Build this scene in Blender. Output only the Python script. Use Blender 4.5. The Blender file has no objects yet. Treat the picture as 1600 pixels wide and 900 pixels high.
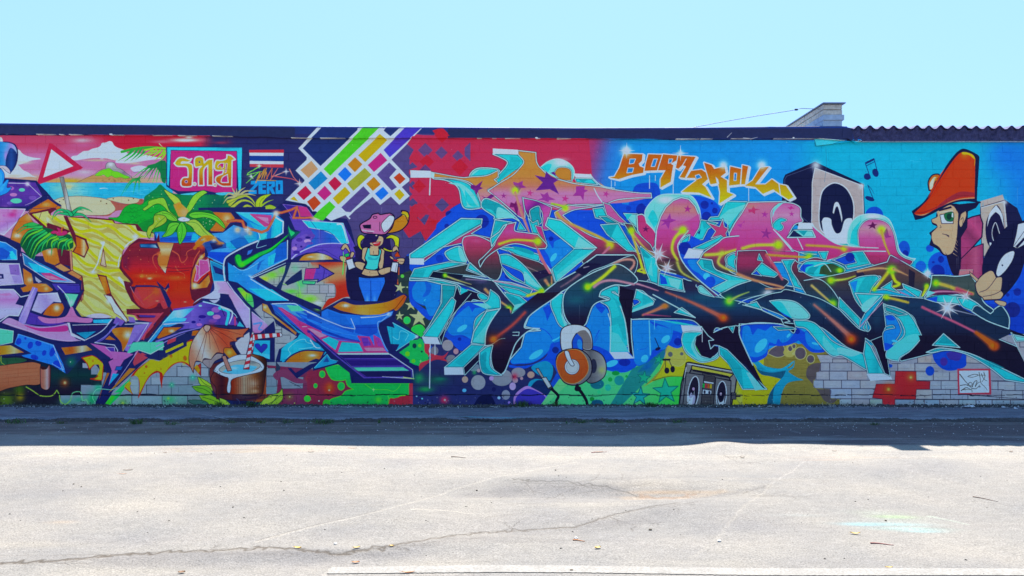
import bpy, bmesh, math, random
import numpy as np
from mathutils import Vector, Matrix
random.seed(7)
rng = np.random.default_rng(4)
R = math.radians
SC = bpy.context.scene
COL = SC.collection
# ---------------------------------------------------------------- camera, sky, sun, exposure
PX = 1155.0            # focal length in pixels of the 1600 px wide photograph
DIST, EYE, HOR = 11.0, 1.6, 472.0
cam_d = bpy.data.cameras.new('camera'); cam = bpy.data.objects.new('camera', cam_d); COL.objects.link(cam)
cam.location = (0, -DIST, EYE); cam.rotation_euler = (R(90), 0, 0)
cam_d.sensor_width = 36; cam_d.lens = PX/1600*36; cam_d.shift_y = (HOR-450)/1600
cam_d.clip_end = 2000; cam_d.clip_start = .05
SC.camera = cam
SUN_EL, SUN_AZ = 56.6, 7.9
w = bpy.data.worlds.new('World'); SC.world = w; w.use_nodes = True
nt = w.node_tree; nt.nodes.clear()
sky = nt.nodes.new('ShaderNodeTexSky'); sky.sky_type = 'NISHITA'; sky.sun_disc = False
sky.sun_elevation = R(SUN_EL); sky.sun_rotation = R(SUN_AZ); sky.altitude = 60
sky.air_density = 1.0; sky.dust_density = .6; sky.ozone_density = 1.6
bg = nt.nodes.new('ShaderNodeBackground'); bg.inputs[1].default_value = .15
out = nt.nodes.new('ShaderNodeOutputWorld')
# hazy bright sky: the glare round the sun is rolled off softly, c/(1+k*c), the same way all round the dome
def vm(op, a, b):
    q = nt.nodes.new('ShaderNodeVectorMath'); q.operation = op
    for i, x in enumerate((a, b)):
        if isinstance(x, tuple): q.inputs[i].default_value = x
        else: nt.links.new(x, q.inputs[i])
    return q.outputs[0]
soft = vm('DIVIDE', sky.outputs[0], vm('ADD', vm('MULTIPLY', sky.outputs[0], (.50, .30, .20)), (1, 1, 1)))
soft = vm('ADD', vm('MULTIPLY', soft, (.50, .38, .36)), (.28, .84, 1.66))      # thin even haze
nt.links.new(soft, bg.inputs[0]); nt.links.new(bg.outputs[0], out.inputs[0])
sl = bpy.data.lights.new('sun', 'SUN'); so = bpy.data.objects.new('sun', sl); COL.objects.link(so)
sl.energy = 4.3; sl.angle = R(.53); sl.color = (1.0, .91, .79)
sv = Vector((math.sin(R(SUN_AZ))*math.cos(R(SUN_EL)), math.cos(R(SUN_AZ))*math.cos(R(SUN_EL)), math.sin(R(SUN_EL))))
so.rotation_euler = sv.to_track_quat('Z', 'Y').to_euler(); so.location = sv*40
SC.view_settings.view_transform = 'Standard'; SC.view_settings.look = 'None'
SC.view_settings.gamma = 1; SC.view_settings.use_curve_mapping = False
SC.view_settings.exposure = 1.9
# ---------------------------------------------------------------- helpers
def wx(px): return (px-800)/PX*DIST                     # wall plane (Y = 0)
def wz(py): return EYE+(HOR-py)/PX*DIST
def gp(px, py, z=0.):                                    # point of the ground seen at a pixel
    d = PX*(EYE-z)/(py-HOR)
    return (px-800)*d/PX, d-DIST
def tag(o, label=None, cat=None, group=None, kind=None):
    for k, v in (('label', label), ('category', cat), ('group', group), ('kind', kind)):
        if v: o[k] = v
    return o
def link(name, data, parent=None, loc=None):
    o = bpy.data.objects.new(name, data); COL.objects.link(o)
    if parent: o.parent = parent
    if loc is not None: o.location = loc
    return o
def mesh_py(name, v, f, mat, parent=None, smooth=False, loc=None):
    me = bpy.data.meshes.new(name); me.from_pydata([tuple(map(float, q)) for q in v], [], [tuple(map(int, q)) for q in f]); me.update()
    if mat: me.materials.append(mat)
    if smooth:
        me.polygons.foreach_set('use_smooth', [True]*len(me.polygons))
    return link(name, me, parent, loc)
def empty(name, loc=(0, 0, 0)):
    return link(name, None, None, loc)
def box_data(x0, x1, y0, y1, z0, z1, v, f):
    n = len(v)
    v += [(x0, y0, z0), (x1, y0, z0), (x1, y1, z0), (x0, y1, z0), (x0, y0, z1), (x1, y0, z1), (x1, y1, z1), (x0, y1, z1)]
    f += [tuple(n+i for i in q) for q in ((0, 3, 2, 1), (4, 5, 6, 7), (0, 1, 5, 4), (1, 2, 6, 5), (2, 3, 7, 6), (3, 0, 4, 7))]
def box(name, x0, x1, y0, y1, z0, z1, mat, parent=None, bev=0.):
    v, f = [], []; box_data(x0, x1, y0, y1, z0, z1, v, f)
    o = mesh_py(name, v, f, mat, parent)
    if bev:
        bm = bmesh.new(); bm.from_mesh(o.data); bmesh.ops.bevel(bm, geom=bm.edges[:], offset=bev, segments=1, affect='EDGES'); bm.to_mesh(o.data); bm.free()
    return o
class NT:
    def __init__(s, name, rough=.8, spec=.3):
        s.m = bpy.data.materials.new(name); s.m.use_nodes = True; s.t = s.m.node_tree; s.n = s.t.nodes
        s.b = s.n['Principled BSDF']; s.b.inputs['Roughness'].default_value = rough
        s.b.inputs['Specular IOR Level'].default_value = spec
    def new(s, ty, **k):
        q = s.n.new(ty)
        for a, b in k.items(): setattr(q, a, b)
        return q
    def l(s, a, b): s.t.links.new(a, b)
    def pos(s): return s.new('ShaderNodeNewGeometry').outputs['Position']
    def noise(s, vec, scale, detail=4, rough=.55, dist=0.):
        q = s.new('ShaderNodeTexNoise'); q.inputs['Scale'].default_value = scale; q.inputs['Detail'].default_value = detail
        q.inputs['Roughness'].default_value = rough; q.inputs['Distortion'].default_value = dist; s.l(vec, q.inputs['Vector']); return q.outputs['Fac']
    def scale(s, vec, v):
        q = s.new('ShaderNodeVectorMath', operation='MULTIPLY'); s.l(vec, q.inputs[0]); q.inputs[1].default_value = v; return q.outputs[0]
    def ramp(s, fac, stops):
        q = s.new('ShaderNodeValToRGB'); e = q.color_ramp.elements
        while len(e) < len(stops): e.new(.5)
        for i, (p, c) in enumerate(stops):
            e[i].position = p; e[i].color = (c[0], c[1], c[2], 1) if len(c) > 2 else (c[0],)*3+(1,)
        s.l(fac, q.inputs[0]); return q.outputs[0]
    def mix(s, a, b, fac=.5, mode='MIX'):
        q = s.new('ShaderNodeMix', data_type='RGBA', blend_type=mode)
        if isinstance(fac, (int, float)): q.inputs[0].default_value = fac
        else: s.l(fac, q.inputs[0])
        for i, x in ((6, a), (7, b)):
            if isinstance(x, tuple): q.inputs[i].default_value = x+(1,) if len(x) == 3 else x
            else: s.l(x, q.inputs[i])
        return q.outputs[2]
    def bump(s, h, strength=.5, dist=.01, prev=None):
        q = s.new('ShaderNodeBump'); q.inputs['Strength'].default_value = strength; q.inputs['Distance'].default_value = dist
        s.l(h, q.inputs['Height'])
        if prev is not None: s.l(prev, q.inputs['Normal'])
        return q.outputs[0]
    def done(s, col, normal=None):
        if isinstance(col, tuple): s.b.inputs['Base Color'].default_value = col+(1,)
        else: s.l(col, s.b.inputs['Base Color'])
        if normal is not None: s.l(normal, s.b.inputs['Normal'])
        return s.m
def plain(name, c, c2=None, sc=30, rough=.8, bump=.2, bd=.003, spec=.3):
    t = NT(name, rough, spec); p = t.pos(); n = t.noise(p, sc, 5)
    c2 = c2 or tuple(q*.6 for q in c)
    return t.done(t.ramp(n, ((.3, c2), (.7, c))), t.bump(n, bump, bd))
def to_lin(a): return np.where(a <= .04045, a/12.92, ((np.maximum(a, 0)+.055)/1.055)**2.4)
def np_image(name, a):                                   # a: float rows top to bottom, linear
    h, w_ = a.shape[:2]
    im = bpy.data.images.new(name, w_, h, alpha=False, float_buffer=True)
    im.colorspace_settings.name = 'Non-Color'
    px = np.ones((h, w_, 4), np.float32); px[..., :3] = a[::-1]
    im.pixels.foreach_set(px.ravel()); im.update(); im.pack()
    return im
def plane_tex(t, img, u0, v0, us, vs, axis, ext='EXTEND'):  # planar map: u=(X-u0)*us, v=(Y or Z - v0)*vs
    p = t.pos(); sp = t.new('ShaderNodeSeparateXYZ'); t.l(p, sp.inputs[0])
    def ma(a, o, k):
        q = t.new('ShaderNodeMath', operation='SUBTRACT'); t.l(a, q.inputs[0]); q.inputs[1].default_value = o
        r = t.new('ShaderNodeMath', operation='MULTIPLY'); t.l(q.outputs[0], r.inputs[0]); r.inputs[1].default_value = k; return r.outputs[0]
    cb = t.new('ShaderNodeCombineXYZ'); t.l(ma(sp.outputs[0], u0, us), cb.inputs[0]); t.l(ma(sp.outputs[axis], v0, vs), cb.inputs[1])
    q = t.new('ShaderNodeTexImage'); q.image = img; q.extension = ext; q.interpolation = 'Cubic' if ext == 'x' else 'Linear'
    t.l(cb.outputs[0], q.inputs[0]); return q.outputs[0]

# ---------------------------------------------------------------- mural painter
# The mural is sprayed paint: a small scanline painter lays it out shape by shape
# (polygons, strokes, airbrush spots) in a numpy buffer used as flat paint colour.
class Painter:
    def __init__(s, x0, y0, x1, y1, sc):
        s.x0, s.y0, s.sc = x0, y0, sc
        s.w, s.h = int((x1-x0)*sc), int((y1-y0)*sc)
        s.im = np.zeros((s.h, s.w, 3), np.float32)
        s.clip = None; s.t = (0., 0., 1.)
    def T(s, x, y, k): s.t = (x, y, k)
    def pts(s, st):
        out = []; cor = []
        for tok in st.split():
            c = tok[-1] == 'c'
            a, b = tok.rstrip('c').split(',')
            out.append((float(a), float(b))); cor.append(c)
        p = np.array(out, np.float64)
        p = p / s.t[2] + np.array(s.t[:2])
        return (p - np.array([s.x0, s.y0])) * s.sc, cor
    @staticmethod
    def smooth(p, cor, closed, n=6):
        N = len(p); out = []
        rng_ = range(N if closed else N-1)
        for i in rng_:
            p1, p2 = p[i], p[(i+1) % N]
            p0 = p[(i-1) % N] if (closed or i > 0) else p1
            p3 = p[(i+2) % N] if (closed or i+2 < N) else p2
            m1 = (p2-p0)*.5; m2 = (p3-p1)*.5
            if cor[i]: m1 = (p2-p1)*.6 if not cor[(i+1) % N] else (p2-p1)
            if cor[(i+1) % N]: m2 = (p2-p1)*.6 if not cor[i] else (p2-p1)
            L = np.linalg.norm(p2-p1)
            for m in (m1, m2):
                q = np.linalg.norm(m)
                if q > L*1.3: m *= L*1.3/q
            for k in range(n):
                t = k/n; t2 = t*t; t3 = t2*t
                out.append((2*t3-3*t2+1)*p1+(t3-2*t2+t)*m1+(-2*t3+3*t2)*p2+(t3-t2)*m2)
        if not closed: out.append(p[-1])
        return np.array(out)
    def cov(s, p):                                     # anti-aliased even-odd coverage of a polygon
        SS = 4
        xa = max(0, int(np.floor(p[:, 0].min()))); xb = min(s.w, int(np.ceil(p[:, 0].max()))+1)
        ya = max(0, int(np.floor(p[:, 1].min()))); yb = min(s.h, int(np.ceil(p[:, 1].max()))+1)
        if xb <= xa or yb <= ya: return None
        H, W = yb-ya, xb-xa
        ys = ya + (np.arange(H*SS)+.5)/SS
        a = p; b = np.roll(p, -1, 0)
        Y = ys[:, None]
        up = (a[None, :, 1] <= Y) != (b[None, :, 1] <= Y)
        dy = b[:, 1]-a[:, 1]; dy = np.where(np.abs(dy) < 1e-9, 1e-9, dy)
        X = a[None, :, 0] + (Y-a[None, :, 1])*((b[:, 0]-a[:, 0])/dy)[None]
        X = np.where(up, X-xa, np.inf); X.sort(axis=1)
        n = int(up.sum(1).max()); n += n % 2
        acc = np.zeros((H, W+2), np.float64)
        r = np.repeat(np.arange(H), SS)
        for k in range(n):
            x = X[:, k]; ok = np.isfinite(x)
            x = np.clip(x[ok], 0, W); rr = r[ok]
            i = np.floor(x).astype(int); f = x-i; sg = 1. if k % 2 == 0 else -1.
            np.add.at(acc, (rr, i), sg*(1-f)); np.add.at(acc, (rr, i+1), sg*f)
        return xa, ya, np.clip(np.cumsum(acc, 1)[:, :W]/SS, 0, 1).astype(np.float32)
    def put(s, m, col, al=1.):
        if m is None: return
        xa, ya, c = m
        H, W = c.shape
        if s.clip is not None: c = c*s.clip[ya:ya+H, xa:xa+W]
        c = (c*al)[..., None]
        v = s.im[ya:ya+H, xa:xa+W]
        v += (col - v)*c
    def col(s, h):
        h = h.lstrip('#')
        if len(h) == 3: h = h[0]*2+h[1]*2+h[2]*2
        return np.array([int(h[i:i+2], 16)/255 for i in (0, 2, 4)], np.float32)
    # P: straight polygon, C: smooth polygon ("x,yc" is a corner); o/ow outline, g=(x1,y1,x2,y2,col) gradient
    def P(s, st, col, o=None, ow=0, g=None, k=0, a=1., sm=False):
        p, cor = s.pts(st)
        if sm: p = s.smooth(p, cor, True)
        m = s.cov(p)
        if m is not None:
            if col is not None:
                c = s.col(col)
                if g:
                    xa, ya, cc = m; H, W = cc.shape
                    e = (np.array(g[:4], float).reshape(2, 2)/s.t[2]+np.array(s.t[:2])-np.array([s.x0, s.y0]))*s.sc
                    d = e[1]-e[0]; yy, xx = np.mgrid[ya:ya+H, xa:xa+W]
                    t = np.clip(((xx-e[0, 0])*d[0]+(yy-e[0, 1])*d[1])/(d@d), 0, 1).astype(np.float32)[..., None]
                    cs = [c]+[s.col(q) for q in g[4:]]; q = t*(len(cs)-1); out = cs[0]+0*q
                    for i in range(1, len(cs)): out = out+(cs[i]-cs[i-1])*np.clip(q-(i-1), 0, 1)
                    c = out
                s.put(m, c, a)
            if k:
                s.clip = np.zeros((s.h, s.w), np.float32)
                xa, ya, cc = m; s.clip[ya:ya+cc.shape[0], xa:xa+cc.shape[1]] = cc
                s.pend = (p, o, ow); return
        if o:
            if o == 'a4e4ee': s.stroke(p, True, '101840', ow+2.0, None, .5, .8)
            s.stroke(p, True, o, ow)
    def C(s, st, col, o=None, ow=0, g=None, k=0, a=1.): s.P(st, col, o, ow, g, k, a, True)
    def E(s):
        s.clip = None
        if s.pend and s.pend[1]: s.stroke(s.pend[0], True, s.pend[1], s.pend[2])
        s.pend = None
    def stroke(s, p, closed, col, w, w1=None, a=1., soft=.5):
        # w in photo pixels; distance field per segment
        w0 = w*s.sc/2; w1 = w0 if w1 is None else w1*s.sc/2
        q = np.vstack([p, p[:1]]) if closed else p
        n = len(q)-1
        seg = np.linalg.norm(q[1:]-q[:-1], axis=1); cum = np.r_[0, np.cumsum(seg)]; tot = max(cum[-1], 1e-6)
        R = max(w0, w1)+soft*s.sc+1
        xa = max(0, int(q[:, 0].min()-R)); xb = min(s.w, int(q[:, 0].max()+R)+2)
        ya = max(0, int(q[:, 1].min()-R)); yb = min(s.h, int(q[:, 1].max()+R)+2)
        if xb <= xa or yb <= ya: return
        D = np.full((yb-ya, xb-xa), -1e3, np.float32)
        for i in range(n):
            A, B = q[i], q[i+1]
            ra = w0+(w1-w0)*cum[i]/tot; rb = w0+(w1-w0)*cum[i+1]/tot
            x_0 = max(xa, int(min(A[0], B[0])-R)); x_1 = min(xb, int(max(A[0], B[0])+R)+2)
            y_0 = max(ya, int(min(A[1], B[1])-R)); y_1 = min(yb, int(max(A[1], B[1])+R)+2)
            if x_1 <= x_0 or y_1 <= y_0: continue
            yy, xx = np.mgrid[y_0:y_1, x_0:x_1].astype(np.float32)
            d = B-A; L2 = max(d@d, 1e-9)
            t = np.clip(((xx-A[0])*d[0]+(yy-A[1])*d[1])/L2, 0, 1)
            dist = np.hypot(xx-A[0]-t*d[0], yy-A[1]-t*d[1])
            v = ra+(rb-ra)*t-dist
            sub = D[y_0-ya:y_1-ya, x_0-xa:x_1-xa]
            np.maximum(sub, v, out=sub)
        sf = soft*s.sc
        s.put((xa, ya, np.clip(D/sf/1.+.5, 0, 1)), s.col(col), a)
    def L(s, st, col, w, w1=None, a=1., soft=.5, sm=True):
        p, cor = s.pts(st)
        if sm and len(p) > 2: p = s.smooth(p, cor, False, 5)
        s.stroke(p, False, col, w, w1, a, soft)
    def PL(s, st, col, w, w1=None, a=1., soft=.5): s.L(st, col, w, w1, a, soft, False)
    def G(s, x, y, r, col, a=1., ry=None, pw=1.):      # airbrush spot (r, ry in tile units)
        k = s.sc/s.t[2]
        cx = (x/s.t[2]+s.t[0]-s.x0)*s.sc; cy = (y/s.t[2]+s.t[1]-s.y0)*s.sc
        rx = r*k; ry = rx if ry is None else ry*k
        xa = max(0, int(cx-rx*1.7)); xb = min(s.w, int(cx+rx*1.7)+2)
        ya = max(0, int(cy-ry*1.7)); yb = min(s.h, int(cy+ry*1.7)+2)
        if xb <= xa or yb <= ya: return
        yy, xx = np.mgrid[ya:yb, xa:xb].astype(np.float32)
        d = ((xx-cx)/rx)**2+((yy-cy)/ry)**2
        m = np.exp(-d*2.2*pw)*np.clip((2.9-d)/1., 0, 1)
        s.put((xa, ya, m.astype(np.float32)), s.col(col), a)
    def O(s, x, y, r, col, ry=None, rot=0, o=None, ow=0, k=0, a=1., g=None):   # ellipse
        ry = r if ry is None else ry
        th = np.linspace(0, 2*np.pi, 29)[:-1]; c, sn = np.cos(np.radians(rot)), np.sin(np.radians(rot))
        X = x+r*np.cos(th)*c-ry*np.sin(th)*sn; Y = y+r*np.cos(th)*sn+ry*np.sin(th)*c
        s.P(' '.join('%.2f,%.2f' % q for q in zip(X, Y)), col, o, ow, g, k, a)
    def ST(s, x, y, r, col, rot=0, n=5, inner=.42, o=None, ow=0, a=1.):          # star
        q = []
        for i in range(2*n):
            rr = r if i % 2 == 0 else r*inner
            t = np.radians(rot-90+i*180/n); q.append('%.2f,%.2f' % (x+rr*np.cos(t), y+rr*np.sin(t)))
        s.P(' '.join(q), col, o, ow, a=a)
    def SP(s, x, y, r, col='ffffff', rot=0):           # sparkle: cross of light strokes with a haze
        s.G(x, y, r*.55, col, .75)
        for d in (0, 90):
            t = np.radians(rot+d); dx, dy = r*np.cos(t), r*np.sin(t); L = r/s.t[2]
            p1 = '%.1f,%.1f %.1f,%.1f' % (x, y, x+dx, y+dy); p2 = '%.1f,%.1f %.1f,%.1f' % (x, y, x-dx, y-dy)
            s.PL(p1, col, L*.16, 0.1, .9); s.PL(p2, col, L*.16, .1, .9)

M = Painter(-60, 185, 1660, 655, 2)
T, P, C, E, L, PL, G, O, ST, SP = M.T, M.P, M.C, M.E, M.L, M.PL, M.G, M.O, M.ST, M.SP
# ---- ground coats
T(0, 0, 1)
P('-60,185 1660,185 1660,655 -60,655', '24357a')
P('-60,212 330,212 330,400 -60,400', 'd4548a', g=(0, 212, 0, 290, 'd4406c', 'cf74b8', 'd889c4'))
P('330,210 600,210 600,420 330,420', '29306e')
P('520,210 980,210 980,400 520,400', '46407e')
P('640,217 975,217 975,330 640,330', 'b83060')
P('940,219 1700,219 1700,655 940,655', '0a86dc')
P('900,217 1040,219 1040,300 900,330', 'b83060', g=(935, 0, 1025, 20, 'b83060', '8c3c80', '2c70cc', '0a86dc'))
P('1150,221 1700,221 1700,600 1150,600', '0a86dc', g=(1170, 0, 1290, 0, '0a86dc', '019fd2'))
for q in ((1600, 250, 70), (1625, 290, 76), (1610, 330, 60), (1570, 240, 40)): G(q[0], q[1], q[2], '0a6cdc', .75)
P('1480,470 1700,440 1700,560 1480,560', '0b3fc0')
P('620,330 1200,330 1200,655 620,655', '1450c8')
P('-60,400 660,400 660,655 -60,655', '1f2a68')
# purple field with soft checks
P('560,212 700,212 700,360 560,360', '4c4582')
P('645,210 662,212 940,217 940,290 860,300 740,260 690,340 640,330 640,250', 'b83060')
P('920,216 1060,219 1030,330 930,330', 'b83060', g=(925, 0, 1030, 24, 'b83060', '8c3c80', '2c70cc', '0a86dc'))
# ---- lagoon scene (tile at 0,195)
T(0, 195, 6.667)
P('0,110 2200,110 2200,260 0,420', 'd44c84', g=(0, 110, 0, 420, 'd4487c', 'cf72b6', 'd684c0'))
P('960,112 1900,118 2230,122 2230,260 1300,262 1200,230 1000,180', 'c9204c', g=(1900, 0, 2230, 0, 'c9204c', 'b82850', '6c2c5c', '2c306c'))
G(1000, 190, 160, 'd0487c', .9); G(860, 210, 260, 'cf68ac', .7, 50)
G(850, 160, 160, 'e4c4dc', .8, 35); G(560, 150, 300, 'd4487c', .8, 40)
G(100, 150, 200, 'd8487a', .8, 40)
P('0,360 1700,360 1700,600 0,600', 'cf78bc', g=(0, 360, 0, 600, 'd070b0', 'dc90c8', 'eaa890'))
G(720, 585, 170, 'f7c020', 1, 34); G(560, 590, 200, 'f0a060', .8, 40); G(300, 545, 240, 'f0a890', .8, 40); G(1500, 590, 160, 'f0a890', .9, 40)
G(880, 490, 120, 'e4bcdc', .8, 35)
# clouds
C('170,260 205,265 230,295 270,320 340,340 430,355 330,372 170,412', 'dfe0ea'); G(250, 390, 120, 'e8c8b8', .7, 25)
C('0,440 60,440 120,400 190,420 240,470 300,500 340,530 380,545 300,540 200,550 120,545 0,540', 'e2dce4'); G(150, 530, 130, 'e8c0a8', .7, 22)
C('0,130 20,140 30,180 0,190', 'dce8f4')
C('740,345 760,325 800,320 830,300 870,275 920,270 960,250 1020,235 1050,215 1060,190 1100,185 1140,170 1170,180 1190,215 1230,240 1300,265 1330,300 1360,350 1290,385 1200,370 1100,350 960,348 860,360 780,370', 'd6e2ee')
for x, y in ((870, 320), (940, 300), (1010, 270), (1080, 240), (1120, 290), (1180, 260), (1230, 310), (1000, 320), (1060, 330)):
    M.L('%d,%d %d,%d %d,%d' % (x-40, y+14, x, y-8, x+40, y+10), 'a9bfdc', .8, a=.8); G(x, y+22, 34, 'b8cce2', .7, 12)
G(1000, 368, 180, 'eebfa8', .9, 14); G(1250, 360, 120, 'eebfa8', .7, 16)
C('1200,385 1350,290 1450,300 1600,330 1700,350 1600,362 1440,385 1330,400', 'e6e2ea')
G(1400, 400, 120, 'f0c8a0', .6, 20)
C('1360,450 1440,425 1500,430 1560,450 1620,460 1500,480 1400,490', 'dccfe8'); L('1390,492 1480,485 1520,480', '5c5a90', .8)
# palm frond behind the board, volcano
C('1100,450 1100,420 1115,395 1150,388 1190,395 1215,440 1270,465 1320,505 1370,550 1250,540 1120,480', '8f93a8', 'none' and '3a3a5a', .6); G(1150, 410, 34, 'e8f0f8', .9, 30); G(1290, 510, 60, '6a6080', .6)
P('800,600 900,555 970,520 1100,530 1250,545 1360,560 1410,600', 'b08c62')
C('990,525 1020,495 1060,470 1100,460 1140,452 1180,480 1230,490 1290,520 1350,545 1300,560 1260,545 1200,550 1160,530 1120,545 1080,520 1040,530', '6cd02c', '2f7a30', .5)
for i in range(26): G(1000+rng.random()*380, 560+rng.random()*34, 12, '8c6a48', .7)
L('800,600 900,550 980,515 1020,480 1090,450', '4a3a40', .5)
# sea
P('400,600 1800,606 1800,760 1500,770 560,780 400,640', '1fa8dc', g=(400, 0, 1000, 0, '40a8cc', '6ab8c4', '1ea6da'))
G(710, 640, 90, 'd8c884', .8, 60); G(600, 660, 120, '70c0c8', .6, 60)
for i in range(44):
    x, y = 450+rng.random()*1050, 612+rng.random()*125
    L('%.0f,%.0f %.0f,%.0f' % (x, y, x+40+rng.random()*80, y+3), '0c7fc4' if i % 3 else '7ad4ee', .6, .1, .7)
L('1040,662 1090,658 1125,668', 'e8f4fa', 1.2, .2)
L('400,600 1800,606', '2a62b0', .5, a=.6)
# beach
C('560,785c 640,755 780,742 900,745 1060,762 1150,790 1210,830 1210,880 1170,915 1090,940 900,940 700,930 620,900 560,830', 'e6d2ac', '3a3050', .6)
C('1110,770 1230,748 1340,752 1430,765 1500,785c 1440,815 1330,825 1200,800', 'e6d2ac', '3a3050', .5)
C('1150,790 1240,815 1330,825 1430,808 1460,770 1500,790 1480,850 1340,880 1200,900 1130,950 900,945 1100,940 1200,880', '9c5a58')
for q in ((620, 800), (660, 780), (1050, 795), (1110, 820), (1180, 770), (1340, 785), (1390, 768)): O(q[0], q[1], 7, '5a4a40')
P('620,545 660,540 745,900 700,900', '8c8f9a', '3a3f55', .7, g=(620, 0, 745, 0, '6a6f80', 'b0b4bc', '70757f'))
# warning sign
P('515,190 855,445 405,615 390,590', 'c9235c'); P('515,190 545,200 860,445 850,455 415,615 392,600', 'c9235c', 'a01850', .5)
P('535,255 765,430 450,550', 'd9e4f0', g=(450, 255, 765, 500, 'e4ecf4', 'ccdceb'))
# palm fronds left of the board
T(160, 195, 6.667)
def frond(base, tips, col, w=4.2, o='1a6a40'):
    for t in tips:
        mx, my = (base[0]+t[0])/2+(t[2] if len(t) > 2 else 0), (base[1]+t[1])/2+(t[3] if len(t) > 3 else -14)
        s = '%d,%d %d,%d %d,%d' % (base[0], base[1], mx, my, t[0], t[1])
        L(s, o, w*1.25, .4); L(s, col, w, .2)
for b, tp in (((330, 250), (160, 375)), ((360, 260), (220, 385)), ((400, 255), (290, 375)), ((440, 262), (340, 365)), ((300, 260), (240, 330)), ((520, 262), (400, 330)), ((560, 265), (460, 330)), ((600, 265), (500, 345)), ((640, 270), (540, 370)), ((650, 290), (590, 380))):
    L('%d,%d %d,%d %d,%d' % (b[0], b[1], (b[0]*2+tp[0])/3+6, (b[1]+tp[1])/2-10, tp[0], tp[1]), '1f9a4c' if b[0] < 500 else '7fc23a', 4.2, .3)
L('200,280 340,248 480,235 600,240 660,250', '2f9a44', 4); L('440,262 560,240 650,246', '8ac63a', 2.6)
L('590,195 630,235', '9ad0a0', 1.6, .3)
for x1, y1 in ((330, 600), (300, 560), (400, 570), (430, 560), (470, 590), (520, 610), (560, 600), (600, 590), (640, 600), (650, 560)):
    L('%d,%d %d,%d %d,%d' % (640, 420, (640+x1)/2, 440, x1, y1), '127a4c' if x1 % 20 else '35a850', 3.6, .4)
L('480,435 560,410 650,400', '127a4c', 5, .5); L('500,440 600,380 650,350', '127a4c', 4, .5)
C('560,420 660,380 660,600 620,590 600,500', '11724c')
for x1, y1 in ((190, 740), (230, 700), (320, 720), (380, 700), (400, 590), (250, 660)):
    L('380,555 %d,%d %d,%d' % ((380+x1)/2, 590, x1, y1), '2a9e58', 3, .3, .85)
for x1, y1 in ((300, 560), (420, 530), (350, 600), (400, 600)): L('370,560 %d,%d' % (x1, y1), '1f8a50', 3.4, .6)
# bushes under the board
C('600,620 640,650 700,700 800,720 1000,690 1150,720 1300,740 1350,900 1340,960 400,960 430,800 440,750 480,720 520,690 560,660', '0b7a55')
G(560, 760, 90, '0c9050', .8); G(1000, 760, 120, '0f8a60', .7); G(1200, 820, 140, '0a5a60', .8); G(750, 900, 200, '0d8a48', .5)
C('160,960 200,900 230,860 280,830 340,820 400,830 470,780 560,760 600,800 700,900 640,1000 1100,1000 1090,1120 1010,1150 680,1140 480,1130 450,1090 400,1100 370,1050 290,1030 200,1020 60,970', '10a03c', '0e5a30', .6)
for i in range(60):
    x, y = 180+rng.random()*520, 850+rng.random()*200; L('%.0f,%.0f %.0f,%.0f %.0f,%.0f' % (x-22, y, x, y+14, x+22, y-2), '0c6a34', .6, a=.7)
for i in range(30): O(420+rng.random()*760, 690+rng.random()*200, 4, 'cfeeb0', a=.8)
# board with lettering
P('665,225 1455,225 1455,620 1430,680 1400,730 790,725 665,640', '1c2c6c')
P('672,232 1455,235 1445,660 1430,685 1415,680 1400,272 712,262 690,640 672,620', '22b8e0', '203080', .5)
P('715,270 1398,278 1398,640 1380,700 1180,705 1060,680 960,690 790,690 705,655', 'd12c92')
C('815,722 1010,700 960,730 820,728', '3fb4dc'); C('1180,712 1310,702 1380,715 1240,735', '3fb4dc')
def thai(st, g=True):
    C(st, 'e8b428', 'f0e6dc', 2.0, g=(0, 330, 0, 640, 'd8b818', 'e8b020', 'f07818', 'e04820'))
thai('745,400c 790,345 850,340 900,360 930,350c 900,385 830,385 820,400c 880,395 930,410 940,450 935,600 920,640 830,640 815,590 840,550 890,545c 890,480 870,435 780,430')
O(873, 592, 17, 'e8a8c8'); O(873, 592, 10, '3a2a80')
thai('955,400 965,345 1010,328 1050,345 1060,395c 1100,360 1150,355c 1150,630c 1095,630c 1095,420c 1055,470 1055,630c 1000,632c 1000,470 1030,430c 970,440')
O(1010, 388, 17, 'e0c050'); O(1010, 388, 9, '3a2a80'); O(958, 615, 18, 'e8b4a0', o='f4ece4', ow=1); O(1172, 625, 18, 'e8b4a0', o='f4ece4', ow=1)
thai('1165,420 1185,370 1240,370 1290,350 1295,310c 1340,320 1385,360c 1350,370c 1345,640c 1290,640 1240,635 1180,590 1185,540 1250,510c 1260,470c 1200,475 1170,460')
C('1235,590 1250,545 1300,515c 1310,600c 1250,600', 'd12c92', 'f0e6dc', 1.4)
C('1200,430 1230,400 1265,400c 1255,445 1215,445', 'd12c92', 'f0e6dc', 1.2); O(1225, 440, 14, 'e8c030')
P('1285,400 1300,400 1290,490 1275,500', 'd12c92', 'f0e6dc', .8)
# dusk cloud at the top
G(860, 155, 240, 'd890a8', .9, 32); G(860, 160, 180, 'f0ece8', 1, 22); G(900, 128, 60, 'f4f0ec', .9, 16); G(620, 175, 160, 'd888a8', .7, 24)
for q in range(14): G(1200+q*24, 140+(q*37)%80, 60, '29306e', .30+.05*q, 50)
P('1380,112 1500,112 1500,228 1380,228', '29306e'); G(1300, 170, 70, '4a2a64', .6, 50); G(1230, 185, 120, 'a8385c', .6, 22)
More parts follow.
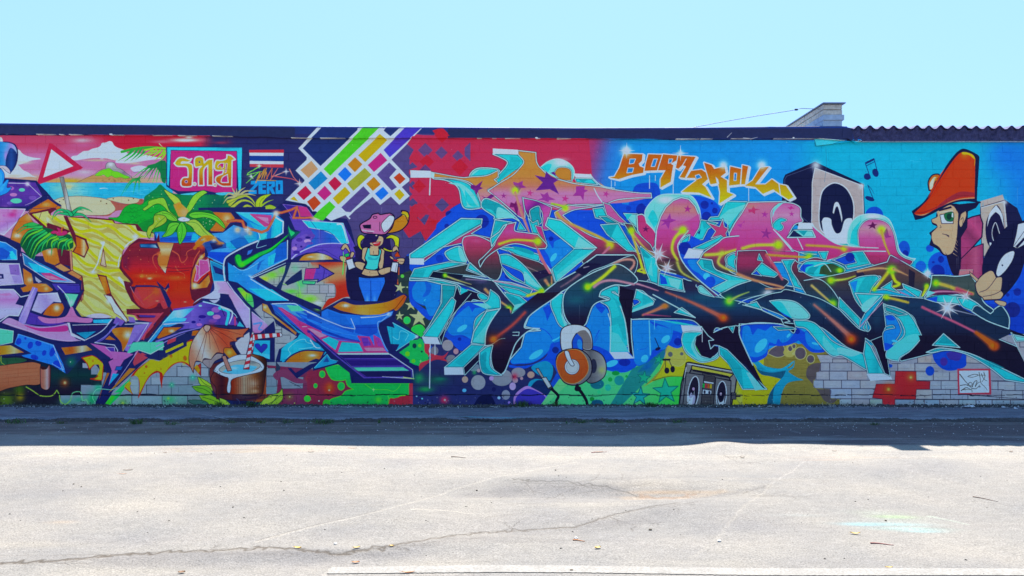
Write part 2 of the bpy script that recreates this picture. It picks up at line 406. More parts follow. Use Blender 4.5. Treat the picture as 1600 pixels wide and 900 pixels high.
# flag, tag, ZERO
T(320, 195, 6.667)
P('462,262 824,258 824,292 462,290', 'cf3050'); P('464,290 822,292 820,325 466,322', 'dfe4ee'); P('468,322 820,325 820,380 468,375', '143c94')
P('468,375 820,380 820,412 468,408', 'dfe4ee'); P('470,408 820,412 818,445 470,438', 'd0405a')
T(320, 195, 6.667)
P('480,585 560,580 560,622 505,680 540,680 540,720 455,720 455,690 520,622 478,622', '0f8cdc'); P('558,585 640,582 640,615 600,618 600,632 636,632 636,655 600,656 602,680 640,680 640,720 560,720', '0f8cdc')
P('646,590 730,588 732,645 705,655 735,720 700,720 675,670 672,720 646,720', '0f8cdc'); P('738,580 812,580 815,720 738,720', '0f8cdc'); P('764,618 785,618 785,682 764,682', '29306e'); P('668,618 700,618 690,640 668,640', '29306e')
G(480, 530, 70, '5fb050', .35)
for s, c in (('575,430 450,500 440,520 560,490 590,485', '7ae060'), ('560,490 430,605', '6cd84a'), ('480,530 500,560', 'e0f0e8'), ('530,600 575,490 560,560 620,460 590,560 640,450 615,560 640,490 650,560', 'f0a040'), ('640,560 700,450 690,545', 'f07050'), ('680,575 760,450', 'f07080'), ('700,540 840,485', 'f0a0a8'), ('700,530 900,560 1000,600', 'ee6070'), ('880,460 920,540 980,610', 'f08088'), ('540,575 740,580', 'f0b060')):
    PL(s, c, 1.6, .8)
SP(565, 425, 40, 'cfeecf'); SP(845, 485, 46, 'e0dcec'); SP(985, 612, 60, 'fbe8e8'); SP(480, 535, 30)
# dusty palm under the tag
for s in ('330,740 300,690 280,650', '340,740 360,690 420,650', '350,745 420,690 520,690', '330,745 250,715 200,760', '350,750 440,720 530,735', '320,755 240,760 190,820', '340,745 330,700 330,660'):
    L(s, 'a8a884', 4.4, .5)
for s in ('260,830 340,760 430,740 500,790 540,870', '280,860 380,790 470,800 530,860', '240,800 320,770 400,750', '400,870 440,840 520,870'):
    L(s, '2c5a34', 6, 1); L(s, 'a0b048', 4.6, 1)
C('540,880 530,800 590,740 690,720 640,760 600,810 590,880', '9cbc30', '2c4a2c', .7); L('570,860 575,800 620,750', '4a6a20', .6); C('600,870 680,830 760,880', '8cac38', '2c4a2c', .6); L('590,840 650,800 710,780', '8cae30', 3, .5)
T(480, 195, 6.667)
for i in range(9):
    y = 170+i*92; x = 1066+(34 if i % 2 else -30); r = 62-(i*7) % 20
    P('%d,%d %d,%d %d,%d %d,%d' % (x, y-r, x+r, y, x, y+r, x-r, y), '4c4582'); x2, r2 = 1030+(i*53) % 90, 48
    if i % 2: P('%d,%d %d,%d %d,%d %d,%d' % (x2-60, y+46-r2, x2-60+r2, y+46, x2-60, y+46+r2, x2-60-r2, y+46), 'b03460')
# blocks of the checks further down (tile 480,320)
T(480, 320, 6.667)
P('560,130 700,-60 1000,-60 1060,60 1240,350 1200,420 1040,520 960,640 400,640 400,120', '484482'); G(700, 60, 120, '40406c', .6)
P('1060,40 1130,-10 1200,70 1150,130 1220,210 1300,60 1240,20 1300,-20 1400,60 1480,20 1460,180 1380,180 1360,300 1240,390 1180,275 1060,345 1000,260 1060,130', 'c42c50')
P('1330,0 1480,0 1480,30 1390,75', '4c4684'); P('1145,130 1220,75 1265,130 1225,210', '4c4684'); G(1320, 180, 60, 'd42438', .8)
NV, MR = '1d2468', '5e1c3c'
# flamingo-like beak at the top left
T(0, 195, 6.667)
C('-60,185 20,175 100,178 160,205 185,260 187,340 165,430 105,512c 85,450 40,425 -60,420', NV)
C('-60,190 60,185 130,200 165,240 175,300 150,270 110,240 80,300 60,420 20,425 -60,415', '3f9cdc', g=(-60, 0, 170, 0, '1a7fd0', '3a90dc', '8f80d8', '7ea8e0'))
G(60, 320, 30, '9a80dc', .9, 90)
C('60,430 68,330 110,245 150,262 172,300 160,400 108,500 95,455', '16347c', g=(60, 0, 175, 0, '1e4a9c', '142c70'))
C('0,425 60,430 100,470 105,505 60,480 30,450 0,450', 'e0bcd8', NV, .6)
# purple spotted block
P('-60,560 60,555 380,580 430,640 490,700 560,785 645,840 560,890 300,900 -60,880', NV)
P('-60,585 90,592 370,600 440,740 290,850 -60,852', '4c2f9c', g=(-60, 590, -60, 850, '5a38a8', '3f2c96'))
for x, y, r, q, c in ((228, 678, 32, 18, '58c8bc'), (140, 728, 38, 18, 'b878c8'), (168, 792, 60, 26, '52c8b4'), (340, 760, 40, 22, '6a4cb4'), (120, 660, 26, 20, '9a60c0'), (100, 815, 30, 16, '6850b8')): O(x, y, r, c, q, 0)
L('90,605 280,610 310,630 430,745 320,812 260,835', 'cfc8ec', 1.1, .4, sm=False); G(285, 615, 34, 'e8e4f4', .9)
C('-60,420 0,450 40,500 45,560 30,610 70,570 90,580 70,650 120,650 60,715 -60,720', '1b8ae8', '14307c', .8)
C('-60,480 10,500 20,600 0,650 60,600 20,690 -60,690', '2ea0f0')
P('-60,870 265,870 250,905 -60,905', '8a3c9c')
P('280,895 500,768 610,845 560,880', 'e07018', NV, 1); G(480, 830, 70, 'f7b878', .9, 34)
# second tile
T(0, 320, 6.667)
P('-60,30 265,40 200,160 40,320 -60,280', 'a878c8', g=(-60, 50, 60, 300, 'c888cc', '9c70c4', 'b8b0e0'))
G(120, 100, 70, 'd02c98', .95, 40); G(60, 70, 90, 'c878d0', .6); G(150, 60, 40, 'e04898', .6, 30); O(40, 112, 16, 'b868c0', 12)
L('-40,34 262,44 200,150 150,200 40,310 -40,285', 'e4e0f0', 1.1, sm=False)
L('-60,28 280,32', NV, 1.6)
P('-60,290 40,325 130,360 220,400 220,490 190,600 -60,600', NV)
P('-60,370 60,390 175,470 180,575 20,575 -60,560', '1486e0', g=(0, 390, 180, 575, '1670d8', '1aa0e4')); P('90,490 130,480 170,540 170,568 110,560', '20c4e8'); P('-60,440 30,450 110,500 70,560 -60,570', '1452c4')
L('-40,372 60,396 172,470 176,570 20,572', '9ac8f0', .9, .5, sm=False)
P('-60,610 200,610 245,820 -60,840', '9a98d4', g=(-60, 0, 240, 0, 'a8a4dc', '8078c8')); P('90,625 195,625 205,735 110,725', '7a64bc'); P('120,740 210,745 225,800 150,812', '8880cc')
L('-40,608 198,612 242,822 -40,840', 'dcdcf4', 1, sm=False); P('-60,715 35,722 40,770 -60,772', NV); P('-60,735 15,740 18,758 -60,758', '9a98d4')
# orange beams
P('280,85 340,170 390,260 330,400 200,400 108,360 130,260 200,140', 'e88030', NV, .8)
G(300, 130, 60, 'f0b070', .8); G(180, 320, 60, 'f4e8dc', .95, 40); G(230, 250, 60, 'e88838', .7)
P('290,85 330,40 500,30 575,30 600,5 640,20 610,50 480,60', 'e07820', NV, .8)
# yellow letter body
P('300,90 430,60 560,28 590,40 530,75 530,110 700,125 900,125 1180,150 1200,190 1430,200 1600,290 1600,330 1550,330 1440,340 1300,420 1255,600 1350,720 1600,1200 1700,1140 1600,1130 1310,1210 1180,1160 1050,1170 850,1240 760,1100 870,900 850,740 750,680 735,640 560,600 480,420 500,290', MR)
KH, YL, PY = 'a49c58', 'e4e816', 'e6e890'
P('335,100 520,65 520,112 660,110 700,130 880,140 1170,165 1190,195 1410,215 1430,270 1600,300 1600,340 1440,345 1280,470 1240,660 1290,730 1340,780 1600,1180 1300,1215 1180,1190 1000,1150 850,1215 790,1080 860,960 880,890 860,740 760,690 740,480 600,450 500,280 380,150', PY, k=1)
for k in range(-9, 15):
    y0 = 60+k*104; a = []
    for x in range(280, 1700, 70):
        ph = x/95+k*1.3; a.append('%.0f,%.0f' % (x, y0+.42*(x-280)+34*np.sin(ph)+14*np.sin(ph*2.3+k)))
    st = ' '.join(a)
    if y0 < 900: L(' '.join('%s,%.0f' % (q.split(',')[0], float(q.split(',')[1])-50) for q in a), YL if k < 5 else 'e8ec78', 5.2, 4, 1, .5)
    n = len(a); v1 = [float(q.split(',')[1]) for q in a]; X = [int(q.split(',')[0]) for q in a]
    C(' '.join('%d,%.0f' % (X[i], v1[i]-20-12*np.sin(i*1.7+k)) for i in range(n))+' '+' '.join('%d,%.0f' % (X[i], v1[i]+18+12*np.cos(i*1.3+k*2)) for i in range(n-1, -1, -1)), KH)
    PL('%d,%.0f %d,%.0f' % (X[3], v1[3]+30, X[3]+1, v1[3]+30), KH, .3)
G(1410, 330, 46, 'dce4ee', .95); G(1060, 400, 30, 'dce4ee', .9); L('1300,440 1350,390 1430,350', 'dce6f0', 2.4, 1); L('1230,640 1240,560 1260,520', 'dce6f0', 2, 1)
L('1080,390 1040,520 1010,620 960,700', 'dce6f0', 3, 1.6, .9, 1.5); G(970, 700, 60, 'dce6f0', .8, 26); G(480, 160, 50, 'e4ead0', .9, 40); L('1240,760 1340,900 1400,960', 'dce6f0', 4, 2, .8, 1.6)
E()
P('330,90 440,55 560,30 590,45 520,95 450,80 400,90', MR); P('300,95 330,95 490,235 480,180 600,220 740,275 700,300 500,290 440,230', MR)
P('345,95 500,65 510,100 480,130 495,200 440,160', 'd8d888'); L('430,70 400,160', MR, .8)
P('660,115 700,115 790,310 900,355 930,450 880,555 750,490 790,430', MR); P('790,330 880,370 915,450 875,535 770,490 800,430', 'e07020', g=(790, 0, 915, 0, 'e87020', 'f4d0a8', 'e06818'))
P('720,470 745,470 758,690 735,690', 'e09080', MR, .9)
P('1075,455 1105,645 1045,625', 'e8b8a8', MR, 1); P('1010,720 1110,740 1160,930 1330,1190 1310,1210 1180,1080 1090,900', MR); P('1030,740 1100,752 1150,920 1110,930 1085,890', 'e07818', g=(1030, 0, 1140, 0, 'f09838', 'e05c14'))
P('430,480 590,450 620,600 570,630 470,590', 'e8822c'); G(520, 490, 50, 'f6e8d8', .9); P('430,500 600,460 620,610 860,750 850,900 580,640', MR, a=0)
P('570,640 630,610 740,680 650,700', 'e89868', MR, .9); P('700,710 750,680 850,745 830,780', 'e89060', MR, .9); P('810,780 850,750 855,880 840,890', 'e07030', MR, .9)
# navy bar with blue / pink
P('215,480 300,520 560,640 850,790 850,890 720,905 560,905 520,800 240,660', NV)
P('228,498 330,560 560,680 780,810 560,800 460,760 250,610', '1878bc', g=(228, 0, 780, 0, '1a6cb4', '1a9cd8', '9a88d0')); P('290,600 460,640 540,710 360,700', '18b0dc'); P('425,712 520,710 700,790 500,782', 'e048a0'); P('450,730 545,740 640,782 500,770', 'f088bc', 'e048a0', .6)
L('232,505 400,620 780,808 550,800 455,755 250,620 235,520', 'c8c8ec', .9, sm=False)
P('540,822 820,825 840,905 600,905', '4438a8')
P('240,660 330,720 350,840 300,860 250,820', 'e8823c'); G(310, 780, 40, 'f6d8c0', .9); P('360,740 440,800 400,815 370,790', '98a0c8', NV, .6)
P('215,870 340,820 420,820 480,825 550,880 500,930 350,960 230,960', 'e88030'); G(460, 860, 50, 'f4cc9c', .8)
# fronds over the arrow
C('210,400 260,300 330,250 480,240 640,290 740,320 765,430 700,470 560,450 450,480 380,520 320,560 250,480', '0a5a40')
for i, (a, b, c, d) in enumerate(((400, 215, 165, 280), (420, 240, 220, 380), (440, 260, 225, 430), (460, 270, 270, 470), (480, 290, 300, 520), (520, 300, 320, 560), (540, 320, 340, 590), (560, 330, 420, 520), (600, 330, 480, 440), (640, 340, 530, 530), (680, 350, 560, 450), (700, 360, 600, 470), (740, 370, 640, 530), (740, 360, 690, 470), (745, 380, 735, 490), (650, 320, 600, 420), (430, 230, 180, 300), (600, 350, 540, 480))):
    s = '%d,%d %d,%d %d,%d' % (a, b, (a+c)/2-30, (b+d)/2-26, c, d); L(s, '0c4a34', 5.4, .5); L(s, ('18a068', '2cae60', '5cba3c')[i % 3], 4, .3)
C('240,210 330,180 400,205 360,220 280,225', '2ca85c', '0c4a34', .6)
C('525,290 560,265 600,270 590,235 630,250 650,270 690,270 700,300 650,320 600,320 580,300 550,300', 'b82c78', '5e1c3c', .7); L('640,280 645,240 660,235', 'e07030', 2.4, 1.8)
for s in ('740,100 640,50 570,80 540,155', '740,100 660,90 600,90 560,130', '745,95 830,30 920,50 960,75', '745,100 850,100 910,140 950,180', '745,98 800,50 870,55', '740,100 700,60 640,60'):
    L(s, '0c4a34', 7, .6); L(s, '1ea878', 5.2, .3)
# ---- third tile: lower left letter
T(0, 445, 6.667)
P('-60,10 180,10 330,70 600,60 700,0 760,0 850,10 790,250 850,330 1220,350 1300,460 1480,430 1290,740 1180,700 1100,640 940,600 640,720 330,720 -60,740', NV)
P('590,0 830,10 830,80 650,85', '3c34a8'); P('670,90 815,100 760,215 735,235', '58c8b0'); G(740, 180, 40, 'a8d8e0', .8); L('600,10 700,120 735,235', 'd8dcf0', 1.1, .5)
P('-60,45 140,45 200,130 160,200 240,220 190,330 90,320 0,360 -60,380', 'a0a0dc', g=(0, 45, 0, 380, 'b078c8', 'a4a8e0', 'a8a0dc')); P('-60,100 100,85 130,110 60,115', 'c07cc8')
L('-50,45 140,48 215,125 300,105', 'dce4f4', 1.4, sm=False); L('235,225 190,320 90,315 0,380', 'dcdff4', 1.6, sm=False)
P('340,20 395,40 265,400 190,410 200,340', '7c74d0', g=(200, 0, 390, 0, 'a090dc', '6c68cc')); L('360,30 200,370', 'c8c8f0', .8, .4)
P('400,90 600,80 635,180 560,175 500,230 430,300 330,265 400,90', 'a8a8e0', g=(340, 250, 620, 100, '8c84cc', 'b4b8e6')); L('400,100 590,88 632,178 570,170', 'dde2f4', 1.1, sm=False)
C('450,310c 500,230 560,195 650,195c 665,250 620,320 540,325', 'e87020'); G(590, 240, 50, 'f8e8d8', .95)
P('215,30 320,30 300,70 240,75', 'e8822c'); C('400,30 480,10 550,50 500,75 400,70', 'e88030'); G(480, 40, 34, 'f4d0a8', .8)
P('310,285 430,330 600,380 690,400 520,430 270,405', '4a34a8')
C('400,330 520,350 650,340 700,310 740,230 760,240 800,320 860,345 960,350 940,395 700,385 600,400 480,400 420,370', 'd878c4')
C('20,395c 90,345 190,380 250,410 400,440 560,430 700,400c 720,490c 790,560 840,580c 700,590 500,560 300,490 140,440', 'b888cc'); C('250,420 400,450 560,440 690,425 700,480 560,490 400,480', 'c8349c'); L('60,400 300,480 500,555 700,580 840,580', 'd8c0e8', 1, .4); L('230,400 400,435 560,430 700,402', '9090dc', 1, .4)
C('900,330 960,305 1060,300 1165,330c 1120,345 980,345', 'c8b8e0')
P('725,405 960,395 970,350 1180,350 1160,440 1060,500 890,580 760,490', NV); P('700,395 725,395 750,500 890,575 880,585 740,530', 'd0d0f0'); P('970,365 1160,358 1130,400 975,398', '20a8dc'); P('765,430 1110,412 1050,470 770,488', '2a1c60'); P('795,500 1000,485 890,565', '108cc0'); L('755,418 1120,408 1165,355', 'c8d0f0', 1, sm=False); L('1165,360 1060,480 890,572', 'c8d0f0', 1.2)
P('1180,400 1210,330 1300,380 1260,430', '6c54b8'); L('1180,440 1080,560 1000,600', '5c50b4', 3, 1); L('1230,395 1100,530 985,600', '6e70cc', 2.4, 1)
P('-60,450 140,480 130,600 0,620 -60,620', '50c8b4'); L('-40,450 138,480 128,598 0,625', 'a8e4dc', 1, sm=False)
P('-60,640 110,630 250,705 60,725 -60,740', 'e88428', g=(-60, 0, 250, 0, 'f4a028', 'f8d8a0', 'e87028'))
# blue spotted shard
P('190,510 560,625 660,830 710,1030 540,970 500,860 380,845 225,735 330,715 150,620', '1a78e4')
for x, y, r, q in ((195, 590, 28, 36), (315, 630, 28, 38), (400, 610, 34, 28), (460, 710, 22, 30), (545, 700, 28, 50), (360, 755, 42, 26), (265, 558, 12, 14), (600, 830, 50, 42)): O(x, y, r, '1440c8', q, 20)
L('555,630 700,1020', 'a0c8f4', 1.2, .4); L('570,720 665,880 540,820', '7ab4f0', .9); P('150,615 190,508 560,625 712,1030 560,640 200,520', '7ab0f0', a=.5)
P('640,655 900,632 960,680 840,705 680,730', 'e88428', g=(640, 0, 960, 0, 'e86820', 'f4dcc0', 'e87420'))
C('1165,480 1240,445 1460,450c 1275,690c 1260,600', 'e87820', k=1); G(1330, 520, 70, 'f8ecdc', .95); G(1200, 500, 60, 'f0a048', .8); E(); P('1095,570 1140,530 1205,575', 'e8782c'); L('1420,460 1280,690', 'f0b880', 1)
P('1320,720 1400,600 1540,600 1700,590 1700,680 1450,680', '50c8b0'); P('1310,300 1700,300 1700,325 1440,325 1460,350 1430,360 1400,320', 'e05080')
P('940,610 1100,640 1220,760 1240,790 1380,770 1420,690 1450,680 1280,900 1180,900 1150,760', 'c05cb8'); P('1100,650 1190,650 1200,740', '4a34a8', 'd0b0e8', .9); L('985,600 1190,625 1225,680 1195,790 1380,770', 'd8d4f2', 1.2, sm=False)
L('1300,410 1550,400 1350,690 1240,900', 'd0d0f0', 1.1, .5, sm=False); P('1400,420 1540,405 1380,600 1330,700 1300,680', '7c6cc8'); P('1555,400 1600,380 1600,430 1500,570 1460,570', 'e04c70')
P('1440,830 1400,800 1480,705 1540,740', 'e84c6c'); 
T(0, 445, 6.667)
P('1080,100 1160,120 1200,190 1325,360 1315,395 1250,330 1190,290 1150,200', 'dcdcd0', MR, .8); G(1130, 170, 50, 'e0e8ec', .8)
P('845,150 850,110 870,90 860,150 840,175', 'd08878', MR, .8)
# ---- bromeliad, red letter (tile 160,320)
T(160, 320, 6.667)
P('1000,30 1700,20 1700,900 1000,900', '1d2468')
P('540,280 1700,280 1700,1000 540,1000', '1c2a7c')
P('545,290 600,280 1100,290 1250,270 1290,230 1400,170 1700,200 1700,600 1100,560 1100,420 580,400', '1a7fe0', g=(560, 0, 1500, 0, '1478d8', '3f90e0', '1498d8')); P('600,345 940,320 1050,380 600,385', '1450c4'); L('575,300 575,375', '90c0f0', .8); P('940,300 1000,300 1000,370 920,375', '18a8dc')
P('1105,490 1340,485 1280,540 1270,620 1100,550', '0f4cd0'); L('1100,490 1090,550 1270,625', '50a8e8', .8, sm=False); L('1090,560 1280,650', NV, 2)
P('1120,595 1275,660 1280,800 1160,770', '1878bc', '28a0d8', 1.2); P('1140,625 1255,680 1258,740 1160,720', '222c7c')
P('1110,70 1340,75 1385,140 1250,270 1110,270 1180,190', 'e88030', NV, .9); G(1310, 160, 60, 'f4c8a0', .9)
C('420,960 450,1040c', 'fff') if 0 else None
# red letter
P('375,350 560,375 590,290 600,390 745,395 1000,390 1080,440 1150,560 1165,760 1120,920 1000,1010 930,1090 860,1150 720,1110 690,1180 640,1110 600,1100 520,1080 400,1090 300,1000 240,880 220,790 300,810 260,710 185,670 200,540 280,420', MR)
C('385,385c 560,385 740,400 1000,400c 1080,450 1110,600 1130,800 1080,900 960,1000 940,1080c 860,1140 740,1110c 680,1020 600,960 560,1060 440,1080 340,1000 300,860 320,800 240,700 200,640 215,540 290,430', '84243c', g=(0, 390, 0, 1120, '74203c', 'a02038', 'e42818', 'f0401c', 'e03030', 'd84040'))
G(250, 600, 70, '701c44', .9, 120); G(480, 740, 200, 'f07830', .85, 34); G(760, 760, 160, 'ee8030', .7, 40); G(700, 860, 60, 'e82418', .8); G(490, 765, 40, 'fad8b8', .9, 18); G(410, 740, 30, 'f8a040', .8)
for i in range(34): x, y = 240+rng.random()*640, 470+rng.random()*380; O(x, y, 2+4*rng.random(), 'f07848' if i % 2 else 'f0a070', a=.8)
P('210,560 270,520 250,640 300,700 220,650', '64204c', a=.5)
P('385,405 570,400 600,455 390,450', '1c3060'); P('395,412 550,415 575,448 400,440', '2878bc', g=(395, 0, 570, 0, '1858a0', '8cb4d8'))
P('565,385 745,395 710,500 655,715 580,620 570,560 600,470', 'c08450', MR, .8, g=(0, 390, 0, 700, 'f0c8a0', 'c0783c', 'e08038', 'f8f0e0')); G(590, 510, 30, 'f09030', .8)
for s in ('730,480 790,520 810,580 840,600 880,550 880,490 960,450', '600,500 530,530 530,600 570,670', '760,640 790,690 850,720 850,750', '1010,480 960,560 940,640'): L(s, 'f86850', 1.8, .8, .9)
L('660,650 780,660 930,655', '6a1c34', 1.2); L('680,690 760,695 900,680', '6a1c34', 1.2)
L('350,845 560,850 600,890 660,1010 720,1120', NV, 3); P('560,790 650,870 690,810 700,860 660,900 720,1020 700,1090 640,980 600,880', NV); P('630,870 660,890 690,860 670,910', 'e08050')
P('280,850 350,850 420,1010 400,1000 330,920', '3a1c50'); L('290,850 340,940 430,1040', 'b080a0', .8)
P('345,865 600,870 640,960 690,1090 660,1130 600,1020 540,1040 460,1080 380,1050 320,950', 'dc4858', a=.75); G(560, 900, 60, 'e8782c', .7); G(500, 980, 60, 'e05848', .8); G(570, 1000, 26, 'f4b898', .8, 10); G(860, 1010, 24, 'f4c8a8', .8, 10); G(500, 1090, 24, 'f0c8b0', .8, 10)
L('430,990 510,930 560,880', 'f0703c', 1.6, .6); L('700,960 730,1010', 'b02838', 1, .3)
# orange bone and pink arrow
P('1090,470 1110,490 1080,560 1000,590 960,700 940,800 1000,820 1100,710 1130,780 1120,870 960,1010 930,980 910,880 920,700 960,600 1040,490', MR)
P('1070,495 1080,520 1000,600 960,720 940,810 1010,830 1110,730 1120,800 1090,860 930,880 925,790 945,680 1000,560', 'e07828', g=(925, 0, 1120, 0, 'f0b070', 'e07828', 'f0a860')); G(960, 840, 44, 'f8f0d8', .95); G(1030, 540, 30, 'f0e0b0', .8)
P('1100,560 1115,640 985,795 958,790 980,690 970,625 1005,640', 'd050a8', 'e8a0d4', 1.2); P('1090,590 1100,630 990,740 1000,680 1030,660', 'e088c8', 'a83c98', .6)
P('910,800 930,780 940,880 1060,800 1080,760 1120,760 1130,830 1000,960 930,980 905,900', NV, a=0)
# purple lavender area under it
T(160, 430, 6.667)
C('1160,30 1280,60 1330,190 1230,200c 1230,240 1170,290 1100,250 1030,240c 940,300c 1000,250 1160,160', 'a8b4e0', k=1); G(1240, 100, 70, 'd0a0d4', .9); G(1000, 260, 50, 'd8dcf0', .9); E()
C('1225,190c 1340,210 1360,300 1500,520 1540,570c 1400,540 1180,480 1240,270 1140,250 1040,240c 1150,260 1220,240', NV)
P('1270,60 1330,190 1530,345 1530,550 1500,550 1380,330 1320,200 1200,180', 'a090d4', g=(0, 60, 0, 550, 'c898d4', '9c94d8', 'a8a0dc')); L('1300,100 1340,190 1530,345 1535,550', 'c8d0f0', 1.2, sm=False)
P('950,320 1060,270 1230,320 1370,420 1420,520 1300,520 1060,510 1040,550 860,560 680,600 860,520 800,500 700,480 740,350', '4c34ac', g=(700, 0, 1400, 0, '6c5cc8', '4434a4', '6444b4'))
for x, y, r, q, c in ((1125, 398, 36, 22, '50c8b8'), (1190, 435, 42, 24, 'c078cc'), (1180, 360, 44, 30, '8458bc'), (1040, 432, 40, 18, '2c1c90'), (950, 488, 24, 14, '201c8c'), (1150, 475, 44, 20, '7048b4'), (1010, 515, 30, 16, 'a868c4'), (1020, 318, 18, 10, '80c8d8'), (1015, 468, 8, 8, '2c1c90')): O(x, y, r, c, q)
L('1050,275 1230,320 1370,400 1400,440', '90c8f0', 2, 1); L('1220,340 1310,380 1290,510', '28c0dc', 5, 4); L('1240,330 1340,370 1350,420 1320,500', 'c8e4f4', 3, 1.5); L('1240,350 1270,420', NV, 1.2)
L('1380,440 1380,520', 'e84890', 3, 2); P('1430,480 1480,540 1400,530', '30a8d0')
P('740,370 960,340 850,440 620,500', '18b0e0', g=(620, 0, 960, 0, '90d4f0', '1898d4')); P('640,490 760,440 880,450 860,480 700,495', '3cb8e4')
P('680,480 850,480 640,560 490,720 470,715 640,500', '2890d8'); L('470,700 630,500 740,380', '90d0f0', 1.6, .6, sm=False); L('640,510 900,490', 'c0c8f0', 1.8, .8)
P('560,650 640,540 840,535 700,620 580,665', 'e87420', NV, 1.4); G(720, 580, 46, 'f4e0d4', .9, 26)
L('560,690 700,640 840,590 1020,545', '7470cc', 3, 1.4); P('940,580 1015,578 990,625 930,630', 'e07828'); 
P('250,350 660,350 690,330 720,345 480,650 400,680 560,500 540,460 380,465 350,415 255,410', MR); P('255,400 600,395 590,420 360,410', 'e04c70'); P('360,450 540,445 560,420 620,390 640,385 460,600 430,680 415,660 530,490 370,465', 'e84c70'); P('380,415 560,420 540,440 390,435', '4434a0')
P('270,430 330,440 350,500 520,490 380,690 310,690 480,500 280,490', '7460c4', a=.9); L('340,490 480,495 300,800 140,890', 'c8ccf0', 1.1, .5, sm=False)
P('320,700 500,700 560,740 640,700 640,740 500,820 380,780 250,820', '50c8b0'); L('380,780 500,820 640,740', 'b0e4e0', 1.2, sm=False); L('560,740 700,670 860,600', '8c88dc', 1.4, .6); P('250,740 480,730 500,700 420,690 340,700', '50c8b0', a=.7)
P('340,890 410,825 480,850 400,910', 'e84c64')
# ---- lower left: roots, scroll, bolts (tile 0,540)
T(0, 540, 6.667)
P('-60,110 220,110 540,200 700,300 850,130 1100,250 1050,700 -60,700', '1c1c48', g=(0, 130, 0, 660, '123c44', '241838', '1e2838'))
G(60, 560, 140, '5c7c20', .9, 120); G(60, 640, 110, '7cb028', .8, 40); G(200, 460, 90, '4c7018', .8); G(210, 535, 60, 'a0901c', .8); G(740, 170, 80, '107a5c', .8); G(670, 385, 70, 'a04c24', .8); G(675, 385, 20, 'f8dca0', 1); O(735, 170, 5, 'd8f0e0'); O(40, 555, 5, 'e8f8c0')
C('-60,120 60,130 180,125 280,150 200,180 60,200 -60,220', '2c7044', a=.7); L('10,110 12,170 50,200', 'c8e048', 1, .4)
C('-60,240 60,200 220,180 340,170 420,190c 425,390 260,410 100,440 -60,470', 'b46a50', '2a1428', .7, g=(0, 170, 0, 450, 'b87058', 'a05c44')); 
for y in (250, 290, 330, 370): L('-40,%d 120,%d 260,%d 400,%d' % (y+20, y+5, y-10, y-20), '9a5640', 1, a=.7)
C('418,220 440,240 480,240 510,200 525,240 520,420 485,460 430,440 420,380', 'a8605c', '2a1428', 1, g=(418, 0, 525, 0, 'b07064', 'd0a0b0', '5c2c34')); C('425,225 450,215 480,235 455,250 430,245', '3a1c28')
P('640,520 850,410 1000,410 1040,330 950,330 880,130 860,240 950,240 955,400 840,410 830,500', '8a98b4', a=0)
P('630,520 840,515 840,410 1060,410 1060,300 950,300 950,230 860,230 860,180 1000,200 1060,280 1700,280 1700,665 625,665', '7c8ca8'); P('860,180 950,200 950,235 865,232', '8c98b8')
L('620,512 1000,512 1600,515', '141c34', 1.4); L('840,412 840,512', '2c3850', .6); L('950,410 1600,408', '2c3850', .6); L('952,330 952,410', '2c3850', .6)
G(700, 590, 120, '4a9c94', .8, 60); G(820, 560, 90, '2ca080', .7, 50); G(960, 560, 80, '10a868', .9, 110); G(1020, 440, 60, '18a880', .8)
G(640, 640, 60, '243c40', .8, 20)
# yellow flame with red edge (left)
C('850,125c 910,110 960,105 1010,130 1075,190c 1065,320 1050,360 940,345c 1000,330 1040,250 1030,200 990,190 930,245c 900,180', 'eed820', 'c42c20', 1.6); P('960,105 1010,130 1075,190 1060,300 1010,310 1040,250 1030,195 960,200 930,215 880,130', 'f0dc1c'); O(968, 160, 11, 'e89020'); O(930, 135, 8, 'e8a020')
T(160, 515, 6.667)
P('0,600 200,450 350,280 700,340 920,330 1130,350 1130,830 0,830', '8292ac')
for x0, y0, x1, y1, c in ((780, 380, 1110, 485, '8a9ab4'), (640, 490, 890, 570, '7e92ac'), (895, 490, 1120, 570, '74889c'), (460, 578, 585, 670, '7c8ca8'), (590, 578, 712, 672, '7a90a8'), (720, 580, 1000, 672, '748ca4'), (130, 690, 300, 815, '78a0a0'), (310, 695, 615, 820, '7e9ab0'), (625, 690, 880, 820, '6c98a0'), (890, 695, 1120, 820, '6c8494'), (510, 500, 630, 570, '90a0b8'), (300, 520, 370, 660, '90a4b4')):
    P('%d,%d %d,%d %d,%d %d,%d' % (x0, y0, x1, y0, x1, y1, x0, y1), c)
for s in ('770,380 1110,398', '600,488 1120,490', '450,575 940,572', '160,680 990,680', '775,390 775,488', '890,490 890,570', '585,575 585,672', '715,580 715,680', '458,575 458,672', '305,690 305,820', '620,690 620,815', '885,690 885,820', '1105,400 1105,480', '505,500 505,570', '825,370 825,392'): PL(s, '28304c', .9, a=.85)
L('160,682 1000,684', '141a34', 1.8)
G(700, 730, 90, '30b46c', .6, 60); G(210, 765, 60, '50a048', .7); G(210, 765, 18, 'd8e458', .9); O(775, 765, 6, 'c8f0b0'); G(720, 575, 40, '30b890', .8); O(722, 575, 6, '9cf0d0'); G(940, 495, 44, '28b8a0', .8); O(940, 497, 6, '90f0d8'); G(685, 715, 20, 'a0c848', .8); G(520, 800, 24, '60b038', .8)
G(500, 830, 400, '2a3c50', .5, 24)
T(0, 540, 6.667)
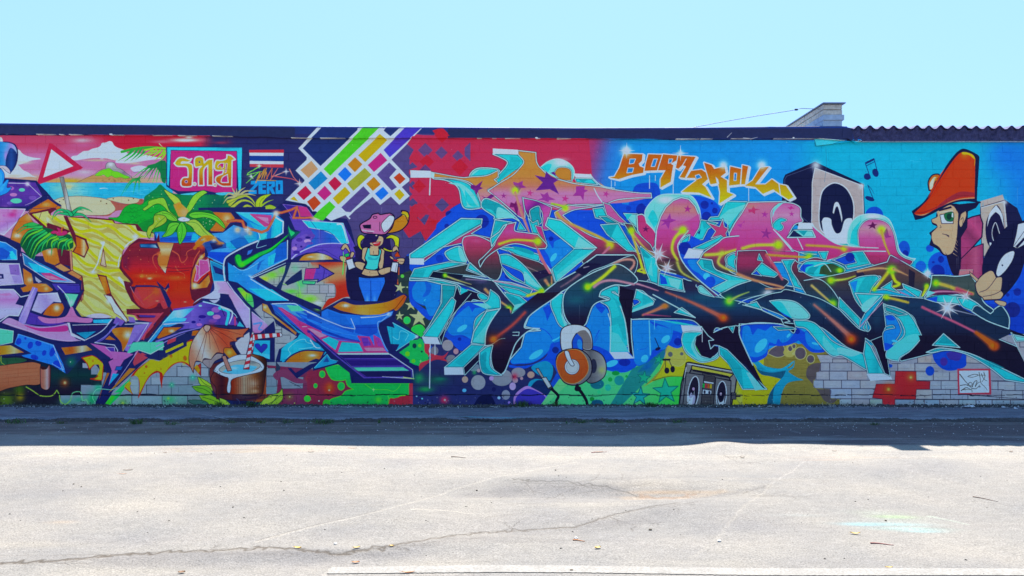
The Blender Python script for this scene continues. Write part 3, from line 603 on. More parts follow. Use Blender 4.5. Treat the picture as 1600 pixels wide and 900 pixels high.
# magenta tail going down
P('1060,660 960,660 1040,500 1110,290 1060,160 1130,150 1250,100 1450,100 1560,100 1540,140 1180,470 1130,560', NV)
P('1150,60 1310,70 1390,90 1290,150 1210,290 1180,350 1130,420 1165,260 1130,170 1180,140', 'c868c0'); P('1175,290 1240,295 1150,395 1135,405', '18a0dc'); P('1210,215 1280,215 1260,255 1195,255', '1860b8', NV, .8); P('1420,60 1540,125 1400,210 1385,180', 'e84c6c')
P('1350,235 1410,240 1160,470 1130,490', 'e88838'); P('1115,285 1140,285 1050,480 1030,570', 'e07828', g=(1115, 285, 1030, 570, 'e8803c', 'c06030')); L('1430,60 1200,400', 'b8a8e8', 1, .5)
P('1370,330 1190,490 1260,490 1170,520 1050,660 1110,660 1240,530 1330,400', '14b860'); P('1190,490 1370,330 1300,440 1230,490', '20c078'); P('1050,662 1160,520 1200,530 1110,662', '3cd838')
L('270,428 340,470 420,520 520,525 560,505 590,465 615,510 630,580 680,610 730,570 750,500 800,478 840,490 860,570 900,565 930,640', '8cc83c', 2.6, 2.2, .35, 2); L('270,428 340,470 420,520 520,525 560,505 590,465', 'b8e44c', .9); L('590,465 615,510 630,580 680,610 730,570', '9ce85c', .9); L('730,570 750,500 800,478 840,490 860,570 900,565 930,640', '6ce8b8', .8); L('1210,435 1160,458 1080,452 1010,452 970,500 965,550 990,590 975,640', '7cf0c0', .9)
# ---- yellow wing, grey blocks (tile 160,515)
T(160, 515, 6.667)
C('930,100c 960,115c 915,390c 830,345 740,370 640,480 620,620c 600,520 590,450 520,470 460,540 390,690 370,720c 385,600 370,500 330,480 290,510 290,600 320,680c 230,600 280,540c 330,440 500,310c 590,330c 880,170c 880,130', 'c42c20')
C('880,130c 960,115c 915,370c 830,330 720,370 640,470 632,490c 620,450 560,430 490,480 440,560 385,670c 390,560 370,500 330,475c 370,420 430,370 500,310c 590,330c 880,170c', 'efdc18'); C('280,540 300,560 285,600 310,670c 240,600 230,590', 'ecd018')
for x, y, r, q in ((715, 278, 17, 19), (860, 298, 20, 28), (457, 385, 14, 16), (438, 452, 7, 8), (610, 411, 7, 7)): O(x, y, r, 'e8701c', q)
for i in range(12): G(500+rng.random()*380, 260+rng.random()*100, 22, 'd8cc1c', .6)
P('655,220 840,135 845,160 660,245', 'efdc18'); P('680,110 770,80 760,120 675,155', 'e84868'); P('955,10 1020,10 1000,45 930,65', 'e87420')
P('1025,350 1025,480 950,400', 'd83838', '5a1c30', .8); P('985,360 1020,420 1000,460 955,395', 'e8a020')
# leaves beside the coconut
for s, c in (('990,490c 1040,510 1130,570 1150,640c 1060,600 1010,560', '9cc83c'), ('930,590c 1040,580 1120,610 1150,680c 1060,670 980,640', '6aa830'), ('1000,680c 1120,680 1200,720 1280,790c 1160,800 1060,760', '7cae2c'), ('1230,710c 1290,740 1330,790 1330,810c 1260,790 1230,750', 'a4d048'), ('890,740 950,730 1060,740 1100,780 960,780', '3c6c6c')): C(s, c, '1c4030', .8)
L('1010,500 1060,560 1140,600', '2c5428', .8); L('960,600 1060,620 1150,680', '2c5428', .8); L('1040,700 1160,740 1270,790', '2c5428', .8)
# coconut cup
C('1120,390 1150,360 1260,330 1700,330 1700,720 1480,740 1300,730 1200,700 1140,600 1115,480', '70343c', '2a1430', .9, g=(1115, 0, 1600, 0, '38182c', '7c2c20', '94482c')); G(1550, 560, 110, 'a08c84', .7, 80); G(1180, 620, 60, '7a5068', .5); P('1150,675 1700,670 1700,720 1480,740 1300,730 1190,700', '48243c', a=.6)
for x in range(1240, 1600, 26): L('%d,500 %d,660' % (x, x+4), '6a2c24', .7, a=.7)
C('1150,430c 1200,370 1290,345 1350,310 1500,285 1700,290c 1700,450c 1500,460 1350,490 1340,560 1330,640 1312,660 1300,620 1310,520 1260,480 1200,460', 'd4e2ee', '22284c', .8)
C('1215,420c 1280,375 1380,330 1500,310 1700,315c 1700,420c 1560,440 1380,460 1260,450', '98a0a8', '22284c', .6); C('1250,440c 1330,390 1440,365 1700,365c 1700,415 1500,445 1350,460', '58b0dc'); G(1400, 410, 60, 'a8d8ee', .8, 20)
for x, y in ((1175, 425), (1222, 455), (1190, 435)): O(x, y, 5, '2a2040')
P('1150,110 1320,300 1420,260 1350,160', 'e88020', NV, .8); G(1320, 235, 46, 'e0d070', .8)
# cocktail umbrella
C('1380,150 1430,90 1530,20c 1540,240 1450,270c', 'b8b8d0', NV, .8); L('1350,170 1420,270', '1c2048', 3.4)
P('1250,275 1290,275 1350,430 1295,425', 'a87878', '2a1430', .8)
C('1100,-40c 1250,-15 1400,-5 1530,-20c 1470,50 1470,75c 1400,85 1400,120c 1330,130 1340,190c 1270,190 1260,250c 1190,240 1130,310c 1060,300 1040,340c 970,330 945,450c 900,330 920,160 1000,20 1070,-50', 'e08878', '2a1430', 1, g=(920, 240, 1500, 0, 'f0c8cc', 'f09078', 'dc5038', 'ec7858', 'e06450')); G(1250, 120, 110, 'd0543c', .5); G(1130, -20, 70, 'a03838', .7)
C('1040,340c 1060,310 1130,310c 1190,250 1260,255c 1240,290 1170,330 1120,400 1060,360', '8c8494', '2a1430', .7)
for a, b in ((950, 380), (1035, 300), (1120, 200), (1220, 230), (1300, 160), (1370, 110), (1440, 50)): L('1095,-30 %d,%d %d,%d' % ((1095+a)/2+6, (b-30)/2-6, a, b), '4a1c2c', .8, .5)
C('1055,-30 1080,-50 1120,-40 1120,-10 1090,25 1060,0', 'd8a0a0', '2a1430', 1)
P('1545,60 1600,80 1520,415 1460,412', 'e8e0ea', NV, .8, k=1)
for i in range(6): y = 60+i*70; P('1400,%d 1640,%d 1640,%d 1400,%d' % (y+50, y-10, y+26, y+86), 'c83048')
E(); G(1590, 70, 40, 'e04868', .6)
# ---- K letter (tile 320,305)
T(320, 305, 6.667)
P('0,130 720,145 840,60 1080,100 1180,215 1480,245 1520,330 1600,640 1560,700 1240,690 1480,720 1480,880 980,900 200,900 200,700 0,640', NV)
C('-60,80 60,80 -100,50 -60,0', '0c6c50') if 0 else None
P('50,170 270,178 315,240 260,290 190,380 60,375 40,340 130,260', 'e88030', NV, .9); G(230, 240, 60, 'f4c8a0', .9)
P('60,400 190,390 300,310 560,390 560,460 330,560 200,640 200,720 30,640 40,580 180,540', '2c88dc', g=(60, 0, 560, 0, '3c98e4', '1c78d0', '189cd8'))
P('200,500 260,490 360,440 480,400 540,460 330,560 260,560', '18a0d8'); P('260,480 400,420 460,500 330,560', '0c68c4')
P('40,590 270,595 210,640 190,710 30,635', '0c4ad0')
L('30,640 200,720', '50b0e8', 1, .7); P('55,680 205,745 210,890 90,890', '1880c0', '2cb0e0', 1.2); P('80,730 195,780 195,835 110,810', '222c7c')
P('-60,670 30,680 50,780 -60,860', 'd858b0', 'e8a8d8', 1)
P('320,175 720,180 820,260 815,400 640,500 560,560 540,570 540,400 440,350 440,290', '0c80d4'); P('320,175 460,185 640,320 700,360 560,310', '30b8d8'); P('470,195 690,210 690,340 640,340', 'd848a0', 'e04c9c', .8); P('530,220 660,235 665,300', 'e888c8')
P('460,275 560,320 640,330 700,290 720,220 810,270 790,400 650,490 560,560 600,460 540,380', '18a4d4'); P('640,350 700,290 690,440 650,480', '1070c8'); P('735,240 800,275 790,390 710,440', '18b4d4'); L('730,225 815,275 812,390 650,490 600,520', 'c8e8f8', 2.2, 1.4, sm=False); L('335,180 700,190', '60c0f0', 1)
P('575,400 655,400 600,490 545,565 540,540', '30c8d8'); L('560,390 575,450', 'd8f0f8', .8)
# dark recess with the green arrow
P('560,470 860,420 890,500 850,700 500,880 250,890 210,830 210,700 300,640 440,520', NV)
L('565,470 540,545 640,520', '8cd0f0', 1.1, .6); L('550,475 400,540 240,630 200,690 195,800 210,890', 'b8d4f4', 2.4, 2)
P('500,565 480,605 440,625 450,580', '2c70d0')
C('255,770 300,740c 340,780 420,770 560,660 680,580 780,510 850,480c 855,650 850,670c 700,740 480,850 560,890c 300,890 250,880', '1c90e4', k=1, g=(250, 890, 860, 480, '2c88dc', '1c90e4', '0c68c8')); P('740,540 850,480 855,650 720,710', '0c5cc8'); P('660,640 740,600 715,720 660,740', '1cb0d8'); P('640,660 590,700 560,780 540,770 560,700', '1050b8', a=.7); G(330, 820, 60, '3ca0ec', .8); E()
L('300,735 360,775 440,770 560,700', '70b8f0', 1.6, .8); L('860,470 858,660 500,840 460,870', 'a8d0f4', 1.5, .8, sm=False)
P('860,330 940,380 1000,378 940,430 890,460 870,400', '0c5c60'); C('870,310c 890,360 930,385 935,400 900,430c 880,380', '20b878')
L('345,650 350,690 380,720 560,620 700,560 870,410', '0c7048', 11, 2, 1); L('345,645 355,690 385,720 560,620 700,550 850,425', '1cc83c', 8, .8); G(385, 720, 40, '5ce030', .9); G(345, 650, 30, '189c50', .7); L('560,620 600,600 680,560', '18a060', 3, 1)
# right half of K: violet with cyan
P('810,92 920,105 1000,110 1060,130 1130,220 940,240 900,220 860,150', '3a2a94', '7c6cd0', .7); P('975,115 1060,125 1120,220 1000,220', 'd83898'); P('910,140 950,230 900,190', '4a2a84')
P('880,220 1010,240 1440,290 1500,400 1580,560 1570,640 1440,690 1300,640 1180,590 1060,600 960,640 895,670 905,470 1000,380 940,360', '5444b8')
P('1100,350 1180,360 1300,370 1400,470 1430,505 1300,500 1100,540 1000,600 1150,430', '1464c8', g=(1100, 0, 1400, 0, '4450c0', '1a5cc8', '1074cc'))
P('1015,262 1440,290 1500,500 1420,505 1340,410 1220,360 1080,335', '18b8d8', 'b8d8f4', .8); L('1100,265 1160,345', '2458a8', .9); L('1380,300 1430,310 1480,480', 'd8ecf8', 2.4, 1)
L('1200,360 1290,380 1370,440', '20388c', 1.4, .4); L('905,660 960,610 1080,550 1200,510 1330,500 1430,505', 'a8b0f0', 2, 1.2); P('900,490 960,440 1060,400 1120,440 1100,500 960,590 900,620', '7058c0', a=.6)
for x, y, r, q, c in ((985, 465, 34, 20, '4a34a4'), (1075, 440, 28, 12, '241c84'), (1070, 478, 36, 20, 'b48cd4'), (935, 555, 28, 20, '9c7ccc'), (1090, 500, 40, 16, '5c4cb8'), (955, 595, 36, 18, '3c2c9c'), (1005, 535, 12, 10, '2c1c88'), (950, 517, 8, 8, '2c1c88'), (1110, 420, 40, 16, '5c44b0')): O(x, y, r, c, q)
L('1140,590 1230,570 1330,620 1440,690', '30289c', 1.4, .6)
C('975,680c 1040,620 1180,600 1290,630 1345,670c 1200,675 1080,680', 'e89838', NV, .9, g=(975, 0, 1345, 0, 'e88828', 'f0e0c8', 'e89030')) ; G(1100, 640, 60, 'f8ecdc', .8, 20)
# interior window with blocks (tile 320,410)
T(320, 410, 6.667)
P('560,150 840,30 850,0 1480,0 1470,200 1600,380 1450,370 1215,495 820,300 720,280', '8c9cac'); 
C('1100,0c 1480,-5c 1465,120 1490,240 1600,382c 1450,365 1215,495c 1250,430 1290,380 1360,352 1350,230 1240,215 1180,140', 'd83828', g=(1250, 0, 1330, 360, 'a08c6c', 'b07c5c', 'd8382c', 'dc3424')); G(1130, 60, 110, '8c9690', .9); G(1230, 200, 70, '98989c', .8, 30)
P('1060,235 1180,235 1180,318 1060,318', '8c98ac'); P('1200,232 1280,232 1280,318 1200,318', '9098b0'); P('1285,235 1350,235 1350,318 1285,318', 'a0a0b8'); P('1130,325 1265,325 1260,415 1130,400', '9098a8'); P('1265,325 1360,325 1358,352 1265,352', '9098b0')
for s in ('1060,232 1355,232 1360,350 1265,355', '1195,235 1195,318', '1285,235 1285,318', '900,320 1360,320', '1065,235 1065,318', '720,145 880,145', '700,230 840,232', '950,325 950,385', '1060,400 1260,405', '720,160 720,215', '780,150 770,215', '1080,0 1080,40', '900,50 1060,50', '1260,350 1255,440', '1240,200 1240,235', '1265,320 1270,350'): PL(s, '3a4458', .8, a=.8)
G(700, 130, 90, '70d038', .9, 60); G(620, 170, 60, 'b8e828', 1, 36); G(800, 80, 60, '68c848', .8); G(900, 300, 110, '58d048', .9, 36); G(1000, 220, 80, '40c870', .8); G(1090, 380, 110, '80e838', .95, 50); G(1180, 420, 60, 'e8f4e0', .95, 34); G(1180, 480, 50, '8ce028', .9, 30); G(980, 350, 60, '68d040', .8); G(940, 60, 60, '60b898', .6)
L('820,60 840,110 800,190 850,230 960,200 990,300 1010,340 1100,340 1150,360 1140,400', '8cf060', 1.2, .8, .9)
P('850,0 900,0 860,110 820,200 790,300 735,270 800,180 830,100', '1d3468'); P('1010,70 1015,180 860,240 830,215 900,150', '1d2c64'); P('1300,0 1480,0', 'fff') if 0 else None
P('1050,65 1190,58 1190,22 1345,115 1170,205 1180,175 1035,180', '5444b8', NV, 1.6); P('1052,68 1160,64 1130,172 1035,175', 'd03c98'); PL('1250,70 1230,160', '2c2484', 1); PL('1105,70 1085,170', 'a02c88', .8)
P('1015,190 1160,195 1140,228 1020,222', '40b88c', NV, .9)
P('560,150 860,20 850,0 480,160 880,395 1215,500 1215,465 820,300', NV)
L('475,165 840,5', 'a8d4f4', 1.4, .8); G(465, 165, 40, 'e0f0fa', .95)
# K descending leg
P('240,0 480,160 870,395 940,430 1280,580 1600,700 1600,1200 1300,950 1200,900 1000,700 640,400 440,320 250,190', '1c88e0')
P('245,20 470,160 860,392 640,398 500,320 360,230 250,190', '1890dc', g=(245, 100, 860, 392, '1c80dc', '2898e8', '18b0dc')); P('460,270 700,280 860,392 640,398', '18b4dc'); L('475,170 640,270 870,393', 'b8dcf8', 1.3, .9)
for i in range(14): O(300+rng.random()*250, 60+rng.random()*200, 3, '8cc8f4', a=.7)
C('260,195 340,220 480,330 620,395 760,400 950,400c 640,410 900,520 700,520 600,400 480,330', NV, a=0)
P('250,190 340,210 460,300 640,400 880,400 950,430 680,430 740,480 700,540 590,430 560,540 490,480 250,210', NV)
C('340,270c 380,265 430,310 490,345 510,460 480,460 420,400 360,330', '48c858', g=(340, 270, 510, 460, '98e83c', '40c060', '50b088')); L('435,330 435,400 505,402', '2a6a48', .7); P('340,275 300,260 250,200 470,460 620,600 740,660 740,720 680,640 500,470 430,400', NV)
P('260,330 250,345 440,640 470,690 470,500 260,260 220,200 120,210 180,280', 'a894d8', g=(120, 200, 470, 690, 'c890d0', 'a094dc', 'a8a4dc')); L('230,200 300,300 465,490 468,680', 'c4d4f4', 1.3, .9, sm=False)
P('488,515 670,660 668,735 500,735', '9a80cc', g=(0, 510, 0, 740, 'a88cd0', 'b070b8')); L('510,640 590,630 560,690 590,700', '4c88d8', 3, 2.4); L('490,515 668,655 668,735', 'c8d0f0', .9, sm=False)
P('500,480 740,660 800,740 920,770 960,770 780,880 730,1050 730,740', '8492ac'); P('600,430 700,540 740,640 960,770 900,830 780,900 730,900 730,660 620,580 520,490', '8c98ae')
for s in ('615,510 615,570 700,575 745,600 745,660 800,660 800,740', '730,700 800,700', '740,840 850,845', '810,755 890,755', '890,770 890,800', '640,575 665,572'): PL(s, '2c3450', .8)
P('595,420 650,440 700,530 960,730 945,760 880,700 700,560 600,500', 'e88a30', NV, 1, g=(595, 0, 960, 0, 'f4c080', 'e88030', 'e88848')); G(625, 465, 30, 'f8e8c8', .9)
# big lower band
P('690,430 930,420 990,440 1280,590 1560,700 1600,705 1600,900 1250,900 720,500', '2458c4')
L('700,430 930,428 1010,480 1280,600 1560,700 1515,580', 'b8dcf8', 1.6, .8); P('720,440 900,440 1090,560 1000,580 840,500', '4090d4'); P('850,445 980,450 1040,505 900,510', '50c8b0')
P('960,520 1100,560 1560,720 1600,740 1600,830 1400,800 1050,610 940,520', '1a60d8', g=(950, 500, 1600, 900, '1858d0', '2870e0', '1450c8')); L('1040,600 1200,690 1400,780 1600,820', '1440b8', 3, 2); L('1000,550 1200,640 1400,720 1600,770', '1c7cec', 2, 1.4)
P('760,470 800,470 950,570 980,605 1180,700 1400,790 1600,850 1600,900 1200,900 940,640 820,530', 'c83c94'); L('790,490 960,590', 'e860a8', 2, 1); P('1085,690 1130,690 1270,770 1180,780', 'f088c0'); L('1015,668 1075,665', 'f4a8d0', 1.2)
P('725,490 960,700 1270,900 1000,900 980,740', '18a0c8'); P('720,500 1000,740 1270,900 1230,900 970,720 730,530', '1c58b8')
P('980,740 1180,840 1260,900 1300,960 1200,990 980,1010 860,1060 800,1130 790,1060 820,900 900,850 960,790', '1494c8', NV, 1.6)
T(320, 515, 6.667)
P('785,330 800,200 850,150 960,90 1000,40 1080,80 1200,170 1230,195 1080,200 960,230 860,300', '18a0cc', g=(790, 340, 1100, 50, '1cb4d8', '1488c4')); L('860,290 890,250 870,200 940,130 990,105 1040,100 1060,130 1120,150 1130,180 980,200', '70d8ec', 1.3, .8); L('1100,110 1150,180 1200,190', 'c8ecf4', 2, 1)
C('825,345c 900,270 1040,215 1245,225c 1200,310 1150,310 1050,360 945,440c', 'e88428', NV, 2.2, g=(825, 0, 1245, 0, 'e88020', 'f0a048', 'e87028')); G(1120, 268, 60, 'f8f0e4', 1, 22)
# dark red nebula
P('640,340 1700,340 1700,830 740,830 740,660 640,660', '7888a4'); P('640,370 770,380 1200,420 1700,430 1700,820 560,820 660,670 750,640 760,530 710,480', '7a2c54', g=(700, 0, 1500, 0, '7a3464', '74304c', '7c2c4c'))
P('785,492 1028,492 1020,612 800,615', '7888a4', '3a3050', .5); L('880,540 1000,600', '2a3450', .8); L('930,580 1020,575', '2a3450', .6); P('740,330 790,390 770,480 740,420', '303c60') 
P('640,400 730,400 750,480 640,480', '7c8ca8', '3a4458', .6); P('640,490 740,490 750,590 640,595', '7488a4', '3a4458', .6); P('640,600 748,600 745,670 640,672', '6c8ca4')
C('710,480 760,430 860,420 960,500 1100,540 960,560 800,490 760,530', '7c3c68')
G(1090, 510, 50, 'c83828', .9); G(1300, 610, 110, 'd83820', .95, 90); G(1300, 610, 34, 'f88040', 1); G(1295, 635, 14, 'fce0c8', 1); G(880, 700, 60, '7c9030', .5); O(885, 700, 7, 'e8f0a0'); O(935, 765, 6, 'c8e870'); O(1188, 743, 9, 'e0c0d8'); O(1075, 445, 5, 'e0d0e0')
P('860,400 960,510 1120,400 1180,340 1100,360 945,450 900,400', NV)
P('1130,400 1280,240 1400,340 1300,380 1140,410', '1490c8', NV, 1.2); P('1240,340 1275,280 1300,335', '2050a4'); L('1145,400 1275,250 1320,320 1390,335', '60d0ec', 1, .5, sm=False)
for s in ('1250,395c 1350,370 1430,400 1500,470 1510,500 1450,520 1380,530 1300,480',): C(s, '14b45c', '3cd838', 1.4)
P('735,0 720,335 670,310 680,100 520,100 510,90 720,-90', NV)
P('515,110 680,110 678,310 500,250', '20a8d8', NV, .6); P('500,250 678,310 678,260 505,230', '60c8e8', a=.5); C('585,180c 560,145 525,150 525,180 590,245c 645,190 650,165 640,150 605,150', '2c34b0', NV, .6)
# coconut right half (tile 320,515)
C('480,250c 600,280 640,320 640,420 620,560 600,665 560,700 300,730 120,720c 110,600 60,500 200,340 ', '7c3c38', '2a1430', 1, g=(60, 0, 640, 0, '40182c', '8c3018', 'a09084', '7c4828', '2c1820')); G(500, 560, 80, 'b8a49c', .8, 70); G(520, 640, 60, 'd8c8b8', .6, 30); P('130,675 600,665 560,720 300,740 140,710', '48243c', a=.7)
for x in range(250, 620, 24): L('%d,500 %d,660' % (x, x+4), '6a2c24', .7, a=.6)
C('90,430c 130,370 230,310 330,265 430,260 520,290 600,350 615,400 570,440 400,480 280,520 270,600 260,655 235,650 230,600 245,510 210,490 150,465', 'd4e2ee', '22284c', .8)
C('145,420 200,370 300,330 430,315 560,350 575,385 500,430 350,455 220,455', '98a0a8', '22284c', .6); G(500, 340, 60, '6c7484', .8, 30); C('180,440c 300,370 440,370 550,385c 480,440 330,465', '50b0dc'); G(300, 400, 60, 'b0dcf0', .8, 18)
for x, y in ((108, 425), (155, 458), (130, 440), (590, 390)): O(x, y, 5, '2a2040')
P('175,275 215,270 280,425 235,432', 'a87878', '2a1430', .8); P('490,30 510,20 460,412 400,412 430,300 470,100', 'e8e0ea', '2a1430', .7, k=1)
for i in range(7): y = 50+i*66; P('380,%d 560,%d 560,%d 380,%d' % (y+30, y-20, y+14, y+64), 'c83048')
E(); P('490,115 500,50 790,30 805,50 800,72 560,95 510,115', 'e8e0ea', '2a1430', .7, k=1)
for i in range(4): x = 505+i*78; P('%d,0 %d,0 %d,130 %d,130' % (x, x+36, x+56, x+20), 'c83048')
E()
for s, c in (('590,790c 660,690 760,660 805,610c 810,720 740,790 690,800', '8cb43c'), ('560,790c 620,720 700,690 760,680c 700,760 640,790', 'a8c848')): C(s, c, '1c4030', .8)
L('640,780 720,740 790,680', '2c5428', .8)
for x0, x1 in ((440, 450), (470, 510), (500, 550), (540, 580), (580, 600)): L('%d,800 %d,740' % (x0, x1), '1c7c38', 1.6, .3)
C('150,710c 210,730 260,770 275,805c 220,800 170,780', 'a4d048', '1c4030', .7); L('330,720 360,750 350,790', '4c5c98', 1.6, .6); L('420,800 440,760 500,740', '4c5c98', 1.6, .6); P('280,680 560,680 500,830 300,830', '241c48', a=.4)
# bromeliad over the letters
T(160, 320, 6.667)
C('560,120 760,40 960,60 1120,60 1180,120 1160,180 1100,270 800,285 560,275 440,280 400,240 380,200', '10883c'); C('900,70 1120,70 1190,150 1110,265 1000,280 900,200', '0c7840', '14482c', .6); G(700, 210, 120, '0c7a3c', .8)
for i in range(10): O(1040+rng.random()*120, 120+rng.random()*110, 4, 'a8d8b0')
# leaves
lf = (('780,150 740,110 640,60 540,100 620,110 700,160 770,170', '6cbc3c'), ('540,110 640,110 670,160 620,210 520,260 490,350 460,300 480,230 530,190', '8cae3c'), ('900,110 940,75 1060,75 1180,110 1260,190 1270,245 1160,160 1060,130 960,140', '5cbc3c'), ('860,180 940,150 1000,170 1080,260 1160,330 1060,340 980,300 930,230', '8cb850'), ('800,190 740,180 690,200 660,280 620,335 720,310 780,230', '5cb83c'), ('820,180 780,240 780,320 805,410 860,330 875,260 850,200', '4cb83c'))
T(160, 320, 6.667)
C('480,-40 540,-60 640,-70 700,60 780,130 720,120 640,20 560,-10 440,60 420,40 470,0', '7cbc40', '14482c', .8); C('640,-160 720,-120 800,-60 830,20 820,110 770,60 740,-20 690,-80', '98bc48', '14482c', .8)
C('1090,-130 1040,-150 950,-100 880,20 860,90 920,60 1000,-60 1060,-110', '7cc040', '14482c', .8)
P('740,0 800,-30 900,60 860,130 790,120', 'e0a050', k=1); G(800, 20, 50, 'e8a030'); G(850, 80, 60, 'f0b880'); E()
for s, c in lf: C(s, c, '14482c', .9)
for s in ('760,150 700,100 620,85', '650,130 560,210 490,320', '920,105 1060,95 1190,140 1260,220', '880,180 980,190 1060,280 1120,330', '780,200 710,230 650,320', '825,200 830,280 810,380'): L(s, '2c6c2c', .8, a=.8)
for x, y in ((590, 140), (560, 170), (600, 150), (960, 270), (1080, 190), (1120, 175), (800, 290)): O(x, y, 4, 'd8f0c0')
C('785,150 810,130 850,125 910,150 890,170 820,172', 'e4e8f0', '3a4a60', .6); G(850, 150, 20, 'e8a090', .9, 10)

P('990,400 1090,340 1190,335 1290,400 1290,450 1140,470 1095,505 1080,460 1040,420', '1c50a8', a=.9); P('1120,400 1230,390 1260,430 1150,470', '1c2468')
# flame from the leaf tip
for s in ('980,400 1040,340 1120,330 1180,360 1220,390 1260,400', '1000,420 1080,360 1160,340 1200,380', '960,450 1020,390 1100,370 1160,350'): L(s, 'f08c20', 5, 1.5, .9, 1.5)
G(1110, 340, 70, 'f09428', .9, 24); G(1160, 360, 36, 'f8dcc0', .9); G(1060, 360, 30, 'f0c070', .9); G(1030, 430, 40, 'e8782c', .7); G(1220, 400, 50, 'e89040', .8, 26)
# orange lightning
T(320, 305, 6.667)
for w, c in ((4.4, 'e0503c'), (2.6, 'f08058')):
    L('240,270 320,262 390,270 410,330 470,350 530,365 590,385 650,360 690,290 720,230 740,180 800,180 900,150 960,120 940,180 920,235 1040,235 1100,230 1180,250 1230,220 1320,210', c, w, w*.7, .95, .8, False)
    L('960,130 980,180 990,230', c, w*.6, w*.4)
G(340, 360, 46, 'f4c8a0', .9); G(440, 360, 50, 'f4c0a0', .95, 40); G(470, 395, 40, 'e8a878', .7); G(740, 190, 46, 'f6e8e0', 1); G(1160, 245, 70, 'fae8c8', 1, 34); SP(445, 355, 44); G(400, 400, 60, '7c94c8', .6)
G(60, 440, 60, 'f09828', .8, 30)
# ---- lattice (tile 480,195)
T(480, 195, 6.667)
W = 'd8e6f2'
P('-420,640 -60,310 -60,-20 1250,-20 880,360 1075,575 990,650 1065,740 960,835 870,750 760,835 680,750 430,970 400,1010 250,960 -520,870', W, a=0)
def lat(st, c): P(st, c)
P('115,-60 165,-60 -60,250 160,430 560,-60 600,-60', W, a=0)
# white lattice as one body, coloured cells on top
P('160,-20 1260,-20 880,360 1078,575 985,648 1068,740 960,835 872,748 760,835 685,755 440,985 400,940 250,1000 90,900 -50,800 0,300', W)
P('-420,655 -110,275 -60,240 0,340 -60,520 -10,560 -230,780 -560,775', W, a=0)
P('-110,280 -90,240 -60,200 -60,640 -240,790 -230,790 -560,780 -420,640', W, a=0)
T(320, 195, 6.667)
P('975,245 1190,20 1240,20 1600,20 1600,900 1120,900 1080,830 840,785 1045,580 945,475 1075,350', W)
P('960,-10 1165,20 975,235', '24357a', a=0)
P('1225,30 1600,30 1595,60 1205,430 1020,245', '203478')
P('1640,40 1760,40 1310,530 1240,460 1600,100', '48bc2c')
for st, c in (('995,472 1110,375 1180,460 1080,555', 'f0a080'), ('1078,605 1210,482 1280,560 1145,680', '0f7cc4'), ('960,715 1050,635 1115,710 1030,785', 'c82058'), ('1385,515 1462,438 1532,515 1460,590', '0c6ce0'), ('1285,605 1355,540 1428,615 1355,688', 'c82058'), ('1170,715 1250,635 1322,715 1245,788', 'd02c94'), ('1065,800 1145,740 1210,815 1130,895', 'e0502c'), ('1490,415 1565,340 1640,415 1565,492', 'ee9020'), ('1485,610 1600,510 1670,580 1550,688', '8c9838'), ('1332,765 1460,645 1518,710 1390,832', 'e0bc10'), ('1180,900 1300,795 1362,855 1230,1000 1130,960', '44bc2c'), ('888,775 930,745 975,800', 'e0bc18')): P(st, c)
T(480, 195, 6.667)
P('600,20 770,20 240,530 170,460', '48bc2c'); P('835,20 980,25 870,125 800,65', '203478'); P('1030,25 1205,25 860,340 795,262', '4038c0', g=(1030, 25, 860, 340, '4c38bc', '4040c8'))
P('530,318 760,100 835,160 605,388', 'e0bc10'); P('630,420 765,292 835,370 695,492', 'd02c94'); P('420,415 500,338 575,412 495,492', 'ee9020'); P('415,612 600,448 670,520 480,688', '8c9838')
P('355,860 585,640 655,715 450,910 400,905', '504890'); P('615,615 695,542 765,620 685,690', 'ee9020'); P('705,718 790,645 850,712 770,785', '0c6ce0')
P('725,520 855,392 930,465 855,550 935,650 880,685', '504890'); P('900,550 960,500 1025,565 965,620', 'e0502c'); P('905,720 960,670 1015,730 965,785', 'e0c010')
P('350,860 430,950 760,840 690,755 ', '504890', a=0); P('500,890 680,750 760,835 870,748 960,835 1068,742 990,650 1078,575 880,365 1000,250 1130,150 1060,400 1070,900 1000,1000 500,1000 430,960', '4c4686')
P('1040,200 1100,122 1700,128 1700,480 1060,470 1150,440 1060,350 1110,260', 'b83060')
for x, y, r, c in ((1405, 110, 80, 'd02444'), (1230, 265, 78, '584888'), (1398, 290, 66, '584888'), (1570, 325, 60, '584888'), (1245, 385, 76, 'd42448'), (1130, 350, 70, 'd03058'), (1165, 640, 72, 'd42444'), (1405, 835, 76, '504684'), (1590, 440, 90, 'd42448'), (1180, 900, 90, 'c42c54'), (1230, 470, 60, '584080')):
    P('%d,%d %d,%d %d,%d %d,%d' % (x, y-r, x+r, y, x, y+r, x-r, y), c, a=.95)
C('1330,585c 1440,590 1540,680 1600,800c 1700,900 1600,1000 1300,980 1300,840 1250,750', 'b82c5c', a=.95); P('1405,760 1480,835 1405,910 1330,835', '504684')
G(1700, 300, 60, 'd02850', .7); P('1640,240 1700,180 1700,380 1640,320', '584888')
T(480, 320, 6.667)
C('1345,330c 1350,200 1440,150 1500,150 1480,60 1600,-20 1720,-60 1720,200', '0c50d4', 'none' and '0a3cb0', .8); O(1480, 100, 40, '142c98'); O(1450, 220, 16, '0c3cc0')
# dark disc behind the girl
C('420,660 560,560 900,560 950,680 940,900 860,1100 700,1130 560,1090 440,960 405,800', '1c1c50')
P('480,440 640,380 860,380 900,640 560,640', '201c50')
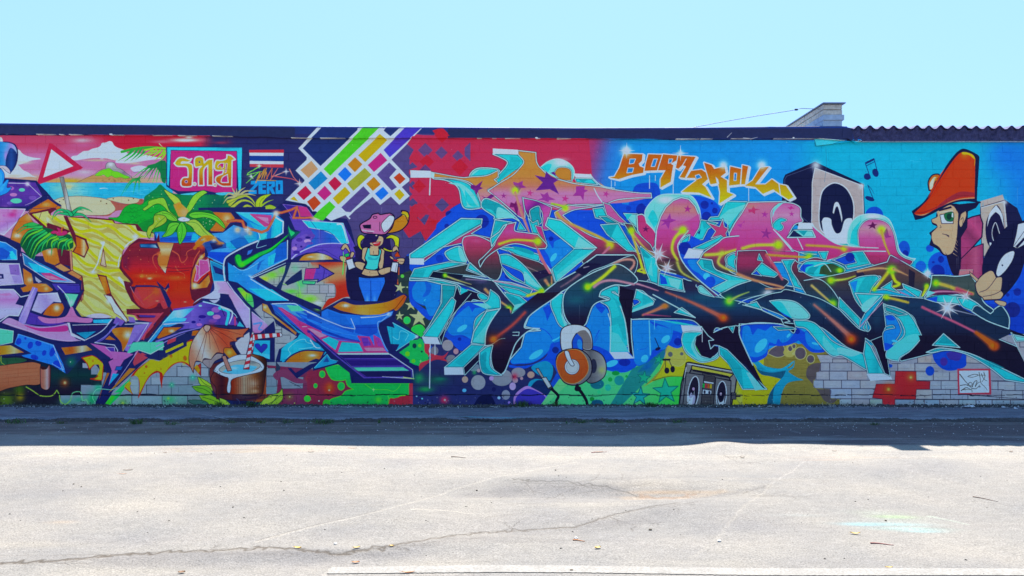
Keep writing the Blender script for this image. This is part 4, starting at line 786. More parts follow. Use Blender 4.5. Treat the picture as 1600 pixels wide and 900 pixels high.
# girl
SK, BK = 'd8a890', '16163c'
C('600,330 650,300 780,300 850,330 870,420 880,480 870,600 800,640 640,600 560,520 520,590 500,500 560,430', '241c58')
C('620,350c 560,310 520,350 530,430 570,470 615,455c 570,450 555,420 560,380 590,350', 'e8f018', BK, 1.4); C('805,355c 870,310 950,340 955,400 940,470 880,490 800,470 790,440c 860,470 900,450 910,400 880,350', 'e8f018', BK, 1.4); G(560, 330, 40, '90c840', .4); G(930, 340, 40, '90c840', .4)
C('565,560c 570,480 580,450 620,440 790,460 800,530 790,640 760,700c 740,620 760,560 740,480 640,470 600,600c', SK, BK, 1.4)
C('655,330 780,330 785,400 740,435 690,430 650,400', SK, BK, .6); P('660,430 740,430 735,520 660,520', SK); C('600,320 740,310 720,380 650,400 610,420', '241c58')
C('675,392c 700,385 740,385 765,380c 750,420 700,425 675,392', 'd03040', BK, .6); L('690,400 745,393', 'f4f0f0', 1.1, .4); L('725,345 735,350 725,356', BK, .5)
C('630,445c 650,455 655,520c 740,522 745,450c 770,480 750,570 735,660c 690,680 620,670 600,655c 620,600 600,560 600,540', '38c4cc', BK, 1.4); C('640,540 700,560 745,540 720,575 640,570', '20a0b8'); P('650,450 740,455 740,520 655,520', SK); L('688,480 690,510', BK, .6)
C('590,660c 650,675 730,680c 740,710 750,735c 680,745 620,740 560,720c', SK, BK, 1.4); O(652, 700, 5, BK)
C('570,680 500,640 490,600 540,590 600,610 590,640', SK, BK, 1.2); C('740,680 860,645 870,690 840,710 770,730', SK, BK, 1.4)
C('532,745c 620,758 805,750c 812,800 795,850 760,930 730,1010 716,1090c 606,1090c 596,1010 565,920 535,830', '1c6ce0', BK, 1.4); L('660,790 662,1080', '103c9c', 1); G(625, 1000, 24, '5ca8f4', .8, 70); G(700, 1000, 20, '5ca8f4', .8, 70); L('600,770 740,770', '1050b8', .8)
# cap
C('660,130c 680,100 740,85c 760,100 820,90 860,85c 900,110 905,150c 920,170 830,300c 780,310 700,305 580,290 550,240 555,200 640,150', 'e070b8', BK, 1.9)
C('860,105c 900,120 905,155 860,240 800,290c 775,240 775,190 830,130', 'e4e6f0', BK, 1); C('905,160c 990,100 980,60 1040,70 1060,120 1040,200 960,270 820,302c 880,240', 'e89028', BK, 1.9); C('985,80 1040,80 1055,130 1000,110', 'e8d428'); L('985,95 1020,110 1050,180', BK, 1.2)
P('575,210 665,205 665,250 590,245', BK); L('570,260 620,270 690,275', 'f0b0dc', 2); L('620,282 680,290', BK, 1); L('755,180 755,270', BK, 1.2); O(700, 130, 14, 'c850a0', BK) if 0 else None
# hands and spray cans
C('350,455 385,405 420,420 445,480 440,500 400,450 375,470', SK, BK, 1.2); C('340,535 400,540 410,600 350,580', SK, BK, 1.1); C('460,490 490,500 470,545 445,540', SK, BK, 1.1)
P('385,515 430,500 440,530 400,545', '18b060', BK, .6); P('400,550 445,540 450,560 410,572', 'd02838', BK, .5); P('400,575 470,555 505,650 430,680', 'd8dcec', BK, 1.4); L('470,570 490,640', BK, .6); L('375,490 378,600 368,720', '58d868', .9, 2.2)
C('885,490 895,440 935,430 955,500 930,470 915,480', SK, BK, 1.2); C('855,530 890,545 900,570 870,560', SK, BK, 1.1); C('935,560 1000,555 1015,575 990,620 935,600', SK, BK, 1.4); L('950,585 1010,590', BK, .6)
P('910,520 940,485 970,540 915,540', 'e85018', BK, .6); P('900,570 950,575 945,590 900,585', 'd02838'); P('885,595 950,600 935,710 865,690', 'd8dcec', BK, 1.4); L('930,620 915,700', BK, .6); L('955,650 950,760 945,820', 'e86828', 1, 3)
O(705, 128, 20, 'e070b8', 12, o=BK, ow=1.2); O(720, 320, 9, 'e8d0c0', 6)
# stars, green zone (tile 480,430)
T(480, 430, 6.667)
P('940,0 1100,-60 1250,60 1400,200 1260,640 1190,640 900,440 1040,210 960,170', '2c4048'); 
ST(965, 130, 62, 'b0b890', 10, inner=.35); ST(1080, 310, 66, 'b0b890', 0, inner=.36); ST(1180, 370, 44, '6ce038', 10, inner=.4); ST(962, 425, 52, 'a8b490', 0, inner=.36); ST(1165, 440, 110, 'b0b890', 0, inner=.36); O(1038, 468, 36, '28d070', 38, o='70e850', ow=.5); O(992, 10, 18, '58c850'); O(1042, 125, 8, 'b0d8a0')
C('1085,570 1110,530 1180,515 1225,560 1230,600 1190,640 1140,610', '20c85c', '50e048', .8)
# orange band + blue mouth
P('140,380 200,380 380,240 540,270 880,270 1020,190 1060,220 940,380 900,480 1180,640 940,790 1100,900 900,900 330,900 200,560 120,470', NV)
C('270,330c 370,275 500,310 700,300 860,270 1000,205 1035,225c 1000,300 930,370 900,350c 760,410 560,410 400,380 330,360', 'e88428', k=1, g=(270, 0, 1030, 0, 'e88030', 'f4b058', 'ecA028'.lower(), 'e88828', 'e06020')); G(400, 315, 60, 'f8f0e4', 1, 28); G(560, 350, 120, 'f0b030', .6, 30); E(); L('1015,215 920,340 905,350', '5a2010', .9)
P('210,350 350,400 560,420 760,410 900,370 880,420 750,500 740,560 840,800 700,900 300,800 150,640 150,380', '1c70e0')
P('0,400 200,440 400,520 490,560 480,600 250,520 0,450', '1048b8', g=(0, 400, 400, 600, '2870d8', '1850c0')); P('215,370 400,430 470,540 300,500 220,440', '1468d4'); L('0,380 200,470 380,540 500,560 455,450', 'c0dcf8', 1.4, 1, .9, .5, False); L('560,440 720,430 850,405', 'c0dcf8', 1.6, .8); G(850, 405, 30, 'e8f4fc', .9)
P('500,520 740,510 730,600 640,640 500,600', '1450c8'); L('500,540 730,540', '0c3cb0', 1.2); L('0,500 200,590 400,660 540,690', '1040b4', 4, 3); L('0,460 250,570 540,640', '2c84ec', 1.6, 1); L('30,560 240,640 520,690', '5838b0', 2, 2)
L('880,385 780,470 735,490 740,560 790,700 860,810 1000,920', '6ca4f0', 1.4, 1); L('820,480 790,560 830,700', NV, 2.4, 2)
P('0,520 200,630 330,680 560,700 520,630 650,640 700,740 690,620 760,660 820,790 850,810 300,815 0,600', 'c83c94'); P('0,550 60,560 205,630 130,650', 'f090c4'); P('150,670 225,640 330,685 295,780', '18b0cc'); P('360,695 540,710 585,795 320,800', '18b0cc'); P('590,755 790,755 820,790 620,790', 'f088c0'); P('560,650 630,650 670,730 590,740', '6434b0'); L('340,685 300,800', 'c83c94', 1.6); PL('540,700 600,790', 'c83c94', 1.4); P('700,640 750,660 790,740 740,740', '8438ac', a=.8)
P('830,530 880,540 910,550 890,490 1130,620 1140,640 930,780 960,720 870,715', '18a8d0', g=(830, 0, 1140, 0, '1098c8', '20b8dc')); L('890,495 1150,635 925,785', '70d4ec', 1, sm=False); L('890,640 950,670 970,580 1050,610 1020,680', '68d8f0', 1, .8); L('880,545 885,710', '0c6c98', .7); G(1140, 640, 24, 'f0f8fc', .9)
P('1180,650 1230,730 1290,830 1270,900 1040,900 950,810', '18b060'); O(1125, 730, 22, '103c50', 26); O(1045, 820, 26, '68c828'); O(1170, 722, 20, '70d838', a=.8); O(1193, 797, 10, '145c48'); O(1105, 800, 6, '90f090')
C('1230,720c 1300,830 1400,830 1480,800c 1440,850 1440,890 1480,920c 1360,900 1250,940 1180,1010c 1180,930 1300,880 1240,800', 'dc3c5c')
# bottom part (tile 480,515)
T(480, 515, 6.667)
P('60,430 200,380 440,450 1100,560 1100,830 0,830 0,440', '8c2c50', g=(0, 0, 1100, 0, '7a2c54', 'a82c3c', 'b02c48')); G(230, 610, 90, 'd83c20', .9); G(230, 600, 40, 'f07838', 1, 50); G(228, 630, 14, 'fce0c8', 1)
C('190,400c 330,370 440,450c 470,560c 620,560 1060,560c 1065,680c 960,690 930,720 860,710 840,790 820,830 160,830 240,730 350,690 400,640 480,620c 420,580 400,520c 340,530 250,510', '16b058', '46dc3c', 1.3); C('200,400 270,380 420,440 440,500 350,520 250,490', '18b85c')
P('240,740 400,690 850,690 820,810 250,800', '18a85c', a=.6); O(155, 463, 28, '18b45c', 34, o='50dc40', ow=1.2); O(352, 588, 34, '18b45c', 40, o='50dc40', ow=1.2); O(85, 583, 18, '18b45c', 22, o='50dc40', ow=1); O(0, 718, 32, '38c84c', 30, o='50dc40', ow=1); O(202, 768, 40, '38b43c', 42); O(1018, 772, 34, '188450', 38, o='50c850', ow=1); O(122, 743, 8, 'f0d0c8'); G(740, 730, 50, '58cc38', .8)
L('600,565 690,620 830,625 900,640 960,590 1000,500', '58e840', 1, .8); SP(690, 625, 20, 'd0f8b0')
P('845,730 1060,680 1110,560 1105,820 845,810', 'b02c48', a=.95); P('1060,565 1100,565 1108,820 1080,820 1060,680', 'e03c60')
L('840,685 850,740 830,800', '58dc40', 1)
P('1160,430 1240,300 1700,300 1700,830 1100,830 1100,560 1150,560', '263468', g=(0, 330, 0, 820, '2c3060', '242c68', '343c80'))
P('0,0 60,40 300,240 590,500 1110,515 1110,410 850,250 830,160 900,160 910,230 960,240 1170,390 1160,560 460,560 440,450 320,360 60,430 60,380 200,240 100,130', NV)
P('0,0 30,10 600,500 1100,510 1100,420 1080,410 860,255 300,255 80,60 0,30', '3c2c94'); P('310,245 850,242 860,262 330,262', 'a8d8d8'); P('330,262 865,262 920,300 380,300', '241c6c'); L('390,300 920,300', '5448b8', 1); P('400,320 940,320 1000,370 460,380', '2c1c7c'); L('470,380 1000,380', '5444b4', 1)
P('485,395 1000,392 1060,428 530,432', '50c8b4'); P('540,435 1080,432 1080,495 620,490', '201c5c'); L('30,30 300,270 590,500 1000,490', '5848bc', 2, 1.6, .9, .5, False); L('860,255 1095,415 1105,510 780,488', 'd8dcf4', 1.4, .8, .9, .5, False); L('1000,495 1110,510', 'c8e080', 1.4)
P('60,400 210,250 240,300 320,330 300,350 80,410', '1490c8', NV, 1.2); P('165,340 205,280 230,335', '2050a4'); L('75,395 205,255 245,310 320,325', '60d0ec', 1, .5, sm=False)
for x, y, r, c in ((1465, 165, 54, '8c8ca0'), (1550, 225, 22, 'c88cb0'), (1325, 220, 40, '7c8098'), (1515, 310, 50, '787c98')): O(x, y, r, c)
C('1240,205c 1310,285 1400,280 1480,235c 1440,290 1440,300 1480,325c 1360,320 1250,360 1170,435c 1180,360 1290,320 1300,290c 1230,260 1220,160', 'dc3c5c')
G(1180, 580, 70, '18a060', .9); G(1360, 530, 90, '18806c', .9, 30); G(1220, 640, 60, '309858', .8, 26); G(1435, 730, 46, 'e03060', .95); G(1435, 730, 14, 'fcb0c0', 1); SP(1390, 507, 16, 'c0f0d8'); O(1145, 693, 9, '90c8e0'); O(1200, 720, 10, '60c8e0'); SP(1230, 648, 14, 'e0f890'); SP(1322, 640, 12, 'e0f8c0'); O(1525, 635, 14, '18205c')
L('1270,150 1275,600', 'd8e4f0', 1.3, 1.5); L('1332,150 1332,262', 'd8e4f0', 1, 1.2)
# ======== right half: bubbles and lower scenery
CY, DC, LC, ED = '1cb8cc', '0e94ae', '6cdce4', 'a4e4ee'
B1, B2, B3 = '0c7edc', '0c4ed4', '102ca4'
def bub(st, c=B1, o=B2, hl=None):
    C(st, c, o, 1.2)
    if hl: O(hl[0], hl[1], hl[2], '38b8ec', hl[3], hl[4]); 
T(640, 340, 5)
P('130,180 240,40 340,-60 700,-60 1700,-60 1700,900 200,900 200,700 60,470 0,400 0,330', B2)
C('220,100 240,20 320,-30 420,-60 900,-60 1100,0 1300,260 1300,600 1000,800 700,500 300,300 200,260 120,200', '0c50d6')
for x, y, r, c in ((290, 66, 18, B3), (565, 30, 54, B3), (235, 320, 30, '0c3cb8'), (770, 455, 26, B3), (500, 20, 16, B3), (730, 400, 30, '0c3cb8'), (820, 490, 30, '0c3cb8'), (1100, 80, 50, '0c44c4')): O(x, y, r, c)
bub('1060,60 1120,40 1240,140 1280,240 1200,330 1120,400 1080,300 1040,220', B1, B2, (1125, 310, 18, 38, 35)); C('1020,60c 1160,90 1130,130 1180,160 1130,190 1120,240 1080,180 1040,170', B2); O(1105, 165, 18, B3)
bub('20,520 60,490 250,500 330,560 240,690 130,690 40,650 15,590', B1, B2, (148, 645, 38, 13, -3)); C('120,500 170,530 150,600 100,620 130,560', '0c60d4'); bub('160,720 200,660 300,640 240,800 180,780', B1)
C('0,470 60,480 20,560 30,640 100,700 180,760 150,800 60,720 0,650', B2)
# lower part
T(640, 470, 5)
P('80,290 1000,260 1150,560 1000,840 25,840 25,640 75,640 75,520 150,440 180,360', '2c3470', g=(0, 400, 0, 840, '2a3068', '28306c', '343c84'))
G(200, 620, 140, '1a7050', .6, 60); G(120, 690, 90, '209858', .9, 34); G(240, 610, 60, '18786c', .9, 20); G(70, 600, 60, '20a060', .8); G(270, 775, 46, 'e03060', .95); O(275, 775, 9, 'fcb0c0')
bub('290,200 400,80 500,20 600,40 620,120 560,330 420,270 330,270', B1, B2, (410, 215, 46, 20, -32)); C('280,210 300,280 420,280 520,330 560,340 500,380 400,390 330,330 270,260', B2); P('440,20 600,20 580,50 510,55 490,90 470,50', B2)
bub('880,200 1000,60 1100,20 1180,100 1240,200 1200,300 1100,330 1040,260 960,220', B1, B2)
bub('790,480 800,350 900,230 1040,220 1120,320 1060,420 960,480 860,490', B1, B2, (988, 420, 64, 24, -33)); C('780,500 860,510 980,490 1070,430 1110,330 1150,430 1130,500 980,500 900,530 780,520', B2); O(1140, 385, 26, '142c8c'); L('1120,310 1160,290 1180,270', '38b8ec', 3, 1.5)
P('1040,60 1080,30 1130,60 1100,100 1075,160 1060,100', B2); O(390, 300, 14, B3); C('120,0 200,-60 220,60 160,120', B1)
for x, y, r, q, c in ((297, 348, 43, 43, '8c8ca0'), (362, 395, 20, 22, 'c088a0'), (325, 460, 40, 38, '74788c'), (195, 390, 30, 34, '70748c'), (433, 615, 24, 25, 'c49898'), (536, 638, 56, 58, '8890a8'), (505, 522, 46, 30, '6c84a0'), (720, 600, 84, 66, '8088a0'), (850, 560, 54, 38, '8488a0'), (948, 578, 28, 26, 'dc9898'), (1075, 568, 14, 14, 'dc8090'), (805, 668, 25, 30, 'bc98dc'), (640, 605, 18, 18, 'b890dc'), (825, 620, 22, 22, 'a88ca8'), (752, 735, 33, 38, '8088a8'), (540, 545, 14, 14, 'c898b0'), (875, 606, 12, 12, 'b888a0'), (428, 700, 16, 14, '50a8e4'), (698, 758, 12, 12, '88b8e8'), (778, 795, 10, 10, '9078dc'), (55, 745, 6, 6, '88c8e0'), (98, 764, 7, 7, '60c8e0')): O(x, y, r, c, q)
C('510,840 520,780 560,740 630,740 665,790 670,840', '161c50'); O(658, 692, 16, '1c2060', 18); G(820, 590, 34, 'c02850', .8); G(505, 560, 24, '28a868', .8)
P('0,310 100,300 140,400 150,470 80,510 40,500 0,480', '18b060'); O(38, 352, 16, '103c50', 20); O(95, 397, 8, '105048'); O(80, 350, 14, '70d838', a=.8); O(30, 470, 16, '68c828', a=.8); SP(85, 470, 12, 'b0f8a0')
C('115,330c 160,340 150,400 200,420 260,430 305,395c 280,440 270,450 300,475c 210,460 140,490 75,550c 80,490 150,460 170,440 120,400', 'dc3c5c')
L('160,335 155,680', 'd8e4f0', 1.3, 1.6); L('197,335 197,420', 'd8e4f0', 1, 1.3)
C('950,520 1060,470 1120,520 1100,620 1040,600', '0c8cc0'); C('920,680c 940,630 1000,610 1100,640 1060,700 1100,740 1000,700', '1490c0'); C('940,680c 1000,620 1080,640 1120,700 1060,740 980,700', '18306c')
C('810,840c 820,740 900,670 960,680 1080,760 1060,840c', 'b080d8'); C('835,840c 830,760 890,700 950,690 1060,750 1050,840c', '4038b4'); P('1170,610 1320,640 1700,500 1700,840 1010,840', '4cc488'); P('1170,610 1250,640 1030,840 1005,840', '68d890'); G(1600, 780, 120, '50e06c', .7)
P('1480,560 1700,560 1700,840 1380,840 1350,680', '44c890'); C('1520,530c 1700,560 1700,700 1500,640', '38bc98')
for x, y, r, q, c in ((1565, 620, 16, 16, '109048'), (1550, 675, 26, 24, '28a8a0'), (1480, 710, 14, 14, '28c88c'), (1424, 768, 18, 17, '108c40'), (1465, 660, 54, 34, '14708c')): O(x, y, r, c, q)
C('1415,840c 1430,780 1500,780 1525,840c', '145880'); P('1560,840 1640,740 1640,840', '145880')
# plug and jack
P('985,530 1005,525 1050,600 1035,610', '8c909c', '14162c', .8); P('1030,600 1065,595 1110,670 1085,690', 'b8bcc8', '14162c', 1); P('1085,680 1110,665 1130,700 1105,700', '3c3c50', '14162c', .8); L('1110,690 1160,740 1145,780 1140,835', '1c1830', 4.4, 4)
# ---- tile 900,470
T(900, 470, 5)
P('220,520 700,440 850,330 1000,330 1000,840 0,840 0,700 200,600', '48c888', g=(0, 600, 800, 800, '48c48c', '50d080', '38dc60')); G(800, 780, 110, '40e060', .8)
bub('80,160 160,20 240,60 270,160 280,400 200,450 120,330', B1, B2); P('150,40 180,10 230,60 200,100 180,80', B2); L('180,230 145,300 140,340', B2, 1.6, .5); L('150,320 175,270', B2, 1, .4); C('0,380 140,350 260,400 320,460 440,450 480,500 380,560 230,540 100,500', B2); O(280, 490, 50, '38b8ec', 24, -20); O(380, 480, 46, B3, 30)
bub('440,150 540,145 760,170 830,210 850,300 780,370 640,390 560,480 470,500 440,400', B1, B2); O(536, 452, 26, '38b8ec', 32, 35); O(700, 300, 24, '38b8ec', 40, 50); C('600,380c 680,370 740,310 760,230c 830,260 840,330 800,370 700,360 640,400 600,500 480,560 560,470', B2); O(795, 320, 30, B3)
P('560,150 700,200 740,220 640,190 620,210 650,230', B2); L('570,150 580,420', '58bce8', 1.4, 2); L('612,150 612,220', '58bce8', 1); L('500,380 545,370 560,350', B2, 1, .4)
P('440,530 560,480 700,370 690,440 540,640 330,840 250,840', '18788c', a=.85); G(560, 520, 70, '0c60c8', .6)
for x, y, r, q, c in ((310, 565, 30, 18, '109048'), (267, 615, 17, 17, '14a050'), (338, 622, 38, 38, '188c98'), (250, 678, 24, 26, '24b0a0'), (235, 575, 14, 14, '48d8a8'), (180, 712, 14, 14, '30c88c'), (125, 768, 18, 17, '108c40'), (395, 590, 10, 10, '18a050'), (320, 682, 14, 14, '50e088'), (165, 650, 54, 40, '14708c')): O(x, y, r, c, q)
C('115,840c 130,780 200,780 225,840c', '145880')
ST(530, 600, 56, '18a088', 8, inner=.4, o='105868', ow=.7); ST(645, 458, 44, '18a088', 8, inner=.35, o='105868', ow=.6); ST(500, 745, 78, '18a0a8', 5, inner=.38, o='105878', ow=1.2); ST(700, 705, 104, '18a898', -4, inner=.4, o='106c70', ow=1.4)
# yellow flame with speaker ghosts
C('525,675c 620,600 680,480 720,345c 780,430 900,420 1120,430 1380,430 1700,480 1700,840 1200,840 1200,600 830,590 700,590 600,630', 'd8d428'); C('525,675c 640,560 690,480 700,380 720,345c 700,480 640,580 610,615 560,650', '8c8c40'); L('600,622 720,590 830,590', '70782c', 2.4, 1)
C('720,345c 760,440 720,460 690,440c', 'b0b890'); C('720,345c 780,370 840,370 860,440 820,510 740,500 700,450', 'a8a858'); O(737, 418, 18, '586070', 20); O(826, 414, 13, '586070'); L('860,430 850,480 800,510 740,490', 'e0e080', 1, .8)
P('1240,630 1380,700 1360,810 1280,820 1240,740', 'a8a848'); O(1310, 740, 60, 'b8b850', 66, o='888c40', ow=1); O(1310, 700, 44, 'd8d428', 30, o='a0a040', ow=.6)
for s in ('590,520 620,620', ): pass
O(640, 375, 22, '181850', 12, -20); L('650,370 615,290', '181850', 1.2)
O(710, 545, 20, '201c3c', 24); O(755, 535, 18, '201c3c', 26); L('700,530 695,460', '201c3c', 1); L('750,520 725,460', '201c3c', 1); PL('680,460 730,458', '201c3c', 3)
# boombox
P('820,650 850,540 860,490 885,480 1260,550 1255,600 1240,640 1210,850 800,850', '5c5f6c', '1c1834', 2.0)
P('860,485 880,478 1255,550 1260,570 1235,740 1205,720 1200,600 920,545 900,530 870,600 840,620', '787c88', '1c1834', 2.0); P('905,505 1230,570 1200,600 1190,590 1100,570 900,535', 'c8c050', '1c1834', 1.6)
P('850,560 1210,620 1205,850 800,850', '5c606e', '1c1834', .9, g=(0, 560, 0, 850, '74788a', '4c5064'))
P('985,560 1085,590 1070,850 960,850 1000,640', '484854', '1c1834', .6); 
for y in (588, 600, 612, 625): L('1000,%d 1080,%d' % (y-4, y+8), '302c40', 1, a=.8)
P('860,560 1000,580 970,850 830,850 ', '646878', '14122c', 1.3, k=1); O(915, 720, 42, '24203c', 132, 8, o='e4e8f4', ow=1.3); O(905, 775, 26, '9c9cc8', 66, 8); O(920, 700, 20, '181430', 32); C('875,720 890,760 920,740 925,700 900,840 880,830', 'dce4f0'); O(918, 688, 10, 'b08cc0', 12); E()
P('1090,600 1210,625 1205,850 1070,850', '646878', '14122c', 1.3, k=1); O(1135, 735, 38, '24203c', 108, 4, o='e4e8f4', ow=1.3); C('1100,730 1120,790 1150,780 1160,740 1150,830 1125,840', 'dce4f0'); O(1135, 740, 18, '181430', 36); O(1132, 728, 8, 'c8a0c8', 12); E()
for i, c in enumerate(('18a050', 'c83c50', 'e06830', 'b8a028')): P('%d,%d %d,%d %d,%d %d,%d' % (990+i*19, 645+i*2, 1005+i*19, 647+i*2, 1003+i*19, 680+i*2, 988+i*19, 678+i*2), c)
P('1000,628 1075,640 1073,648 1000,638', 'e0e4ec'); P('990,690 1060,700 1055,735 985,730', 'e0e4ec', '24203c', .8); O(1005, 712, 9, '30304c', 13); O(1042, 716, 9, '30304c', 13)
for y in (750, 775, 800, 825): L('975,%d 1060,%d' % (y, y+2), '3c3c4c', 1.4)
P('1215,715 1250,718 1248,770 1212,768', '505060', '1c1834', .8); L('1250,745 1280,745', '1c1834', 2); L('1280,735 1350,750', '60603c', 1.6)
L('870,490 1230,552', 'd4d8e0', 1.2, 1); L('860,520 845,600', 'd0d4dc', 1.4, .6)
# ---- right end: scenery (tile 1160,200)
T(1160, 200, 5)
P('560,85 780,95 690,130 570,142', '30b0d4', '1c6c9c', .5)
P('320,400 335,365 565,265 945,440 955,800 900,900 600,840 300,700 310,560', '161e4c', '141848', 1); P('330,400 345,375 550,300 550,700 520,740 470,700 380,560 330,520', '181e4c', '4c5c90', .6)
P('565,310 940,450 945,720 830,900 620,900 540,740 545,420', 'a098a8', 'e0e4f0', 1.1); G(575, 290, 56, 'c8dcf0', .8); G(930, 450, 30, 'e8eef8', .9)
C('600,620 620,500 680,440 740,430 810,470 860,560 870,660 850,760 780,840 640,820 600,740', '161e4c', 'e0e4f0', 1.6); C('705,660c 720,590 745,580 765,620 780,700 775,740c', 'e4ecf4'); C('712,700 725,630 745,615 765,680 775,740 760,810 740,825 720,790', '141a48')
C('620,730c 640,700 690,710 700,760 730,820 770,810 800,720 850,705 860,730 870,860 800,900 700,890 640,830', 'e4ecf4')
L('650,150 655,280 640,420', '2c6c9c', .6, a=.7)
O(975, 380, 27, '162c78', 25, 30); O(1040, 350, 23, '162c78', 33, -20); L('1000,390 960,280 1028,240 1055,350', '162c78', 1.1, sm=False); L('965,295 1032,262', '162c78', 1); P('957,270 1028,235 1032,250 962,285', '162c78')
O(995, 552, 38, '162c78', 17, 20); L('1025,560 978,445', '162c78', 1, .8); L('978,445 1010,480 1030,515', '162c78', .9, .4)
O(1030, 680, 70, '0c4cc8', 66)
for x, y in ((1310, 258), (1360, 265)): PL('%d,%d %d,%d' % (x-30, y, x+30, y-4), '3cb4e0', .6, a=.8)
# lower bubbles behind S (tile 1360,340)
T(1360, 340, 6.667)
for x, y, r, q, c in ((350, 330, 62, 90, '0c54cc'), (365, 375, 32, 36, B3), (620, 320, 42, 38, '0c54d0'), (740, 490, 140, 134, '0c54d0'), (735, 435, 32, 36, B3), (655, 465, 16, 12, B3), (700, 570, 75, 80, B3), (525, 510, 56, 60, '0c60d4')): O(x, y, r, c, q)
P('840,520 1700,200 1700,900 840,900', '0c4cd0'); G(1490, 680, 40, '1c7ce8', .7)
for x, y, r, c in ((1530, 775, 40, '142c9c'), (1430, 805, 18, '142c9c'), (1480, 960, 80, '182a8c')): O(x, y, r, c)
# man with the orange cap
P('985,740 1150,730 1180,920 1000,940', '1c1c48', a=0)
P('1150,25 1175,-170 1180,400 1200,450 1260,330 1240,230 1220,120 1240,-30 1300,-80 1360,0 1385,110 1400,170 1500,70 1420,60 1400,-160 1380,-240 1145,-170', 'a89ca8')
T(1360, 220, 6.667)
P('1145,690 1400,615 1520,700 1600,880 1600,1000 1500,1000 1440,900 1400,1100 1300,1200 1160,1200', 'a49ca8', '20204c', 1, g=(1145, 0, 1400, 0, 'b0a0a0', 'a09ca8')); P('1400,615 1530,700 1600,890 1430,960', '1c2050'); L('1150,695 1390,630 1420,940', 'd8e0ec', 1, sm=False); G(1400, 640, 40, 'c0cce0', .8)
C('1200,900 1230,780 1310,670 1370,760 1390,900 1370,1060 1290,1130 1220,1060', '1c1c4c', '20204c', .8); C('1215,900c 1240,760 1310,670c 1370,760 1390,900c 1350,780 1305,740c 1250,800', 'e4e8f0'); C('1270,920 1300,850 1330,920 1350,1020 1300,1060 1270,1000', '141440', 'e0e4f0', 1); P('1240,1060 1260,1060 1285,1190 1260,1200', 'e4e8f0')
P('990,820 1060,790 1140,770 1170,860 1160,1000 1060,1110 940,1250 930,1000', '943c78', '1c1c48', 2, g=(940, 1000, 1140, 820, '7c3468', 'a84884', '8c3c74'))
P('940,1230 1060,1110 1175,1070 1175,1500 1100,1500 1060,1380 930,1380', '8c3c70', '1c1c48', 1.4, g=(940, 0, 1175, 0, '8c3c6c', 'a05080', '84346c')); P('915,1350 1070,1345 1060,1430 1000,1460 840,1460 850,1410 905,1390', 'cc7c94', '1c1c48', .6); L('920,1345 1065,1343', 'e8b0b8', 1)
FC = 'd0a490'
C('700,740c 690,780 700,790 640,820c 650,860 700,890 660,930c 620,960c 640,1000 620,1080c 700,1120 760,1180 820,1190c 860,1180 900,1150 900,1060c 1000,900c 1010,700c 860,660', '1c1c48', '1c1c48', 2.4)
C('690,740c 700,790 640,820c 650,850 690,870 700,900c 640,960c 640,1020 660,1070c 720,1110 770,1180 830,1180 870,1130 900,1000c 920,760c 850,670 760,700', FC)
P('840,670 1020,650 1140,640 1100,700 1010,740 1000,800 940,950 920,1100 900,1040 915,760 900,700', '1c1c48')
P('705,730 850,715 860,690 870,670 900,660 910,800 880,1000 860,740', FC, a=0)
P('720,755 720,740 860,720 860,740', 'e8c8b8'); P('700,720 840,680 850,700 720,735', '1c1c48')
P('722,770 860,745 862,860 740,860', 'dce8e8', '1c1c48', 1); C('775,755 860,742 860,830 800,835 770,800', '1c6c4c', '1c1c48', .6); O(820, 790, 26, '123c3c', 34); P('850,750 862,750 862,800 845,790', 'e8f0f0')
L('725,880 735,900 720,905', '1c1c48', .7); L('750,967 790,980 820,1000', '1c1c48', 1, .6); P('780,970 820,985 815,1005', '1c1c48')
C('940,760c 990,730 1000,780 970,860 940,900 920,850', FC, '1c1c48', 1.4); L('940,820 965,800 960,870', '1c1c48', .8)
C('780,1160c 820,1200 900,1150 900,1000c 945,980c 940,1200 920,1400 870,1400 830,1330', '201c44')
for y in (1010, 1040, 1080, 1110, 1150): L('%d,%d %d,%d' % (860+(1150-y)//4, y+20, 905, y+50), 'c0a090', .9, .3)
C('440,735c 560,640 640,520 720,380 840,200 935,100 1000,95 1110,150 1125,180 1100,620 1140,640c 1000,620 860,640 700,720 560,790 470,815c', '16204c', '16204c', 2.6)
C('455,755c 600,610 700,440 850,220 950,120 1060,140 1092,190c 1085,600c 900,620 700,700 560,775 470,770c', 'e03c14', g=(700, 400, 1090, 300, 'f04018', 'd83c18', 'd04420'), k=1)
C('600,640 700,520 860,250 950,150 1080,200 1090,560 950,560 800,640 600,720', 'd04820', a=.6); G(980, 140, 60, 'f09018', .7); L('965,125 1030,135 1085,180', 'f8e020', 4.4, 3, .95, 1.4); L('1090,200 1080,260', 'f0a020', 2, .5)
C('690,690c 800,600 940,530 1085,540c 1085,580c 940,590 820,640 720,710', '8c2c40'); L('465,775 560,770 700,715 840,640 960,610 1085,600', 'e89878', 2.4, 4); L('460,750 560,740 690,690', '8c2430', 1.4); E()
C('610,515c 600,430 640,360 700,345 720,370 680,420 640,520c', 'e87820', '16204c', 2); C('620,505c 620,440 660,380 690,380c 660,430 650,500c', 'f4e8c8'); G(685, 400, 26, 'f08c18', .9); P('720,360 780,280 640,540 600,600 640,500', 'e84018')
